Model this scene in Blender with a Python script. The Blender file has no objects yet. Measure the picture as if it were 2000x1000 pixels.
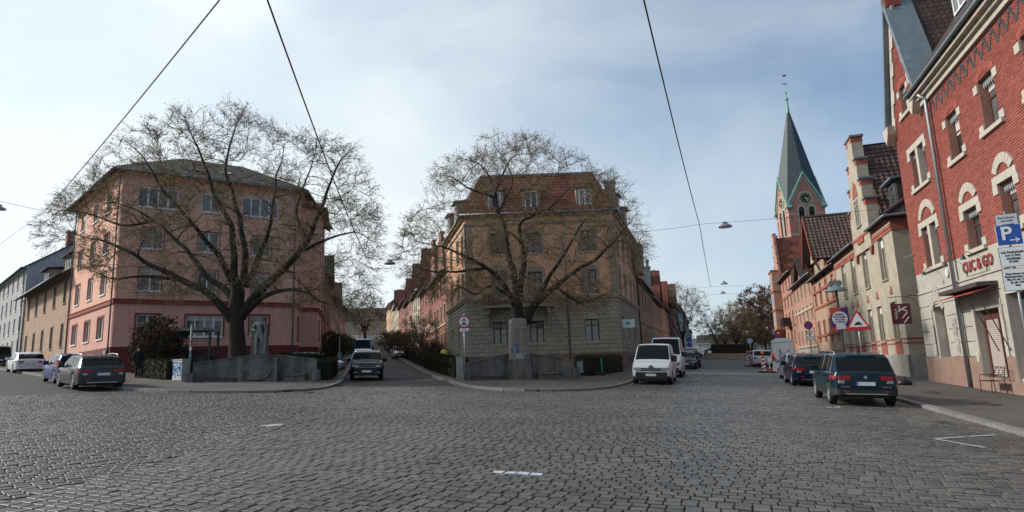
import bpy, bmesh, math, random
from mathutils import Vector, Matrix, noise
from mathutils.geometry import tessellate_polygon
rnd = random.Random(7)
S = bpy.context.scene
col = S.collection
rad = math.radians
# ------------------------------------------------------------------ camera
FPX, EYE = 1240.0, Vector((0, 0, 1.77))
_p, _r = rad(10.0), rad(2.1)
CW = Vector((0, math.cos(_p), math.sin(_p)))
_up = Vector((1, 0, 0)).cross(CW)
CR = Vector((1, 0, 0)) * math.cos(_r) - _up * math.sin(_r)
CU = _up * math.cos(_r) + Vector((1, 0, 0)) * math.sin(_r)
cd = bpy.data.cameras.new('camera'); cam = bpy.data.objects.new('camera', cd); col.objects.link(cam)
cd.sensor_width = 36; cd.lens = 36 * FPX / 2000; cd.clip_end = 6000; cd.clip_start = .1
m = Matrix.Identity(4)
for i, v in enumerate((CR, CU, -CW)):
    for k in range(3): m[k][i] = v[k]
m.translation = EYE
cam.matrix_world = m
S.camera = cam
S.render.resolution_x, S.render.resolution_y = 1024, 512
# ------------------------------------------------------------------ sky, sun, exposure
SUN_B, SUN_E = -78.0, 30.0
sb, se = rad(SUN_B), rad(SUN_E)
SD = Vector((math.sin(sb) * math.cos(se), math.cos(sb) * math.cos(se), math.sin(se)))
w = bpy.data.worlds.new('World'); S.world = w; w.use_nodes = True
nt = w.node_tree; nt.nodes.clear()
def N(t, **k):
    n = nt.nodes.new(t)
    for a, b in k.items(): setattr(n, a, b)
    return n
out = N('ShaderNodeOutputWorld'); bg = N('ShaderNodeBackground'); bg.inputs[1].default_value = 1.0
sky = N('ShaderNodeTexSky', sky_type='NISHITA', sun_disc=False, sun_elevation=se, sun_rotation=sb, altitude=300, air_density=1.0, dust_density=2.0, ozone_density=1.5)
sk = N('ShaderNodeVectorMath', operation='MULTIPLY'); sk.inputs[1].default_value = (.033, .064, .084)
nt.links.new(sky.outputs[0], sk.inputs[0])
tc = N('ShaderNodeTexCoord')
mp = N('ShaderNodeMapping'); mp.inputs['Scale'].default_value = (1, 1, 2.2)
nt.links.new(tc.outputs['Generated'], mp.inputs[0])
nz = N('ShaderNodeTexNoise'); nz.inputs['Scale'].default_value = 1.7; nz.inputs['Detail'].default_value = 5; nz.inputs['Roughness'].default_value = .5; nz.inputs['Distortion'].default_value = .5
nt.links.new(mp.outputs[0], nz.inputs['Vector'])
dt = N('ShaderNodeVectorMath', operation='DOT_PRODUCT'); dt.inputs[1].default_value = SD
nt.links.new(tc.outputs['Generated'], dt.inputs[0])
hz = N('ShaderNodeMapRange', interpolation_type='SMOOTHSTEP'); hz.inputs['From Min'].default_value = -.35; hz.inputs['From Max'].default_value = .75
hz.inputs['To Min'].default_value = .04; hz.inputs['To Max'].default_value = .80
nt.links.new(dt.outputs['Value'], hz.inputs['Value'])
sx = N('ShaderNodeSeparateXYZ'); nt.links.new(tc.outputs['Generated'], sx.inputs[0])
el = N('ShaderNodeMapRange'); el.inputs['From Min'].default_value = 0.0; el.inputs['From Max'].default_value = .36; el.inputs['To Min'].default_value = .62; el.inputs['To Max'].default_value = 0
nt.links.new(sx.outputs[2], el.inputs['Value'])
nm_ = N('ShaderNodeMapRange'); nm_.inputs['From Min'].default_value = .35; nm_.inputs['From Max'].default_value = .7; nm_.inputs['To Min'].default_value = -.16; nm_.inputs['To Max'].default_value = .24
nt.links.new(nz.outputs[0], nm_.inputs['Value'])
a1 = N('ShaderNodeMath', operation='ADD'); a2 = N('ShaderNodeMath', operation='ADD', use_clamp=True)
nt.links.new(hz.outputs[0], a1.inputs[0]); nt.links.new(el.outputs[0], a1.inputs[1])
nt.links.new(a1.outputs[0], a2.inputs[0]); nt.links.new(nm_.outputs[0], a2.inputs[1])
gl = N('ShaderNodeMapRange'); gl.inputs['From Min'].default_value = .0; gl.inputs['From Max'].default_value = .95; gl.inputs['To Min'].default_value = .68; gl.inputs['To Max'].default_value = .84
nt.links.new(dt.outputs['Value'], gl.inputs['Value'])
cl = N('ShaderNodeVectorMath', operation='SCALE'); cl.inputs[0].default_value = (.69, .75, .775)
nt.links.new(gl.outputs[0], cl.inputs['Scale'])
mx = N('ShaderNodeMix', data_type='RGBA')
nt.links.new(a2.outputs[0], mx.inputs['Factor']); nt.links.new(sk.outputs[0], mx.inputs[6]); nt.links.new(cl.outputs[0], mx.inputs[7])
nt.links.new(mx.outputs[2], bg.inputs[0]); nt.links.new(bg.outputs[0], out.inputs[0])
ld = bpy.data.lights.new('sun', 'SUN'); ld.energy = 2.5; ld.angle = rad(8); ld.color = (1, .93, .84)
lo = bpy.data.objects.new('sun', ld); col.objects.link(lo)
lo.rotation_euler = SD.to_track_quat('Z', 'Y').to_euler()
S.view_settings.view_transform = 'Standard'; S.view_settings.look = 'None'; S.view_settings.gamma = 1
S.view_settings.exposure = 0.78
S.render.engine = 'CYCLES'
# ------------------------------------------------------------------ pixel <-> place
def ray(x, y): return CW * FPX + CR * (x - 1000) - CU * (y - 500)
_n = ray(0, 680).cross(ray(2000, 680)); _n.normalize()
if _n.z < 0: _n = -_n
def H(x, y):
    r = math.hypot(x, y)
    k = 1 if r < 200 else 200 / r
    z = EYE.z - (1.77 + (_n.x * x + _n.y * y) * k) / _n.z
    if y > 48:
        b = math.degrees(math.atan2(x, y))
        wgt = min(1, max(0, (7 - b) / 9)) * min(1, max(0, (b + 32) / 9))
        z += wgt * (.016 * (min(y, 260) - 48) + .03 * max(0, min(y, 260) - 85))
    return z
def G(px, py):
    d = ray(px, py); t = -1.77 / (_n.dot(d))
    if t < 0 or t > 1: t = .2
    for _ in range(40):
        P = EYE + d * t
        e = P.z - H(P.x, P.y)
        t += e / (abs(_n.dot(d)) + 1e-9) * .7
    P = EYE + d * t
    return Vector((P.x, P.y, H(P.x, P.y)))
def DP(px, py, Y):
    d = ray(px, py); return EYE + d * ((Y - EYE.y) / d.y)
def bvec(b): return Vector((math.sin(rad(b)), math.cos(rad(b)), 0))
BR, B2, BL = 16.8, -13.5, -45.4
dR, d2, dL = bvec(BR), bvec(B2), bvec(BL)
def gp(x, y, dz=0): return Vector((x, y, H(x, y) + dz))
# ------------------------------------------------------------------ materials
MATS = {}
def mat(name, c, rough=.8, var=.18, scale=2.5, bump=0., bscale=60, metal=0, spec=.4, isl=0., fine=.0, coat=0, stain=0., macro=0.):
    if name in MATS: return MATS[name]
    m = bpy.data.materials.new(name); m.use_nodes = True; MATS[name] = m
    t = m.node_tree; b = t.nodes['Principled BSDF']; L = t.links.new
    b.inputs['Roughness'].default_value = rough; b.inputs['Metallic'].default_value = metal
    b.inputs['Specular IOR Level'].default_value = spec
    if coat: b.inputs['Coat Weight'].default_value = coat; b.inputs['Coat Roughness'].default_value = .04
    tc = t.nodes.new('ShaderNodeTexCoord')
    n = t.nodes.new('ShaderNodeTexNoise'); n.inputs['Scale'].default_value = scale; n.inputs['Detail'].default_value = 6; n.inputs['Roughness'].default_value = .62
    L(tc.outputs['Object'], n.inputs['Vector'])
    mr = t.nodes.new('ShaderNodeMapRange'); mr.inputs['From Min'].default_value = .28; mr.inputs['From Max'].default_value = .72
    mr.inputs['To Min'].default_value = 1 - var; mr.inputs['To Max'].default_value = 1 + var
    L(n.outputs[0], mr.inputs['Value']); fac = mr.outputs[0]
    def mul(o):
        nonlocal fac
        k = t.nodes.new('ShaderNodeMath'); k.operation = 'MULTIPLY'; L(fac, k.inputs[0]); L(o, k.inputs[1]); fac = k.outputs[0]
    if isl:
        g = t.nodes.new('ShaderNodeNewGeometry'); oi = t.nodes.new('ShaderNodeObjectInfo')
        ad = t.nodes.new('ShaderNodeMath'); ad.operation = 'ADD'; L(g.outputs['Random Per Island'], ad.inputs[0]); L(oi.outputs['Random'], ad.inputs[1])
        fr = t.nodes.new('ShaderNodeMath'); fr.operation = 'FRACT'; L(ad.outputs[0], fr.inputs[0])
        r2 = t.nodes.new('ShaderNodeMapRange'); r2.inputs['To Min'].default_value = 1 - isl; r2.inputs['To Max'].default_value = 1 + isl * .7
        L(fr.outputs[0], r2.inputs['Value']); mul(r2.outputs[0])
    if fine:
        n3 = t.nodes.new('ShaderNodeTexNoise'); n3.inputs['Scale'].default_value = bscale * 1.3; n3.inputs['Detail'].default_value = 3
        L(tc.outputs['Object'], n3.inputs['Vector'])
        r3 = t.nodes.new('ShaderNodeMapRange'); r3.inputs['From Min'].default_value = .3; r3.inputs['From Max'].default_value = .7; r3.inputs['To Min'].default_value = 1 - fine; r3.inputs['To Max'].default_value = 1 + fine
        L(n3.outputs[0], r3.inputs['Value']); mul(r3.outputs[0])
    if stain:
        mp = t.nodes.new('ShaderNodeMapping'); mp.inputs['Scale'].default_value = (3.5, 3.5, .35); L(tc.outputs['Object'], mp.inputs[0])
        n4 = t.nodes.new('ShaderNodeTexNoise'); n4.inputs['Scale'].default_value = 1; n4.inputs['Detail'].default_value = 5; L(mp.outputs[0], n4.inputs['Vector'])
        r4 = t.nodes.new('ShaderNodeMapRange'); r4.inputs['From Min'].default_value = .42; r4.inputs['From Max'].default_value = .68; r4.inputs['To Min'].default_value = 1; r4.inputs['To Max'].default_value = 1 - stain
        L(n4.outputs[0], r4.inputs['Value']); mul(r4.outputs[0])
    if macro:
        gg = t.nodes.new('ShaderNodeNewGeometry'); n5 = t.nodes.new('ShaderNodeTexNoise'); n5.inputs['Scale'].default_value = .28; n5.inputs['Detail'].default_value = 5; n5.inputs['Roughness'].default_value = .6; L(gg.outputs['Position'], n5.inputs['Vector'])
        r5 = t.nodes.new('ShaderNodeMapRange'); r5.inputs['From Min'].default_value = .32; r5.inputs['From Max'].default_value = .68; r5.inputs['To Min'].default_value = 1 - macro; r5.inputs['To Max'].default_value = 1 + macro * .8; L(n5.outputs[0], r5.inputs['Value']); mul(r5.outputs[0])
    sc = t.nodes.new('ShaderNodeVectorMath'); sc.operation = 'SCALE'; sc.inputs[0].default_value = c; L(fac, sc.inputs['Scale'])
    L(sc.outputs[0], b.inputs['Base Color'])
    if bump:
        n2 = t.nodes.new('ShaderNodeTexNoise'); n2.inputs['Scale'].default_value = bscale; n2.inputs['Detail'].default_value = 4; L(tc.outputs['Object'], n2.inputs['Vector'])
        bp = t.nodes.new('ShaderNodeBump'); bp.inputs['Strength'].default_value = bump; bp.inputs['Distance'].default_value = .02
        L(n2.outputs[0], bp.inputs['Height']); L(bp.outputs[0], b.inputs['Normal'])
    return m
def brickmat(name, c1, c2, cm, bw=.25, bh=.08, ms=.012, rough=.85, var=.2, bump=.5, flat='w'):
    """coursed masonry seen from too far to pick the pieces apart"""
    if name in MATS: return MATS[name]
    m = bpy.data.materials.new(name); m.use_nodes = True; MATS[name] = m
    t = m.node_tree; b = t.nodes['Principled BSDF']; L = t.links.new
    b.inputs['Roughness'].default_value = rough; b.inputs['Specular IOR Level'].default_value = .3
    tc = t.nodes.new('ShaderNodeTexCoord'); sp = t.nodes.new('ShaderNodeSeparateXYZ'); L(tc.outputs['Object'], sp.inputs[0])
    cb = t.nodes.new('ShaderNodeCombineXYZ')
    if flat != 'w':
        i, j = {'f': (0, 1), 'r': (0, 2), 'g': (1, 2)}[flat]; L(sp.outputs[i], cb.inputs[0]); L(sp.outputs[j], cb.inputs[1])
    else:
        ad = t.nodes.new('ShaderNodeMath'); ad.operation = 'ADD'; L(sp.outputs[0], ad.inputs[0]); L(sp.outputs[1], ad.inputs[1])
        L(ad.outputs[0], cb.inputs[0]); L(sp.outputs[2], cb.inputs[1])
    br = t.nodes.new('ShaderNodeTexBrick'); L(cb.outputs[0], br.inputs['Vector'])
    br.inputs['Color1'].default_value = (*c1, 1); br.inputs['Color2'].default_value = (*c2, 1); br.inputs['Mortar'].default_value = (*cm, 1)
    br.inputs['Scale'].default_value = 1; br.inputs['Mortar Size'].default_value = ms; br.inputs['Brick Width'].default_value = bw; br.inputs['Row Height'].default_value = bh; br.inputs['Bias'].default_value = -.1
    n = t.nodes.new('ShaderNodeTexNoise'); n.inputs['Scale'].default_value = 1.4; n.inputs['Detail'].default_value = 7; L(tc.outputs['Object'], n.inputs['Vector'])
    mr = t.nodes.new('ShaderNodeMapRange'); mr.inputs['From Min'].default_value = .3; mr.inputs['From Max'].default_value = .7; mr.inputs['To Min'].default_value = 1 - var; mr.inputs['To Max'].default_value = 1 + var
    L(n.outputs[0], mr.inputs['Value'])
    sc = t.nodes.new('ShaderNodeVectorMath'); sc.operation = 'SCALE'; L(br.outputs[0], sc.inputs[0]); L(mr.outputs[0], sc.inputs['Scale'])
    L(sc.outputs[0], b.inputs['Base Color'])
    bp = t.nodes.new('ShaderNodeBump'); bp.inputs['Strength'].default_value = bump; bp.inputs['Distance'].default_value = .02; bp.invert = True
    L(br.outputs['Fac'], bp.inputs['Height']); L(bp.outputs[0], b.inputs['Normal'])
    return m
def glassmat(name, c0, c1, rough=.04, spec=.75):
    """window glass: glossy, what is behind it differs from pane to pane"""
    if name in MATS: return MATS[name]
    m = bpy.data.materials.new(name); m.use_nodes = True; MATS[name] = m
    t = m.node_tree; b = t.nodes['Principled BSDF']; L = t.links.new
    b.inputs['Roughness'].default_value = rough; b.inputs['Specular IOR Level'].default_value = spec
    oi = t.nodes.new('ShaderNodeObjectInfo'); tc = t.nodes.new('ShaderNodeTexCoord')
    n = t.nodes.new('ShaderNodeTexNoise'); n.inputs['Scale'].default_value = 2.5; n.inputs['Detail'].default_value = 2; L(tc.outputs['Object'], n.inputs['Vector'])
    r = t.nodes.new('ShaderNodeMath'); r.operation = 'MULTIPLY'; L(oi.outputs['Random'], r.inputs[0]); L(n.outputs[0], r.inputs[1])
    mx = t.nodes.new('ShaderNodeMix'); mx.data_type = 'RGBA'; L(r.outputs[0], mx.inputs['Factor'])
    mx.inputs[6].default_value = (*c0, 1); mx.inputs[7].default_value = (*c1, 1); L(mx.outputs[2], b.inputs['Base Color'])
    n2 = t.nodes.new('ShaderNodeTexNoise'); n2.inputs['Scale'].default_value = 1.2; L(tc.outputs['Object'], n2.inputs['Vector'])
    bp = t.nodes.new('ShaderNodeBump'); bp.inputs['Strength'].default_value = .06; bp.inputs['Distance'].default_value = .1; L(n2.outputs[0], bp.inputs['Height']); L(bp.outputs[0], b.inputs['Normal'])
    return m
GLASS = glassmat('window glass', (.012, .014, .016), (.36, .36, .35))
CGLASS = glassmat('car glass', (.008, .012, .013), (.03, .045, .045), .03, .35)
WHITE = mat('white paint', (.72, .73, .74), .45, .05)
DKMETAL = mat('dark metal', (.03, .032, .035), .45, .2, metal=.3)
GALV = mat('galvanised steel', (.33, .35, .37), .42, .15, 8, metal=.8)
ZINC = mat('weathered zinc', (.16, .2, .23), .5, .18, 3, metal=.4)
BLACK = mat('black rubber', (.014, .014, .015), .75, .2, 10)
# ------------------------------------------------------------------ meshes
class MB:
    def __init__(s): s.v = []; s.f = []
    def quad(s, *p):
        i = len(s.v); s.v += [tuple(q) for q in p]; s.f.append(tuple(range(i, i + len(p)))); return s
    def box(s, x0, x1, y0, y1, z0, z1, back=True):
        i = len(s.v)
        s.v += [(x0, y0, z0), (x1, y0, z0), (x1, y1, z0), (x0, y1, z0), (x0, y0, z1), (x1, y0, z1), (x1, y1, z1), (x0, y1, z1)]
        f = [(0, 1, 5, 4), (1, 2, 6, 5), (3, 0, 4, 7), (4, 5, 6, 7), (3, 2, 1, 0)]
        if back: f.append((2, 3, 7, 6))
        s.f += [tuple(i + k for k in q) for q in f]; return s
    def mbox(s, M, x0, x1, y0, y1, z0, z1):
        i = len(s.v); s.box(x0, x1, y0, y1, z0, z1)
        for k in range(i, len(s.v)): s.v[k] = tuple(M @ Vector(s.v[k]))
        return s
    def prism(s, poly, y0, y1):
        """poly in the x,z plane (counter-clockwise seen from -y), pushed from y0 to y1"""
        i = len(s.v); n = len(poly)
        s.v += [(a, y0, b) for a, b in poly] + [(a, y1, b) for a, b in poly]
        s.f.append(tuple(range(i, i + n))); s.f.append(tuple(range(i + 2 * n - 1, i + n - 1, -1)))
        for k in range(n): s.f.append((i + (k + 1) % n, i + k, i + n + k, i + n + (k + 1) % n))
        return s
    def vprism(s, poly, z0, z1):
        i = len(s.v); n = len(poly)
        s.v += [(a, b, z0) for a, b in poly] + [(a, b, z1) for a, b in poly]
        s.f.append(tuple(range(i + n, i + 2 * n))); s.f.append(tuple(range(i + n - 1, i - 1, -1)))
        for k in range(n): s.f.append((i + k, i + (k + 1) % n, i + n + (k + 1) % n, i + n + k))
        return s
    def tube(s, pts, r, n=6, cap=True):
        pts = [Vector(p) for p in pts]
        if not isinstance(r, (list, tuple)): r = [r] * len(pts)
        i0 = len(s.v); u = None
        for k, p in enumerate(pts):
            t = (pts[min(k + 1, len(pts) - 1)] - pts[max(k - 1, 0)])
            if t.length < 1e-9: t = Vector((0, 0, 1))
            t.normalize()
            if u is None: u = t.orthogonal().normalized()
            else:
                u = u - t * u.dot(t)
                u = t.orthogonal().normalized() if u.length < 1e-6 else u.normalized()
            b = t.cross(u)
            for a in range(n):
                an = 2 * math.pi * a / n
                s.v.append(tuple(p + (u * math.cos(an) + b * math.sin(an)) * r[k]))
        for k in range(len(pts) - 1):
            for a in range(n):
                c = (a + 1) % n
                s.f.append((i0 + k * n + a, i0 + k * n + c, i0 + (k + 1) * n + c, i0 + (k + 1) * n + a))
        if cap:
            s.f.append(tuple(i0 + a for a in range(n - 1, -1, -1))); e = i0 + (len(pts) - 1) * n
            s.f.append(tuple(e + a for a in range(n)))
        return s
    def lathe(s, prof, n=16, c=(0, 0, 0), axis='z'):
        i = len(s.v); c = Vector(c)
        for (r, h) in prof:
            for a in range(n):
                an = 2 * math.pi * a / n; q = (r * math.cos(an), r * math.sin(an), h)
                if axis == 'y': q = (q[0], q[2], -q[1])
                if axis == 'x': q = (q[2], q[0], q[1])
                s.v.append(tuple(c + Vector(q)))
        for k in range(len(prof) - 1):
            for a in range(n):
                b = (a + 1) % n; s.f.append((i + k * n + a, i + k * n + b, i + (k + 1) * n + b, i + (k + 1) * n + a))
        return s
    def disc(s, c, r, ax='y', n=20, sgn=-1):
        c = Vector(c); i = len(s.v)
        for a in range(n):
            an = 2 * math.pi * a / n * (1 if sgn < 0 else -1)
            q = {'y': (r * math.cos(an), 0, r * math.sin(an)), 'z': (r * math.cos(an), r * math.sin(an), 0), 'x': (0, r * math.cos(an), r * math.sin(an))}[ax]
            s.v.append(tuple(c + Vector(q)))
        s.f.append(tuple(range(i, i + n))); return s
    def mesh(s, name, m=None, smooth=False):
        me = bpy.data.meshes.new(name); me.from_pydata(s.v, [], s.f)
        if m: me.materials.append(m)
        if smooth: me.polygons.foreach_set('use_smooth', [True] * len(me.polygons))
        me.update(); return me
    def build(s, name, m, parent=None, M=None, smooth=False):
        return link(name, s.mesh(name, m, smooth), parent, M)
def link(name, me, parent=None, M=None):
    o = bpy.data.objects.new(name, me); col.objects.link(o)
    if parent: o.parent = parent
    if M is not None: o.matrix_local = M
    return o
def tag(o, label, cat, group=None):
    o['label'] = label; o['category'] = cat
    if group: o['group'] = group
    return o
def thing(name, label, cat, loc, rz=0, group=None):
    o = bpy.data.objects.new(name, None); col.objects.link(o)
    o.location = loc; o.rotation_euler = (0, 0, rz); o.empty_display_size = .3
    return tag(o, label, cat, group)
def struct(o): o['kind'] = 'structure'; return o
def stuff(o): o['kind'] = 'stuff'; return o
T = lambda x=0, y=0, z=0: Matrix.Translation((x, y, z))
RZ = lambda a: Matrix.Rotation(a, 4, 'Z')
RX = lambda a: Matrix.Rotation(a, 4, 'X')
RY = lambda a: Matrix.Rotation(a, 4, 'Y')
def text(s, size, m, parent, M, name='lettering', ext=.003, align='CENTER', sp=1.0, bold=0):
    cu = bpy.data.curves.new(name, 'FONT'); cu.body = s; cu.size = size; cu.extrude = ext; cu.align_x = align; cu.align_y = 'CENTER'; cu.space_character = sp; cu.offset = bold; cu.resolution_u = 3
    t = bpy.data.objects.new(name, cu); col.objects.link(t)
    dg = bpy.context.evaluated_depsgraph_get(); me = bpy.data.meshes.new_from_object(t.evaluated_get(dg))
    bpy.data.objects.remove(t); me.materials.clear(); me.materials.append(m)
    return link(name, me, parent, M @ RX(rad(90)))
def pip(x, y, poly):
    c = False; j = len(poly) - 1
    for i in range(len(poly)):
        a, b = poly[i], poly[j]
        if (a[1] > y) != (b[1] > y) and x < (b[0] - a[0]) * (y - a[1]) / (b[1] - a[1]) + a[0]: c = not c
        j = i
    return c
# ------------------------------------------------------------------ ground, pavements, cobbles
ASPH = mat('asphalt', (.042, .04, .039), .85, .2, .5, .5, 90, fine=.25, macro=.25)
PAVE = mat('pavement asphalt', (.075, .066, .06), .88, .2, .7, .4, 80, fine=.2, macro=.25)
KERB = mat('granite kerb', (.17, .165, .155), .8, .2, 6, .3, 60, isl=.12, fine=.2)
COB = mat('basalt cobble', (.093, .087, .079), .5, .14, 3.0, .3, 55, isl=.3, fine=.14, macro=.28)
SAND = mat('dark joint sand', (.016, .015, .014), .95, .3, 4)
SOIL = mat('garden soil', (.05, .042, .03), .95, .4, 2, .5, 20)
def axis():
    a = [0]; st = 4
    while a[-1] < 2500:
        if a[-1] >= 160: st *= 1.35
        a.append(a[-1] + st)
    return [-v for v in a[:0:-1]] + a
ax = axis(); mb = MB()
mb.v = [(x, y, H(x, y) - .006) for y in ax for x in ax]
n = len(ax); mb.f = [(j * n + i, j * n + i + 1, (j + 1) * n + i + 1, (j + 1) * n + i) for j in range(n - 1) for i in range(n - 1)]
struct(mb.build('ground', ASPH))
def sheet(name, pts, m, dz, maxlen=5, skirt=0):
    bm = bmesh.new(); vs = [bm.verts.new((p[0], p[1], 0)) for p in pts]
    for tri in tessellate_polygon([[Vector((p[0], p[1], 0)) for p in pts]]):
        try: bm.faces.new([vs[k] for k in tri])
        except ValueError: pass
    for _ in range(6):
        es = [e for e in bm.edges if e.calc_length() > maxlen]
        if not es: break
        bmesh.ops.subdivide_edges(bm, edges=es, cuts=1); bmesh.ops.triangulate(bm, faces=[f for f in bm.faces if len(f.verts) > 3])
    for v in bm.verts: v.co.z = H(v.co.x, v.co.y) + dz
    bm.normal_update()
    for f in bm.faces:
        if f.normal.z < 0: f.normal_flip()
    if skirt:
        be = [e for e in bm.edges if e.is_boundary]
        r = bmesh.ops.extrude_edge_only(bm, edges=be)
        for g in r['geom']:
            if isinstance(g, bmesh.types.BMVert): g.co.z -= skirt
    me = bpy.data.meshes.new(name); bm.to_mesh(me); bm.free(); me.materials.append(m)
    return link(name, me)
def line(a, d, L, step=6): return [a + d * (L * k / max(1, int(L / step))) for k in range(1, int(L / step) + 1)]
K1a = [G(*p) for p in ((248, 763), (300, 767), (360, 769.5), (440, 770), (520, 769), (580, 767), (630, 762), (655, 755.5), (667, 748), (673, 738))]
K1 = line(K1a[0], dL, 70)[::-1] + K1a + line(K1a[-1], d2, 170)
K2a = [G(*p) for p in ((849, 738), (880, 748), (905, 757), (960, 764), (1040, 767), (1120, 766), (1180, 762), (1215, 755), (1238, 746))]
K2 = line(K2a[0], d2, 170)[::-1] + K2a + line(K2a[-1], dR, 72)
k3 = G(1755, 785); K3 = line(k3, -dR, 26)[::-1] + [k3] + line(k3, dR, 75)
def smooth(P, it=2):
    for _ in range(it):
        Q = [P[0]]
        for a, b in zip(P, P[1:]): Q += [a * .75 + b * .25, a * .25 + b * .75]
        P = Q + [P[-1]]
    return P
K1, K2 = smooth(K1), smooth(K2)
pv1 = struct(sheet('pavement', K1, PAVE, .12, 5, .14))
pv2 = struct(sheet('pavement', K2, PAVE, .12, 5, .14))
nR = Vector((dR.y, -dR.x, 0))
pv3 = struct(sheet('pavement', K3 + [K3[-1] + nR * 40, K3[0] + nR * 40], PAVE, .12, 6, .14))
_kb = MB().box(0, 1, -.06, .15, -.125, .012).mesh('kerbstone', KERB)
def kerb(parent, P, ymax, inward):
    acc = MB(); carry = 0; i = 0; cur = P[0]; L = rnd.uniform(.9, 1.15)
    pts = [P[0]]
    for a, b in zip(P, P[1:]):
        seg = (b - a).length; pos = 0
        while seg - pos > L - carry:
            pos += L - carry; carry = 0; pts.append(a + (b - a) * (pos / seg)); L = rnd.uniform(.9, 1.15)
        carry += seg - pos
    for a, b in zip(pts, pts[1:]):
        A, B = gp(a.x, a.y, .12), gp(b.x, b.y, .12); ux = (B - A); ln = ux.length; ux.normalize()
        uy = Vector((-ux.y, ux.x, 0)).normalized() * inward; uz = ux.cross(uy)
        if uz.z < 0: uz = -uz
        M = Matrix((((B - A).normalized() * (ln - .014)).to_4d(), uy.to_4d(), uz.to_4d(), (0, 0, 0, 1))).transposed()
        for k in range(3): M[3][k] = 0
        M.translation = A + Vector((0, 0, rnd.uniform(-.006, .006))); M[3][3] = 1
        if a.y < ymax and a.y > -1 and abs(a.x) < a.y * .95 + 6: link('kerbstone', _kb, parent, M)
        else:
            i = len(acc.v); acc.box(0, 1, -.06, .15, -.125, .012)
            for k in range(i, len(acc.v)): acc.v[k] = tuple(M @ Vector(acc.v[k]))
    if acc.v: stuff(acc.build('distant_kerb', KERB, parent))
kerb(pv1, K1, 47, 1); kerb(pv2, K2, 47, 1); kerb(pv3, K3, 48, -1)
# the cobbled square
edgeL = [G(-420, 779), G(0, 775), G(150, 770), G(246, 766)]
mouth = [G(652, 757.5), G(730, 757), G(820, 756.5), G(893, 755.5)]
farA, farB = K2a[-1] + dR * 72, k3 + dR * 75
cobpoly = [Vector((-60, -6, 0)), Vector((22, -6, 0)), K3[0], k3, farB, farA] + K2a[::-1][0:7] + mouth[::-1] + K1a[0:8][::-1] + edgeL[::-1]
road = struct(sheet('cobbled_road', cobpoly, SAND, .024, 8))
divl = [G(*p) for p in ((-300, 1060), (0, 987), (200, 935), (400, 881), (560, 836), (700, 800), (830, 776), (910, 764))]
poly2 = [(p.x, p.y) for p in cobpoly]
divA = [(p.x, p.y) for p in divl] + [(p.x, p.y) for p in mouth[::-1]] + [(-8, 34), (-60, 60), (-90, 10)]
def stone_field(ang, inA, pitch, wl, far=46):
    ca, sa = math.cos(ang), math.sin(ang); res = []
    v = -60.0
    while v < 70:
        row = int(round((v + 60) / pitch)); lm = (wl[0] + wl[1]) / 2; u = -60 + lm * .5 * (row % 2) + .06 * math.sin(row * .13)
        while u < 70:
            ln = lm * rnd.uniform(.975, 1.025) if rnd.random() > .015 else lm * rnd.uniform(.7, 1.3)
            wob = .09 * math.sin(u * .35 + v * .05) + .018 * math.sin(u * 1.1 + v * .21)
            vv = v + wob
            cu, cv = u + ln / 2, vv + pitch / 2
            x, y = cu * ca - cv * sa, cu * sa + cv * ca
            if 3 < y < 60 and x * dR.x + y * dR.y < 56 and (y < far or x > 4) and abs(x) < y * .92 + 4 and pip(x, y, poly2) and pip(x, y, divA) == inA:
                res.append((math.hypot(x, y), x, y, ln, pitch, ang + .035 * math.cos(u * .35) + rnd.uniform(-.012, .012)))
            u += ln
        v += pitch
    return res
stones = stone_field(rad(-19), False, .172, (.165, .215)) + stone_field(rad(44), True, .165, (.155, .21))
def add_stone(mb, x, y, ln, pt, an, base=None):
    ca, sa = math.cos(an), math.sin(an); g = rnd.uniform(.006, .012); gv = rnd.uniform(.012, .017); i = len(mb.v); tilt = (rnd.gauss(0, .016), rnd.gauss(0, .016)); up = rnd.gauss(0, .003)
    j = lambda: rnd.uniform(-.005, .005)
    ring = [(sx * (ln / 2 - g) + j(), sy * (pt / 2 - gv) + j()) for sx, sy in ((-1, -1), (1, -1), (1, 1), (-1, 1))]
    ox, oy, oz = base or (0, 0, 0)
    for k, (ins, h) in enumerate(((1, .016), (.985, .033), (.90, .038))):
        for a, b in ring:
            a *= ins; b *= ins; X, Y = x + a * ca - b * sa, y + a * sa + b * ca
            mb.v.append((X - ox, Y - oy, H(X, Y) + h + up + (a * tilt[0] + b * tilt[1] if k else 0) - oz))
    for k in range(2):
        for q in range(4): mb.f.append((i + k * 4 + q, i + k * 4 + (q + 1) % 4, i + k * 4 + 4 + (q + 1) % 4, i + k * 4 + 4 + q))
    mb.f.append((i + 8, i + 9, i + 10, i + 11))
def inview(x, y):
    v = Vector((x, y, H(x, y))) - EYE; z = v.dot(CW)
    if z < 1: return False
    a, b = FPX * v.dot(CR) / z, FPX * v.dot(CU) / z
    return abs(a) < 990 and b > -495
stones.sort()
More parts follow.
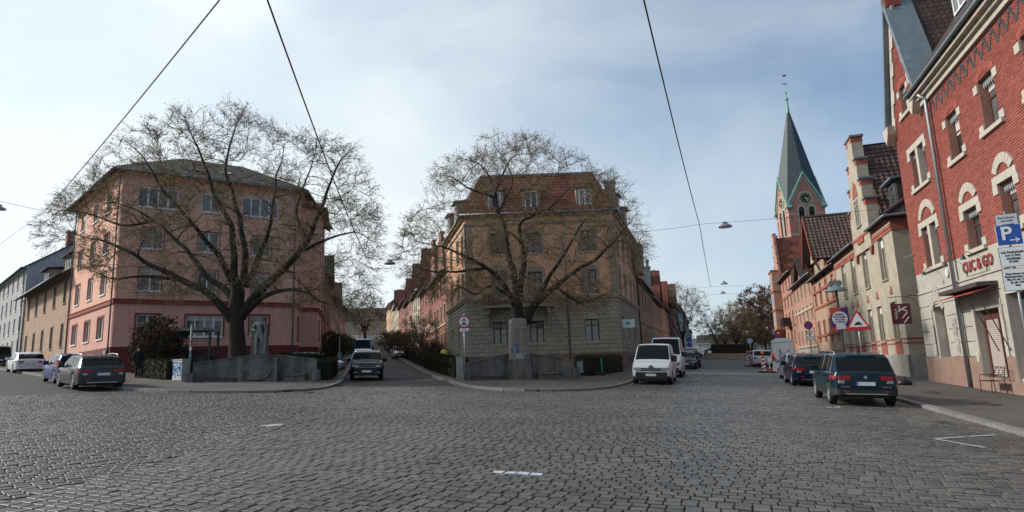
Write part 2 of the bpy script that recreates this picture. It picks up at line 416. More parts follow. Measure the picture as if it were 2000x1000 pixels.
# stones carrying old white paint: the dashes in the middle of the square
PAINT = mat('worn road paint', (.40, .41, .43), .7, .3, 14, isl=.15)
def near_line(x, y, a, b, r):
    A, B = Vector((a.x, a.y)), Vector((b.x, b.y)); p = Vector((x, y)); t = max(0, min(1, (p - A).dot(B - A) / (B - A).length_squared)); return (A + (B - A) * t - p).length < r
pl = [(G(966, 926), G(1047, 932), .08), (G(522, 834), G(549, 832), .10), (G(1618, 798), G(1632, 797), .08)]
acc = MB(); ni = 0
for d, x, y, ln, pt, an in stones:
    painted = any(near_line(x, y, *q) for q in pl)
    if painted or (ni < 285 and inview(x, y)):
        b = MB(); add_stone(b, x, y, ln, pt, an, (x, y, H(x, y)))
        o = b.build('cobblestone', PAINT if painted else COB, road, T(x, y, H(x, y))); ni += 1
    else: add_stone(acc, x, y, ln, pt, an)
stuff(acc.build('cobblestones', COB, road))
COBF = brickmat('distant cobbles', (.098, .095, .09), (.075, .073, .07), (.025, .025, .024), .18, .165, .02, .7, .15, .8, flat='f')
fr = [K2a[-1] + dR * 21.5, k3 + dR * 30.7, farB, farA]
o = sheet('distant_cobbles', [v.copy() for v in fr], COBF, .031, 6); o.parent = road; stuff(o)
# worn parking-bay line painted on the stones in front of the right kerb
mb = MB()
for a, b in ((G(1826, 862), G(1945, 854)), (G(1826, 862), G(1925, 880))):
    n_ = Vector((-(b - a).y, (b - a).x, 0)).normalized() * .05
    for k in range(24):
        if rnd.random() < .12: continue
        p, q = a + (b - a) * (k / 24), a + (b - a) * ((k + .85) / 24)
        mb.quad(*[gp(t.x, t.y, .05) for t in (p - n_, q - n_, q + n_, p + n_)])
mb.build('parking_line', mat('thin worn paint', (.36, .36, .35), .8, .3, 20), road)
# manhole and gully covers
def cover(p, bear, a, b, parent, dz):
    mb = MB().box(-a / 2, a / 2, -b / 2, b / 2, 0, .012)
    for k in range(5): mb.box(-a / 2 + .06, a / 2 - .06, -b / 2 + b * (k + .7) / 6, -b / 2 + b * (k + 1) / 6, .012, .018)
    return mb.build('access_cover', mat('cast iron', (.06, .055, .05), .6, .3, 9, .3, 40), parent, T(p.x, p.y, H(p.x, p.y) + dz) @ RZ(rad(-bear)) @ RY(-rad(2.0)) @ RX(rad(1.7)))
cover(G(1915, 797), BR, .7, 1.1, pv3, .122); cover(G(1815, 773), BR, .6, .9, pv3, .122)
cover(G(603, 768.5), 80, .6, .4, road, .03); cover(G(1840, 829), BR, .4, .6, road, .03)
# street-two centre patch lines (white dashes at the mouth)
mb = MB()
for (a, b, wd) in (((670, 754), (692, 753), .06), ((812, 744), (846, 741), .07), ((775, 727), (800, 725), .06), ((640, 727), (651, 721), .1)):
    A, B = G(*a), G(*b); n_ = Vector((-(B - A).y, (B - A).x, 0)).normalized() * wd
    z = .135 if a[0] == 640 else .008
    mb.quad(*[gp(t.x, t.y, z) for t in (A - n_, B - n_, B + n_, A + n_)])
struct(mb.build('road_marking', mat('faded marking', (.28, .27, .26), .8, .35, 12)))

# dead leaves gathered along the kerbs
mb = MB()
for Pl, n_ in ((K1, 330), (K2, 330), (K3, 260)):
    Q = [q for q in Pl if -2 < q.y < 60 and abs(q.x) < 34]
    for _ in range(n_):
        k = int(rnd.random() * (len(Q) - 1)); p = Q[k].lerp(Q[k + 1], rnd.random()) + Vector((rnd.gauss(0, .35), rnd.gauss(0, .35), 0)); on = rnd.random() < .4
        a = rnd.uniform(0, 6.3); r = rnd.uniform(.02, .045); c = gp(p.x, p.y, .145)
        u, v = Vector((math.cos(a), math.sin(a), rnd.uniform(-.2, .3))) * r, Vector((-math.sin(a), math.cos(a), rnd.uniform(-.2, .3))) * r * .6
        mb.quad(c - u, c - v, c + u, c + v)
tag(stuff(mb.build('fallen_leaves', mat('dead leaves', (.11, .06, .025), .9, .3, 3, isl=.5))), 'scattered brown dead leaves along the kerbs', 'leaves')
# ------------------------------------------------------------------ building kit
def fm(root, A, ux):
    """local frame of a facade: x to the right seen from outside, y into the building, z up"""
    ux = Vector((ux.x, ux.y, 0)).normalized(); uy = Vector((-ux.y, ux.x, 0))
    M = Matrix.Identity(4)
    for k in range(2): M[k][0] = ux[k]; M[k][1] = uy[k]
    M.translation = Vector(A) - Vector(root.location); return M
def wall(root, FM, W, z0, z1, ops, m, rev=.2, name='wall', x0=0, y=0):
    xs = sorted({x0, x0 + W} | {min(max(o[k], x0), x0 + W) for o in ops for k in (0, 2)}); zs = sorted({z0, z1} | {min(max(o[k], z0), z1) for o in ops for k in (1, 3)})
    mb = MB()
    for i in range(len(xs) - 1):
        for j in range(len(zs) - 1):
            cx, cz = (xs[i] + xs[i + 1]) / 2, (zs[j] + zs[j + 1]) / 2
            if any(o[0] < cx < o[2] and o[1] < cz < o[3] for o in ops): continue
            mb.quad((xs[i], y, zs[j]), (xs[i + 1], y, zs[j]), (xs[i + 1], y, zs[j + 1]), (xs[i], y, zs[j + 1]))
    for a, b, c, d in [o[:4] for o in ops]:
        if b < z0 - 1e-6 or d > z1 + 1e-6: continue
        r = y + rev
        mb.quad((a, y, b), (a, y, d), (a, r, d), (a, r, b)); mb.quad((c, y, d), (c, y, b), (c, r, b), (c, r, d))
        mb.quad((a, y, d), (c, y, d), (c, r, d), (a, r, d)); mb.quad((c, y, b), (a, y, b), (a, r, b), (c, r, b))
    return mb.build(name, m, root, FM)
WC = {}
def window(root, FM, o, fr=WHITE, cols=2, tr=0, y=.12, sill=None, sur=None, lint=None, blind=0, bm=None, sw=.1, sub=True, glass=None, nm='window'):
    a, b, c, d = o[:4]; wd, h = c - a, d - b
    key = (round(wd, 2), round(h, 2), fr.name, cols, tr)
    if key not in WC:
        t = .075; mb = MB().box(0, t, 0, .07, 0, h).box(wd - t, wd, 0, .07, 0, h).box(t, wd - t, .002, .068, 0, t).box(t, wd - t, .002, .068, h - t, h)
        for k in range(1, cols): x = wd * k / cols; mb.box(x - .055, x + .055, .004, .066, t, h - t)
        if tr: mb.box(t, wd - t, -.006, .06, h * tr - .035, h * tr + .035)
        WC[key] = (mb.mesh('window', fr), MB().quad((t, .035, t), (wd - t, .035, t), (wd - t, .035, h - t), (t, .035, h - t)).mesh('pane', glass or GLASS))
    wm, pm = WC[key]
    wo = link(nm, wm, root, FM @ T(a, y, b)); link('pane', pm, wo)
    if sill: MB().box(-sw, wd + sw, -y - .09, 0, -.1, .0).build('sill', sill, wo)
    if sur:
        e = sur[1]; mb = MB().box(-e, 0, -y - .03, -y + .01, 0, h + e).box(wd, wd + e, -y - .03, -y + .01, 0, h + e).box(0, wd, -y - .03, -y + .01, h, h + e)
        if len(sur) > 2: mb.box(-e, wd + e, -y - .028, -y + .01, -e, 0)
        mb.build('surround', sur[0], wo)
    if lint: MB().box(-.12, wd + .12, -y - .04, -y + .02, h, h + lint[1]).build('lintel', lint[0], wo)
    if blind: MB().box(.076, wd - .076, .012, .03, h * (1 - blind), h - .076).build('roller_blind', bm or BLIND, wo)
    return wo
BLIND = mat('roller blind', (.5, .48, .45), .6, .08, 4)
def slab(root, FM, pts, th, m, name='roof'):
    """roof plane: quad/tri given in local coordinates, thickened downward"""
    P = [Vector(p) for p in pts]; nrm = (P[1] - P[0]).cross(P[-1] - P[0]).normalized()
    if nrm.z < 0: P = P[::-1]; nrm = -nrm
    mb = MB(); n = len(P); mb.v = [tuple(p) for p in P] + [tuple(p - nrm * th) for p in P]
    mb.f = [tuple(range(n)), tuple(range(2 * n - 1, n - 1, -1))] + [(i, n + i, n + (i + 1) % n, (i + 1) % n) for i in range(n)]
    return mb.build(name, m, root, FM)
def chimney(root, FM, x, y, z0, z1, w, m, cap, pot=None):
    o = MB().box(x - w / 2, x + w / 2, y - w / 2, y + w / 2, z0, z1).box(x - w / 2 - .06, x + w / 2 + .06, y - w / 2 - .06, y + w / 2 + .06, z1, z1 + .14).build('chimney', m, root, FM)
    if pot: MB().lathe([(w * .3, z1 + .14), (w * .3, z1 + .8), (w * .42, z1 + .82), (w * .42, z1 + 1.1), (.01, z1 + 1.25)], 12, (x, y, 0)).build('chimney_cowl', cap, o)
    return o
def pipe(root, FM, x, z0, z1, m=None, y=-.12, r=.055):
    return MB().tube([(x, y, z0), (x, y, z1 - .35), (x, y - .02, z1 - .2), (x, y - .28, z1)], r, 8).build('downpipe', m or ZINC, root, FM, True)
def gutter(root, FM, x0, x1, y, z, m=None):
    return MB().tube([(x0, y, z), (x1, y, z)], .085, 8).build('gutter', m or ZINC, root, FM, True)
STONE = mat('sandstone trim', (.42, .375, .30), .85, .2, 3, .3, 40, stain=.15)
DSTONE = mat('weathered sandstone', (.30, .26, .20), .88, .25, 3, .3, 40, stain=.25)
TILE_R = brickmat('red roof tiles', (.24, .075, .045), (.15, .05, .035), (.05, .02, .015), .28, .3, .03, .75, .25, 1)
TILE_B = brickmat('brown roof tiles', (.075, .042, .035), (.05, .03, .026), (.018, .012, .01), .28, .3, .03, .6, .25, 1)
TILE_D = brickmat('dark old roof tiles', (.07, .06, .05), (.045, .038, .032), (.02, .017, .015), .25, .28, .03, .75, .3, 1)
BRWN = mat('brown painted wood', (.10, .035, .025), .5, .2, 6)
def rowhouse(name, label, A, ux, W, ze, wm, tm, rm, cols, floors, depth=9, rise=4.2, z0=1.0, fr=WHITE, gable=None, dorm=(), chim=(), plinth=None, band=None, group=None, wsz=(1.0, 1.75), sub=True, grp_m=None, ov=.45, sides='lr', pipe_x=None, dark=None, ztop=None):
    """a terrace house: A is its left foot seen from the street, ux runs right along the facade"""
    zb = min(H(A.x, A.y), H((A + ux * W).x, (A + ux * W).y)) - .1
    root = thing(name, label, 'house', (A.x, A.y, zb), 0, group); F = fm(root, (A.x, A.y, zb), ux)
    ops = []; zr = (ze - z0) / floors
    for f in range(floors):
        for k in range(cols):
            cx = W * (k + .5) / cols; zz = z0 + f * zr + (zr - wsz[1]) * .5
            ops.append((cx - wsz[0] / 2, zz, cx + wsz[0] / 2, zz + wsz[1]))
    wall(root, F, W, -.5, ze, ops, wm)
    for o in ops: window(root, F, o, fr, 2, .7, sill=tm, sur=(tm, .14) if sub else None)
    if plinth: MB().box(0, W, -.05, .1, -.5, z0 - .1).build('plinth', plinth, root, F)
    for zz in (band or ()): MB().box(-.02, W + .02, -.09, .1, zz, zz + .22).build('string_course', tm, root, F)
    MB().box(-.05, W + .05, -.2, .1, ze - .3, ze).build('cornice', tm, root, F)
    y1 = depth / 2
    for s, x in (('l', 0), ('r', W)):
        if s in sides:
            p = [(0, -.5), (depth, -.5), (depth, ze), (y1, ze + rise), (0, ze)]
            mb = MB(); q = [(x, a, b) for a, b in p]; mb.quad(*(q if s == 'r' else q[::-1])); mb.build('side_wall', dark or wm, root, F)
    MB().quad((W, depth, -.5), (0, depth, -.5), (0, depth, ze), (W, depth, ze)).build('rear_wall', dark or wm, root, F)
    k = rise / y1
    slab(root, F, [(-.15, -ov, ze - ov * k + .05), (W + .15, -ov, ze - ov * k + .05), (W + .15, y1, ze + rise + .05), (-.15, y1, ze + rise + .05)], .14, rm)
    slab(root, F, [(-.15, depth + .3, ze - .3 * k + .05), (W + .15, depth + .3, ze - .3 * k + .05), (W + .15, y1 + .01, ze + rise + .05), (-.15, y1 + .01, ze + rise + .05)], .14, rm)
    gutter(root, F, -.15, W + .15, -ov - .08, ze - ov * k + .02)
    if gable:
        for (gx, gw, gz, gh, stepped) in gable:
            hw = gw / 2; yb = min(y1, (gz + gh - ze) / k)
            wo = (gx - .45, ze + .45, gx + .45, ze + 1.75)
            if stepped:
                n = 4; poly = [(gx - hw, ze - .3), (gx + hw, ze - .3)]
                for i in range(n): poly += [(gx + hw - hw * i / n * .85, gz + gh * (i + 1) / n - .1), (gx + hw - hw * (i + 1) / n * .85, gz + gh * (i + 1) / n - .1)]
                poly += [(2 * gx - a, b) for a, b in poly[:1:-1]]
                top = gz + gh - .6
            else: poly = [(gx - hw, ze - .3), (gx + hw, ze - .3), (gx + hw, gz), (gx, gz + gh), (gx - hw, gz)]; top = gz + gh
            MB().prism(poly, -.12, .2).build('gable', wm, root, F)
            window(root, F, (wo[0], wo[1], wo[2], min(wo[3], gz + gh * .55)), fr, 2, 0, y=-.16, sill=tm, sur=(tm, .12))
            if stepped:
                for i in range(n):
                    for s in (-1, 1):
                        xa, xb = gx + s * (hw - hw * i / n * .85 + .06), gx + s * (hw - hw * (i + 1) / n * .85 - .0)
                        MB().box(min(xa, xb), max(xa, xb), -.2, .28, gz + gh * (i + 1) / n - .1, gz + gh * (i + 1) / n + .04).build('coping', tm, root, F)
            o_ = 0 if stepped else .35; dz = o_ * (top - gz) / hw
            fy = .2 if stepped else -.6
            for s in (-1, 1):
                slab(root, F, [(gx + s * (hw + o_), fy, gz - dz), (gx + s * (hw + o_), max(yb * .6, 1), gz - dz), (gx, max(yb, 2), top + .04), (gx, fy, top + .04)], .12, grp_m or rm)
            for s in (-1, 1): MB().quad(*[(gx + s * hw, 0, ze - .2), (gx + s * hw, max(.3, (gz - ze) / k + .3), gz), (gx + s * hw, 0, gz)][::s]).build('gable_cheek', wm, root, F)
    for (dx, dw, dh) in dorm:
        yy = .7; zz = ze + yy * k
        MB().box(dx - dw / 2, dx + dw / 2, yy, yy + dh / k + .3, zz - .2, zz + dh).build('dormer', wm, root, F)
        window(root, F, (dx - dw / 2 + .12, zz + .12, dx + dw / 2 - .12, zz + dh - .12), fr, max(2, int(dw / .7)), 0, y=yy - .06)
        slab(root, F, [(dx - dw / 2 - .25, yy - .4, zz + dh + .02), (dx + dw / 2 + .25, yy - .4, zz + dh + .02), (dx + dw / 2 + .25, yy + dh / k + 1.2, zz + dh + .5), (dx - dw / 2 - .25, yy + dh / k + 1.2, zz + dh + .5)], .1, rm, 'dormer_roof')
    for (cx, cy, ch, cw, cm, pot) in chim: chimney(root, F, cx, cy, ze + cy * k - .5 if cy < y1 else ze + (depth - cy) * k - .5, ze + rise + ch, cw, cm, ZINC, pot)
    if pipe_x is not None: pipe(root, F, pipe_x, 0, ze - ov * k)
    return root, F
# ------------------------------------------------------------------ salmon corner apartment block
SALM = mat('salmon render', (.74, .42, .305), .9, .10, 1.2, .35, 110, fine=.06, stain=.18)
SALM2 = mat('pink render of the ground floor', (.62, .34, .27), .9, .10, 1.2, .35, 110, fine=.06, stain=.14)
REDP = mat('oxide red paint', (.24, .05, .04), .8, .12, 2)
PLIN = mat('dark red plinth paint', (.13, .022, .022), .8, .2, 2, .2, 60)
def pink_block():
    A = G(213, 731); A.z = 2.3 - .1
    root = thing('apartment_block', 'tall salmon apartment block with hipped roof and dark red plinth behind the statue tree', 'building', A)
    uF = bvec(56); W = 12.45; ZE = 14.75
    B = A + uF * W; LL = 14.0
    F = fm(root, A, uF)
    C = A + dL * LL; FL = fm(root, C, -dL)
    f1 = 3.6; FR = fm(root, B, d2); c = B + d2 * f1; F3 = fm(root, c, uF); wl = 1.5; e = c + uF * wl; FR2 = fm(root, e, d2)
    def cl(m0, z): return z
    Z0 = .1
    fronts = []
    colx = [(1.4, 2.78), (5.1, 6.55), (8.95, 10.38)]
    gw = [(1.4, 2.7, 2.74, 4.25), (4.55, 2.7, 7.05, 4.25), (8.98, 2.75, 10.35, 4.3)]
    up = []
    for z0, z1 in ((5.98, 7.66), (9.05, 10.6)):
        for a, b in colx: up.append((a, z0, b, z1))
    up += [(1.0, 12.15, 3.6, 13.75), (5.2, 12.2, 6.5, 13.72), (8.1, 12.2, 10.85, 13.78)]
    def face(FM, W_, gf, ups):
        wall(root, FM, W_, 2.0, 5.1, gf, SALM2, .16); wall(root, FM, W_, 5.1, ZE, ups, SALM, .14)
        MB().box(-.06, W_ + .06, -.07, .05, -.6, 2.0).build('plinth', PLIN, root, FM)
        MB().box(-.09, W_ + .09, -.1, .02, 5.02, 5.3).box(-.13, W_ + .13, -.14, .02, 5.3, 5.36).build('string_course', REDP, root, FM)
        MB().box(-.3, W_ + .3, -.35, .02, ZE - .22, ZE).build('eaves_cornice', SALM, root, FM)
        for o in gf: window(root, FM, o, cols=4 if o[2] - o[0] > 2 else 2, y=.12, sill=WHITE, sur=(REDP, .13), sw=.02, blind=rnd.choice((0, 0, .25)))
        for o in ups: window(root, FM, o, cols=4 if o[2] - o[0] > 2 else 2, y=.1, sill=WHITE, sur=(REDP, .07) if o[1] < 11 else None, sw=.04, blind=rnd.choice((0, .12, .12, .3)))
    face(F, W, gw, up)
    xl = [LL - t for t in (11.6, 7.4, 3.4)]
    face(FL, LL, [(x - .85, 2.72, x + .85, 4.3) for x in xl], [(x - .75, z0, x + .75, z1) for x in xl for z0, z1 in ((5.98, 7.68), (9.05, 10.6), (12.2, 13.7))])
    face(FR, f1, [(1.2, 2.2, 2.6, 4.3)], [(1.3, z0, 2.5, z1) for z0, z1 in ((5.98, 7.66), (9.05, 10.6), (12.2, 13.7))])
    face(F3, wl, [], [])
    face(FR2, 9.0, [(1.6, 2.4, 2.8, 4.3), (6, 2.4, 7.2, 4.3)], [(x, z0, x + 1.2, z1) for x in (1.6, 6) for z0, z1 in ((5.98, 7.66), (9.05, 10.6), (12.2, 13.7))])
    # corner and wall downpipes
    pipe(root, FL, LL - .35, .3, ZE - .1); pipe(root, F, W - .25, .3, ZE - .1); pipe(root, FR2, 4.6, .3, ZE - .1); pipe(root, FL, .15, .3, ZE - .1)
    # basement gratings in the plinth
    for x in (5.4, 8.4): MB().box(x, x + .9, -.1, -.06, .75, 1.35).build('cellar_grating', DKMETAL, root, F)
    # hipped roof: eave ring -> inner ring
    far = e + d2 * 9.0
    r0 = Vector(root.location)
    ring = [C, A, B, c, e, far]
    ctr = sum(ring, Vector()) / len(ring); top = []; eav = []
    dirs = {0: (-dL.cross(Vector((0, 0, 1))), None)}
    nL = Vector((-dL.y, dL.x, 0)) * 1; nL = nL if nL.dot(C - ctr) > 0 else -nL
    nF = Vector((uF.y, -uF.x, 0)); nRt = Vector((d2.y, -d2.x, 0))
    def corner(P, n1, n2, off):
        # point offset by `off` along both wall normals
        det = n1.x * n2.y - n1.y * n2.x
        return P + Vector(((off * n2.y - off * n1.y) / det, (n1.x * off - n2.x * off) / det, 0))
    nB = bvec(-20)
    offs = ((.75, ZE - .02), (-5.0, ZE + 3.0))
    rings = []
    for off, z in offs:
        q = [corner(C, nB, nL, off), corner(A, nL, nF, off), corner(B, nF, nRt, off), corner(far, nRt, nB, off)]
        rings.append([Vector((p.x - r0.x, p.y - r0.y, z)) for p in q])
    I = Matrix.Identity(4)
    for i in range(4):
        j = (i + 1) % 4
        slab(root, I, [rings[0][i], rings[0][j], rings[1][j], rings[1][i]], .2, TILE_D)
    MB().quad(*rings[1]).build('roof_flat', TILE_D, root)
    # small wing roof
    q = [c + nF * .5 - uF * .3, e + nF * .5 + uF * .6, far + uF * .6, far - uF * 3]
    slab(root, I, [Vector((p.x - r0.x, p.y - r0.y, ZE - .4 + (0 if k < 3 else 1.6))) for k, p in enumerate(q)], .2, TILE_D)
    for i in (0, 1, 2):
        MB().tube([rings[0][i] + Vector((0, 0, -.12)), rings[0][i + 1] + Vector((0, 0, -.12))], .09, 8).build('gutter', ZINC, root, None, True)
    # roof windows in the front slope
    fr0, fr1 = rings[0][1], rings[0][2]; u = (fr1 - fr0).normalized(); s_ = (rings[1][1] + (rings[1][2] - rings[1][1]) * .5 - (fr0 + (fr1 - fr0) * .5)).normalized(); n_ = u.cross(s_)
    for f in (.36, .52):
        p = fr0 + (fr1 - fr0) * f + s_ * 2.2 + n_ * .05
        MB().quad(p, p + u * .9, p + u * .9 + s_ * .6, p + s_ * .6).build('roof_window', GLASS, root)
    MB().box(-.3, .3, -.03, .03, -.2, .2).build('house_number_box', GALV, root, FL @ T(LL - 1.1, -.12, 1.6))
    return root
pink_block()
# ------------------------------------------------------------------ peach corner house with ashlar ground floor
PEACH = brickmat('peach facing brick', (.74, .38, .215), (.66, .32, .18), (.54, .37, .26), .25, .077, .014, .85, .16, .4)
ASHL = mat('ashlar block', (.35, .32, .26), .88, .14, 2, .4, 30, isl=.13, stain=.22, fine=.08)
MORT = mat('pale mortar', (.36, .335, .29), .95, .15, 4)
PLIN2 = mat('brown sandstone plinth', (.20, .135, .105), .9, .15, 2, .3, 40, stain=.15)
_bl = {}
def blocks(root, FM, x0, x1, z0, z1, ops, bl, bh, jt, m, proud, nind, name, inside=None, rowoff=.5, jit=.25, cham=.3):
    """coursed pieces on a wall, each its own object up to nind, the rest joined"""
    acc = MB(); cnt = 0; nrow = int(round((z1 - z0) / bh)); bh = (z1 - z0) / nrow; rects = []
    for r in range(nrow):
        za, zb = z0 + r * bh, z0 + (r + 1) * bh; zm = (za + zb) / 2
        blk = sorted((o[0], o[2]) for o in ops if o[1] < zm < o[3]); ivs = []; cur = x0
        for a, b in blk + [(x1, x1)]:
            if a > cur: ivs.append((cur, min(a, x1)))
            cur = max(cur, b)
        x = x0 - bl * (rowoff if r % 2 else 0)
        while x < x1:
            ln = bl * (1 + rnd.uniform(-jit, jit)) if jit else bl
            for a, b in ivs:
                s, e = max(a, x), min(b, x + ln)
                if e - s > .09 * bl + .02:
                    if inside:
                        if not (inside(s, zm) or inside(e, zm)): continue
                        while s < e - .05 and not inside(s, zm): s += .03
                        while e > s + .05 and not inside(e, zm): e -= .03
                        if e - s < .06: continue
                    rects.append((s, za, e, zb))
            x += ln
    W = FM; view = []
    for q in rects:
        P = root.matrix_basis @ FM @ Vector(((q[0] + q[2]) / 2, 0, (q[1] + q[3]) / 2)) if False else Vector(root.location) + FM @ Vector(((q[0] + q[2]) / 2, 0, (q[1] + q[3]) / 2))
        v = P - EYE; z = v.dot(CW); ok = z > 1 and abs(FPX * v.dot(CR) / z) < 1000 and abs(FPX * v.dot(CU) / z) < 500
        view.append((v.length if ok else 1e6 + v.length, q))
    view.sort()
    for k, (d, (a, b, c, e)) in enumerate(view):
        if k < nind and d < 1e6:
            ln = round((c - a) * 25) / 25; key = (name, ln, round(e - b, 3))
            if key not in _bl:
                L_, h_ = max(.03, ln - jt), e - b - jt; cz = min(.012, h_ * cham)
                mb = MB(); mb.v = [(-L_ / 2, 0, -h_ / 2), (L_ / 2, 0, -h_ / 2), (L_ / 2, 0, h_ / 2), (-L_ / 2, 0, h_ / 2), (-L_ / 2 + cz, -proud, -h_ / 2 + cz), (L_ / 2 - cz, -proud, -h_ / 2 + cz), (L_ / 2 - cz, -proud, h_ / 2 - cz), (-L_ / 2 + cz, -proud, h_ / 2 - cz)]
                mb.f = [(4, 5, 6, 7), (0, 1, 5, 4), (1, 2, 6, 5), (2, 3, 7, 6), (3, 0, 4, 7)]
                _bl[key] = mb.mesh(name, m)
            link(name, _bl[key], root, FM @ T((a + c) / 2, rnd.uniform(-.004, .004), (b + e) / 2))
        else:
            i = len(acc.v); L_, h_ = c - a - jt, e - b - jt; cz = min(.012, h_ * cham); X, Z = (a + c) / 2, (b + e) / 2; y = rnd.uniform(-.004, .004)
            acc.v += [(X - L_ / 2, 0, Z - h_ / 2), (X + L_ / 2, 0, Z - h_ / 2), (X + L_ / 2, 0, Z + h_ / 2), (X - L_ / 2, 0, Z + h_ / 2), (X - L_ / 2 + cz, y - proud, Z - h_ / 2 + cz), (X + L_ / 2 - cz, y - proud, Z - h_ / 2 + cz), (X + L_ / 2 - cz, y - proud, Z + h_ / 2 - cz), (X - L_ / 2 + cz, y - proud, Z + h_ / 2 - cz)]
            acc.f += [(i + 4, i + 5, i + 6, i + 7), (i, i + 1, i + 5, i + 4), (i + 1, i + 2, i + 6, i + 5), (i + 2, i + 3, i + 7, i + 6), (i + 3, i, i + 4, i + 7)]
    if acc.v: stuff(acc.build(name + 's', m, root, FM))
def corner_house():
    A = G(914, 724); root = thing('corner_house', 'peach brick corner house with grey ashlar ground floor and mansard roof', 'building', A)
    X = Vector((1, 0, 0)); W = 12.0; ZE = 12.4; B = A + X * W
    LL, LR = 11.6, 15.2; C = A + d2 * LL
    F, FL, FR = fm(root, A, X), fm(root, C, -d2), fm(root, B, dR)
    def face(FM, W_, gf, ups, nind, corner=True):
        wall(root, FM, W_, 1.0, 5.35, gf, MORT, .3); wall(root, FM, W_, 5.35, ZE, ups, PEACH, .2)
        MB().box(-.05, W_ + .05, -.09, .05, -1.2, 1.02).build('plinth', PLIN2, root, FM)
        blocks(root, FM, 0, W_, 1.03, 5.3, [(a - .02, b - .02, c + .02, d + .02) for a, b, c, d in gf], .85, .33, .022, ASHL, .045, nind, 'ashlar_block')
        MB().box(-.1, W_ + .1, -.14, .03, 5.32, 5.5).box(-.18, W_ + .18, -.24, .03, 5.5, 5.6).build('string_course', STONE, root, FM)
        MB().box(-.06, W_ + .06, -.1, .03, ZE - .9, ZE - .72).box(-.2, W_ + .2, -.25, .03, ZE - .28, ZE - .14).box(-.35, W_ + .35, -.42, .03, ZE - .14, ZE).build('eaves_cornice', DSTONE, root, FM)
        for o in gf: window(root, FM, o, BRWN, 2, .72, y=.22, sill=STONE)
        for o in ups: window(root, FM, o, BRWN, 2, .68, y=.14, sill=STONE, sur=(DSTONE, .24), lint=(DSTONE, .42))
        for x in (0.0, W_ - .5):
            for k in range(10): MB().box(x, x + (.5 if k % 2 else .5), -.035 - .01 * (k % 2), .0, 5.62 + k * .6, 5.62 + k * .6 + .57).build('quoin', DSTONE, root, FM)
    face(F, W, [(2.08, 1.95, 3.19, 3.68), (4.96, 1.95, 6.06, 3.68), (9.27, 1.92, 10.41, 3.66)],
         [(2.05, 5.62, 3.2, 7.75), (4.95, 5.7, 6.08, 7.6), (9.3, 5.7, 10.42, 7.6), (2.05, 9.1, 3.2, 10.8), (4.95, 9.1, 6.1, 10.8), (9.3, 9.1, 10.42, 10.8)], 230)
    face(FR, LR, [(1.5, 2.1, 2.6, 4.1), (5.0, 2.1, 6.1, 4.1), (9.6, 2.1, 12.0, 4.1)], [(x, z, x + 1.1, z + 1.85) for x in (1.5, 5.0, 9.2, 12.2) for z in (5.9, 9.1)], 30)
    face(FL, LL, [(LL - 8.4, 1.85, LL - 7.4, 3.6), (LL - 4.6, 1.85, LL - 3.2, 3.6), (LL - 1.7, 1.85, LL - .5, 3.6)], [(x, z, x + 1.1, z + 1.85) for x in (LL - 8.5, LL - 4.6, LL - 1.9) for z in (5.9, 9.1)], 30)
    # balcony on corbels
    MB().box(1.35, 6.85, -1.15, -.02, 4.72, 4.9).build('balcony_slab', DSTONE, root, F)
    for x in (1.6, 6.35): MB().prism([(x, 3.4), (x + .22, 3.4), (x + .22, 4.72), (x, 4.72)], -.25, -.05).prism([(x + .001, 4.2), (x + .219, 4.2), (x + .219, 4.719), (x + .001, 4.719)], -.95, -.251).build('corbel', DSTONE, root, F)
    mb = MB()
    for k in range(45): x = 1.4 + k * 5.4 / 44; mb.tube([(x, -1.1, 4.9), (x, -1.1, 5.75)], .012, 4)
    mb.tube([(1.4, -1.1, 5.77), (6.8, -1.1, 5.77)], .025, 5).tube([(1.4, -1.1, 5.77), (1.4, -.05, 5.77)], .025, 5).tube([(6.8, -1.1, 5.77), (6.8, -.05, 5.77)], .025, 5).tube([(1.4, -1.1, 5.0), (6.8, -1.1, 5.0)], .02, 5)
    mb.build('balcony_railing', DKMETAL, root, F)
    MB().box(-.5, .5, -.3, .3, 0, .75).build('balcony_parasol_box', mat('grey cloth', (.09, .085, .08), .95, .2, 6), root, F @ T(1.9, -.7, 4.9))
    # bunch of details on the wall
    pipe(root, F, 8.0, .6, ZE - .2, GALV); pipe(root, FR, LR - .2, -.3, ZE - .2, DKMETAL)
    MB().box(6.95, 7.45, -.07, -.04, 2.05, 2.25).build('wall_plaque', DSTONE, root, F)
    sg = MB().box(0, .06, -1.15, -.15, 2.9, 3.55).build('hanging_sign', mat('pale sign panel', (.6, .68, .7), .5, .05), root, FR @ T(.5, 0, 0))
    mb = MB()
    for sx in (-.004, .064):
        for k in range(4): mb.mbox(T(sx, -.62, 3.24) @ RX(rad(45 * k + 20)), -.002, .002, -.03, .03, -.19, .19)
        mb.disc((sx + (.003 if sx > 0 else -.003), -.62, 3.24), .09, 'x', 14, -1 if sx < 0 else 1)
    mb.build('emblem', mat('teal emblem', (.05, .3, .32), .6, .1), sg)
    # mansard roof
    r0 = Vector(root.location); nF, nRt = Vector((0, -1, 0)), Vector((dR.y, -dR.x, 0)); nL = Vector((-d2.y, d2.x, 0)); nB = Vector((0, 1, 0))
    def corner(P, n1, n2, off):
        det = n1.x * n2.y - n1.y * n2.x; return P + Vector(((off * n2.y - off * n1.y) / det, (n1.x * off - n2.x * off) / det, 0))
    D_ = B + dR * LR; rings = []
    for off, z in ((.45, ZE), (-1.7, ZE + 3.75), (-4.5, ZE + 4.6)):
        rings.append([Vector((p.x - r0.x, p.y - r0.y, z)) for p in (corner(C, nB, nL, min(off, 0) if off > 0 else off), corner(A, nL, nF, off), corner(B, nF, nRt, off), corner(D_, nRt, nB, min(off, 0) if off > 0 else off))])
    I = Matrix.Identity(4)
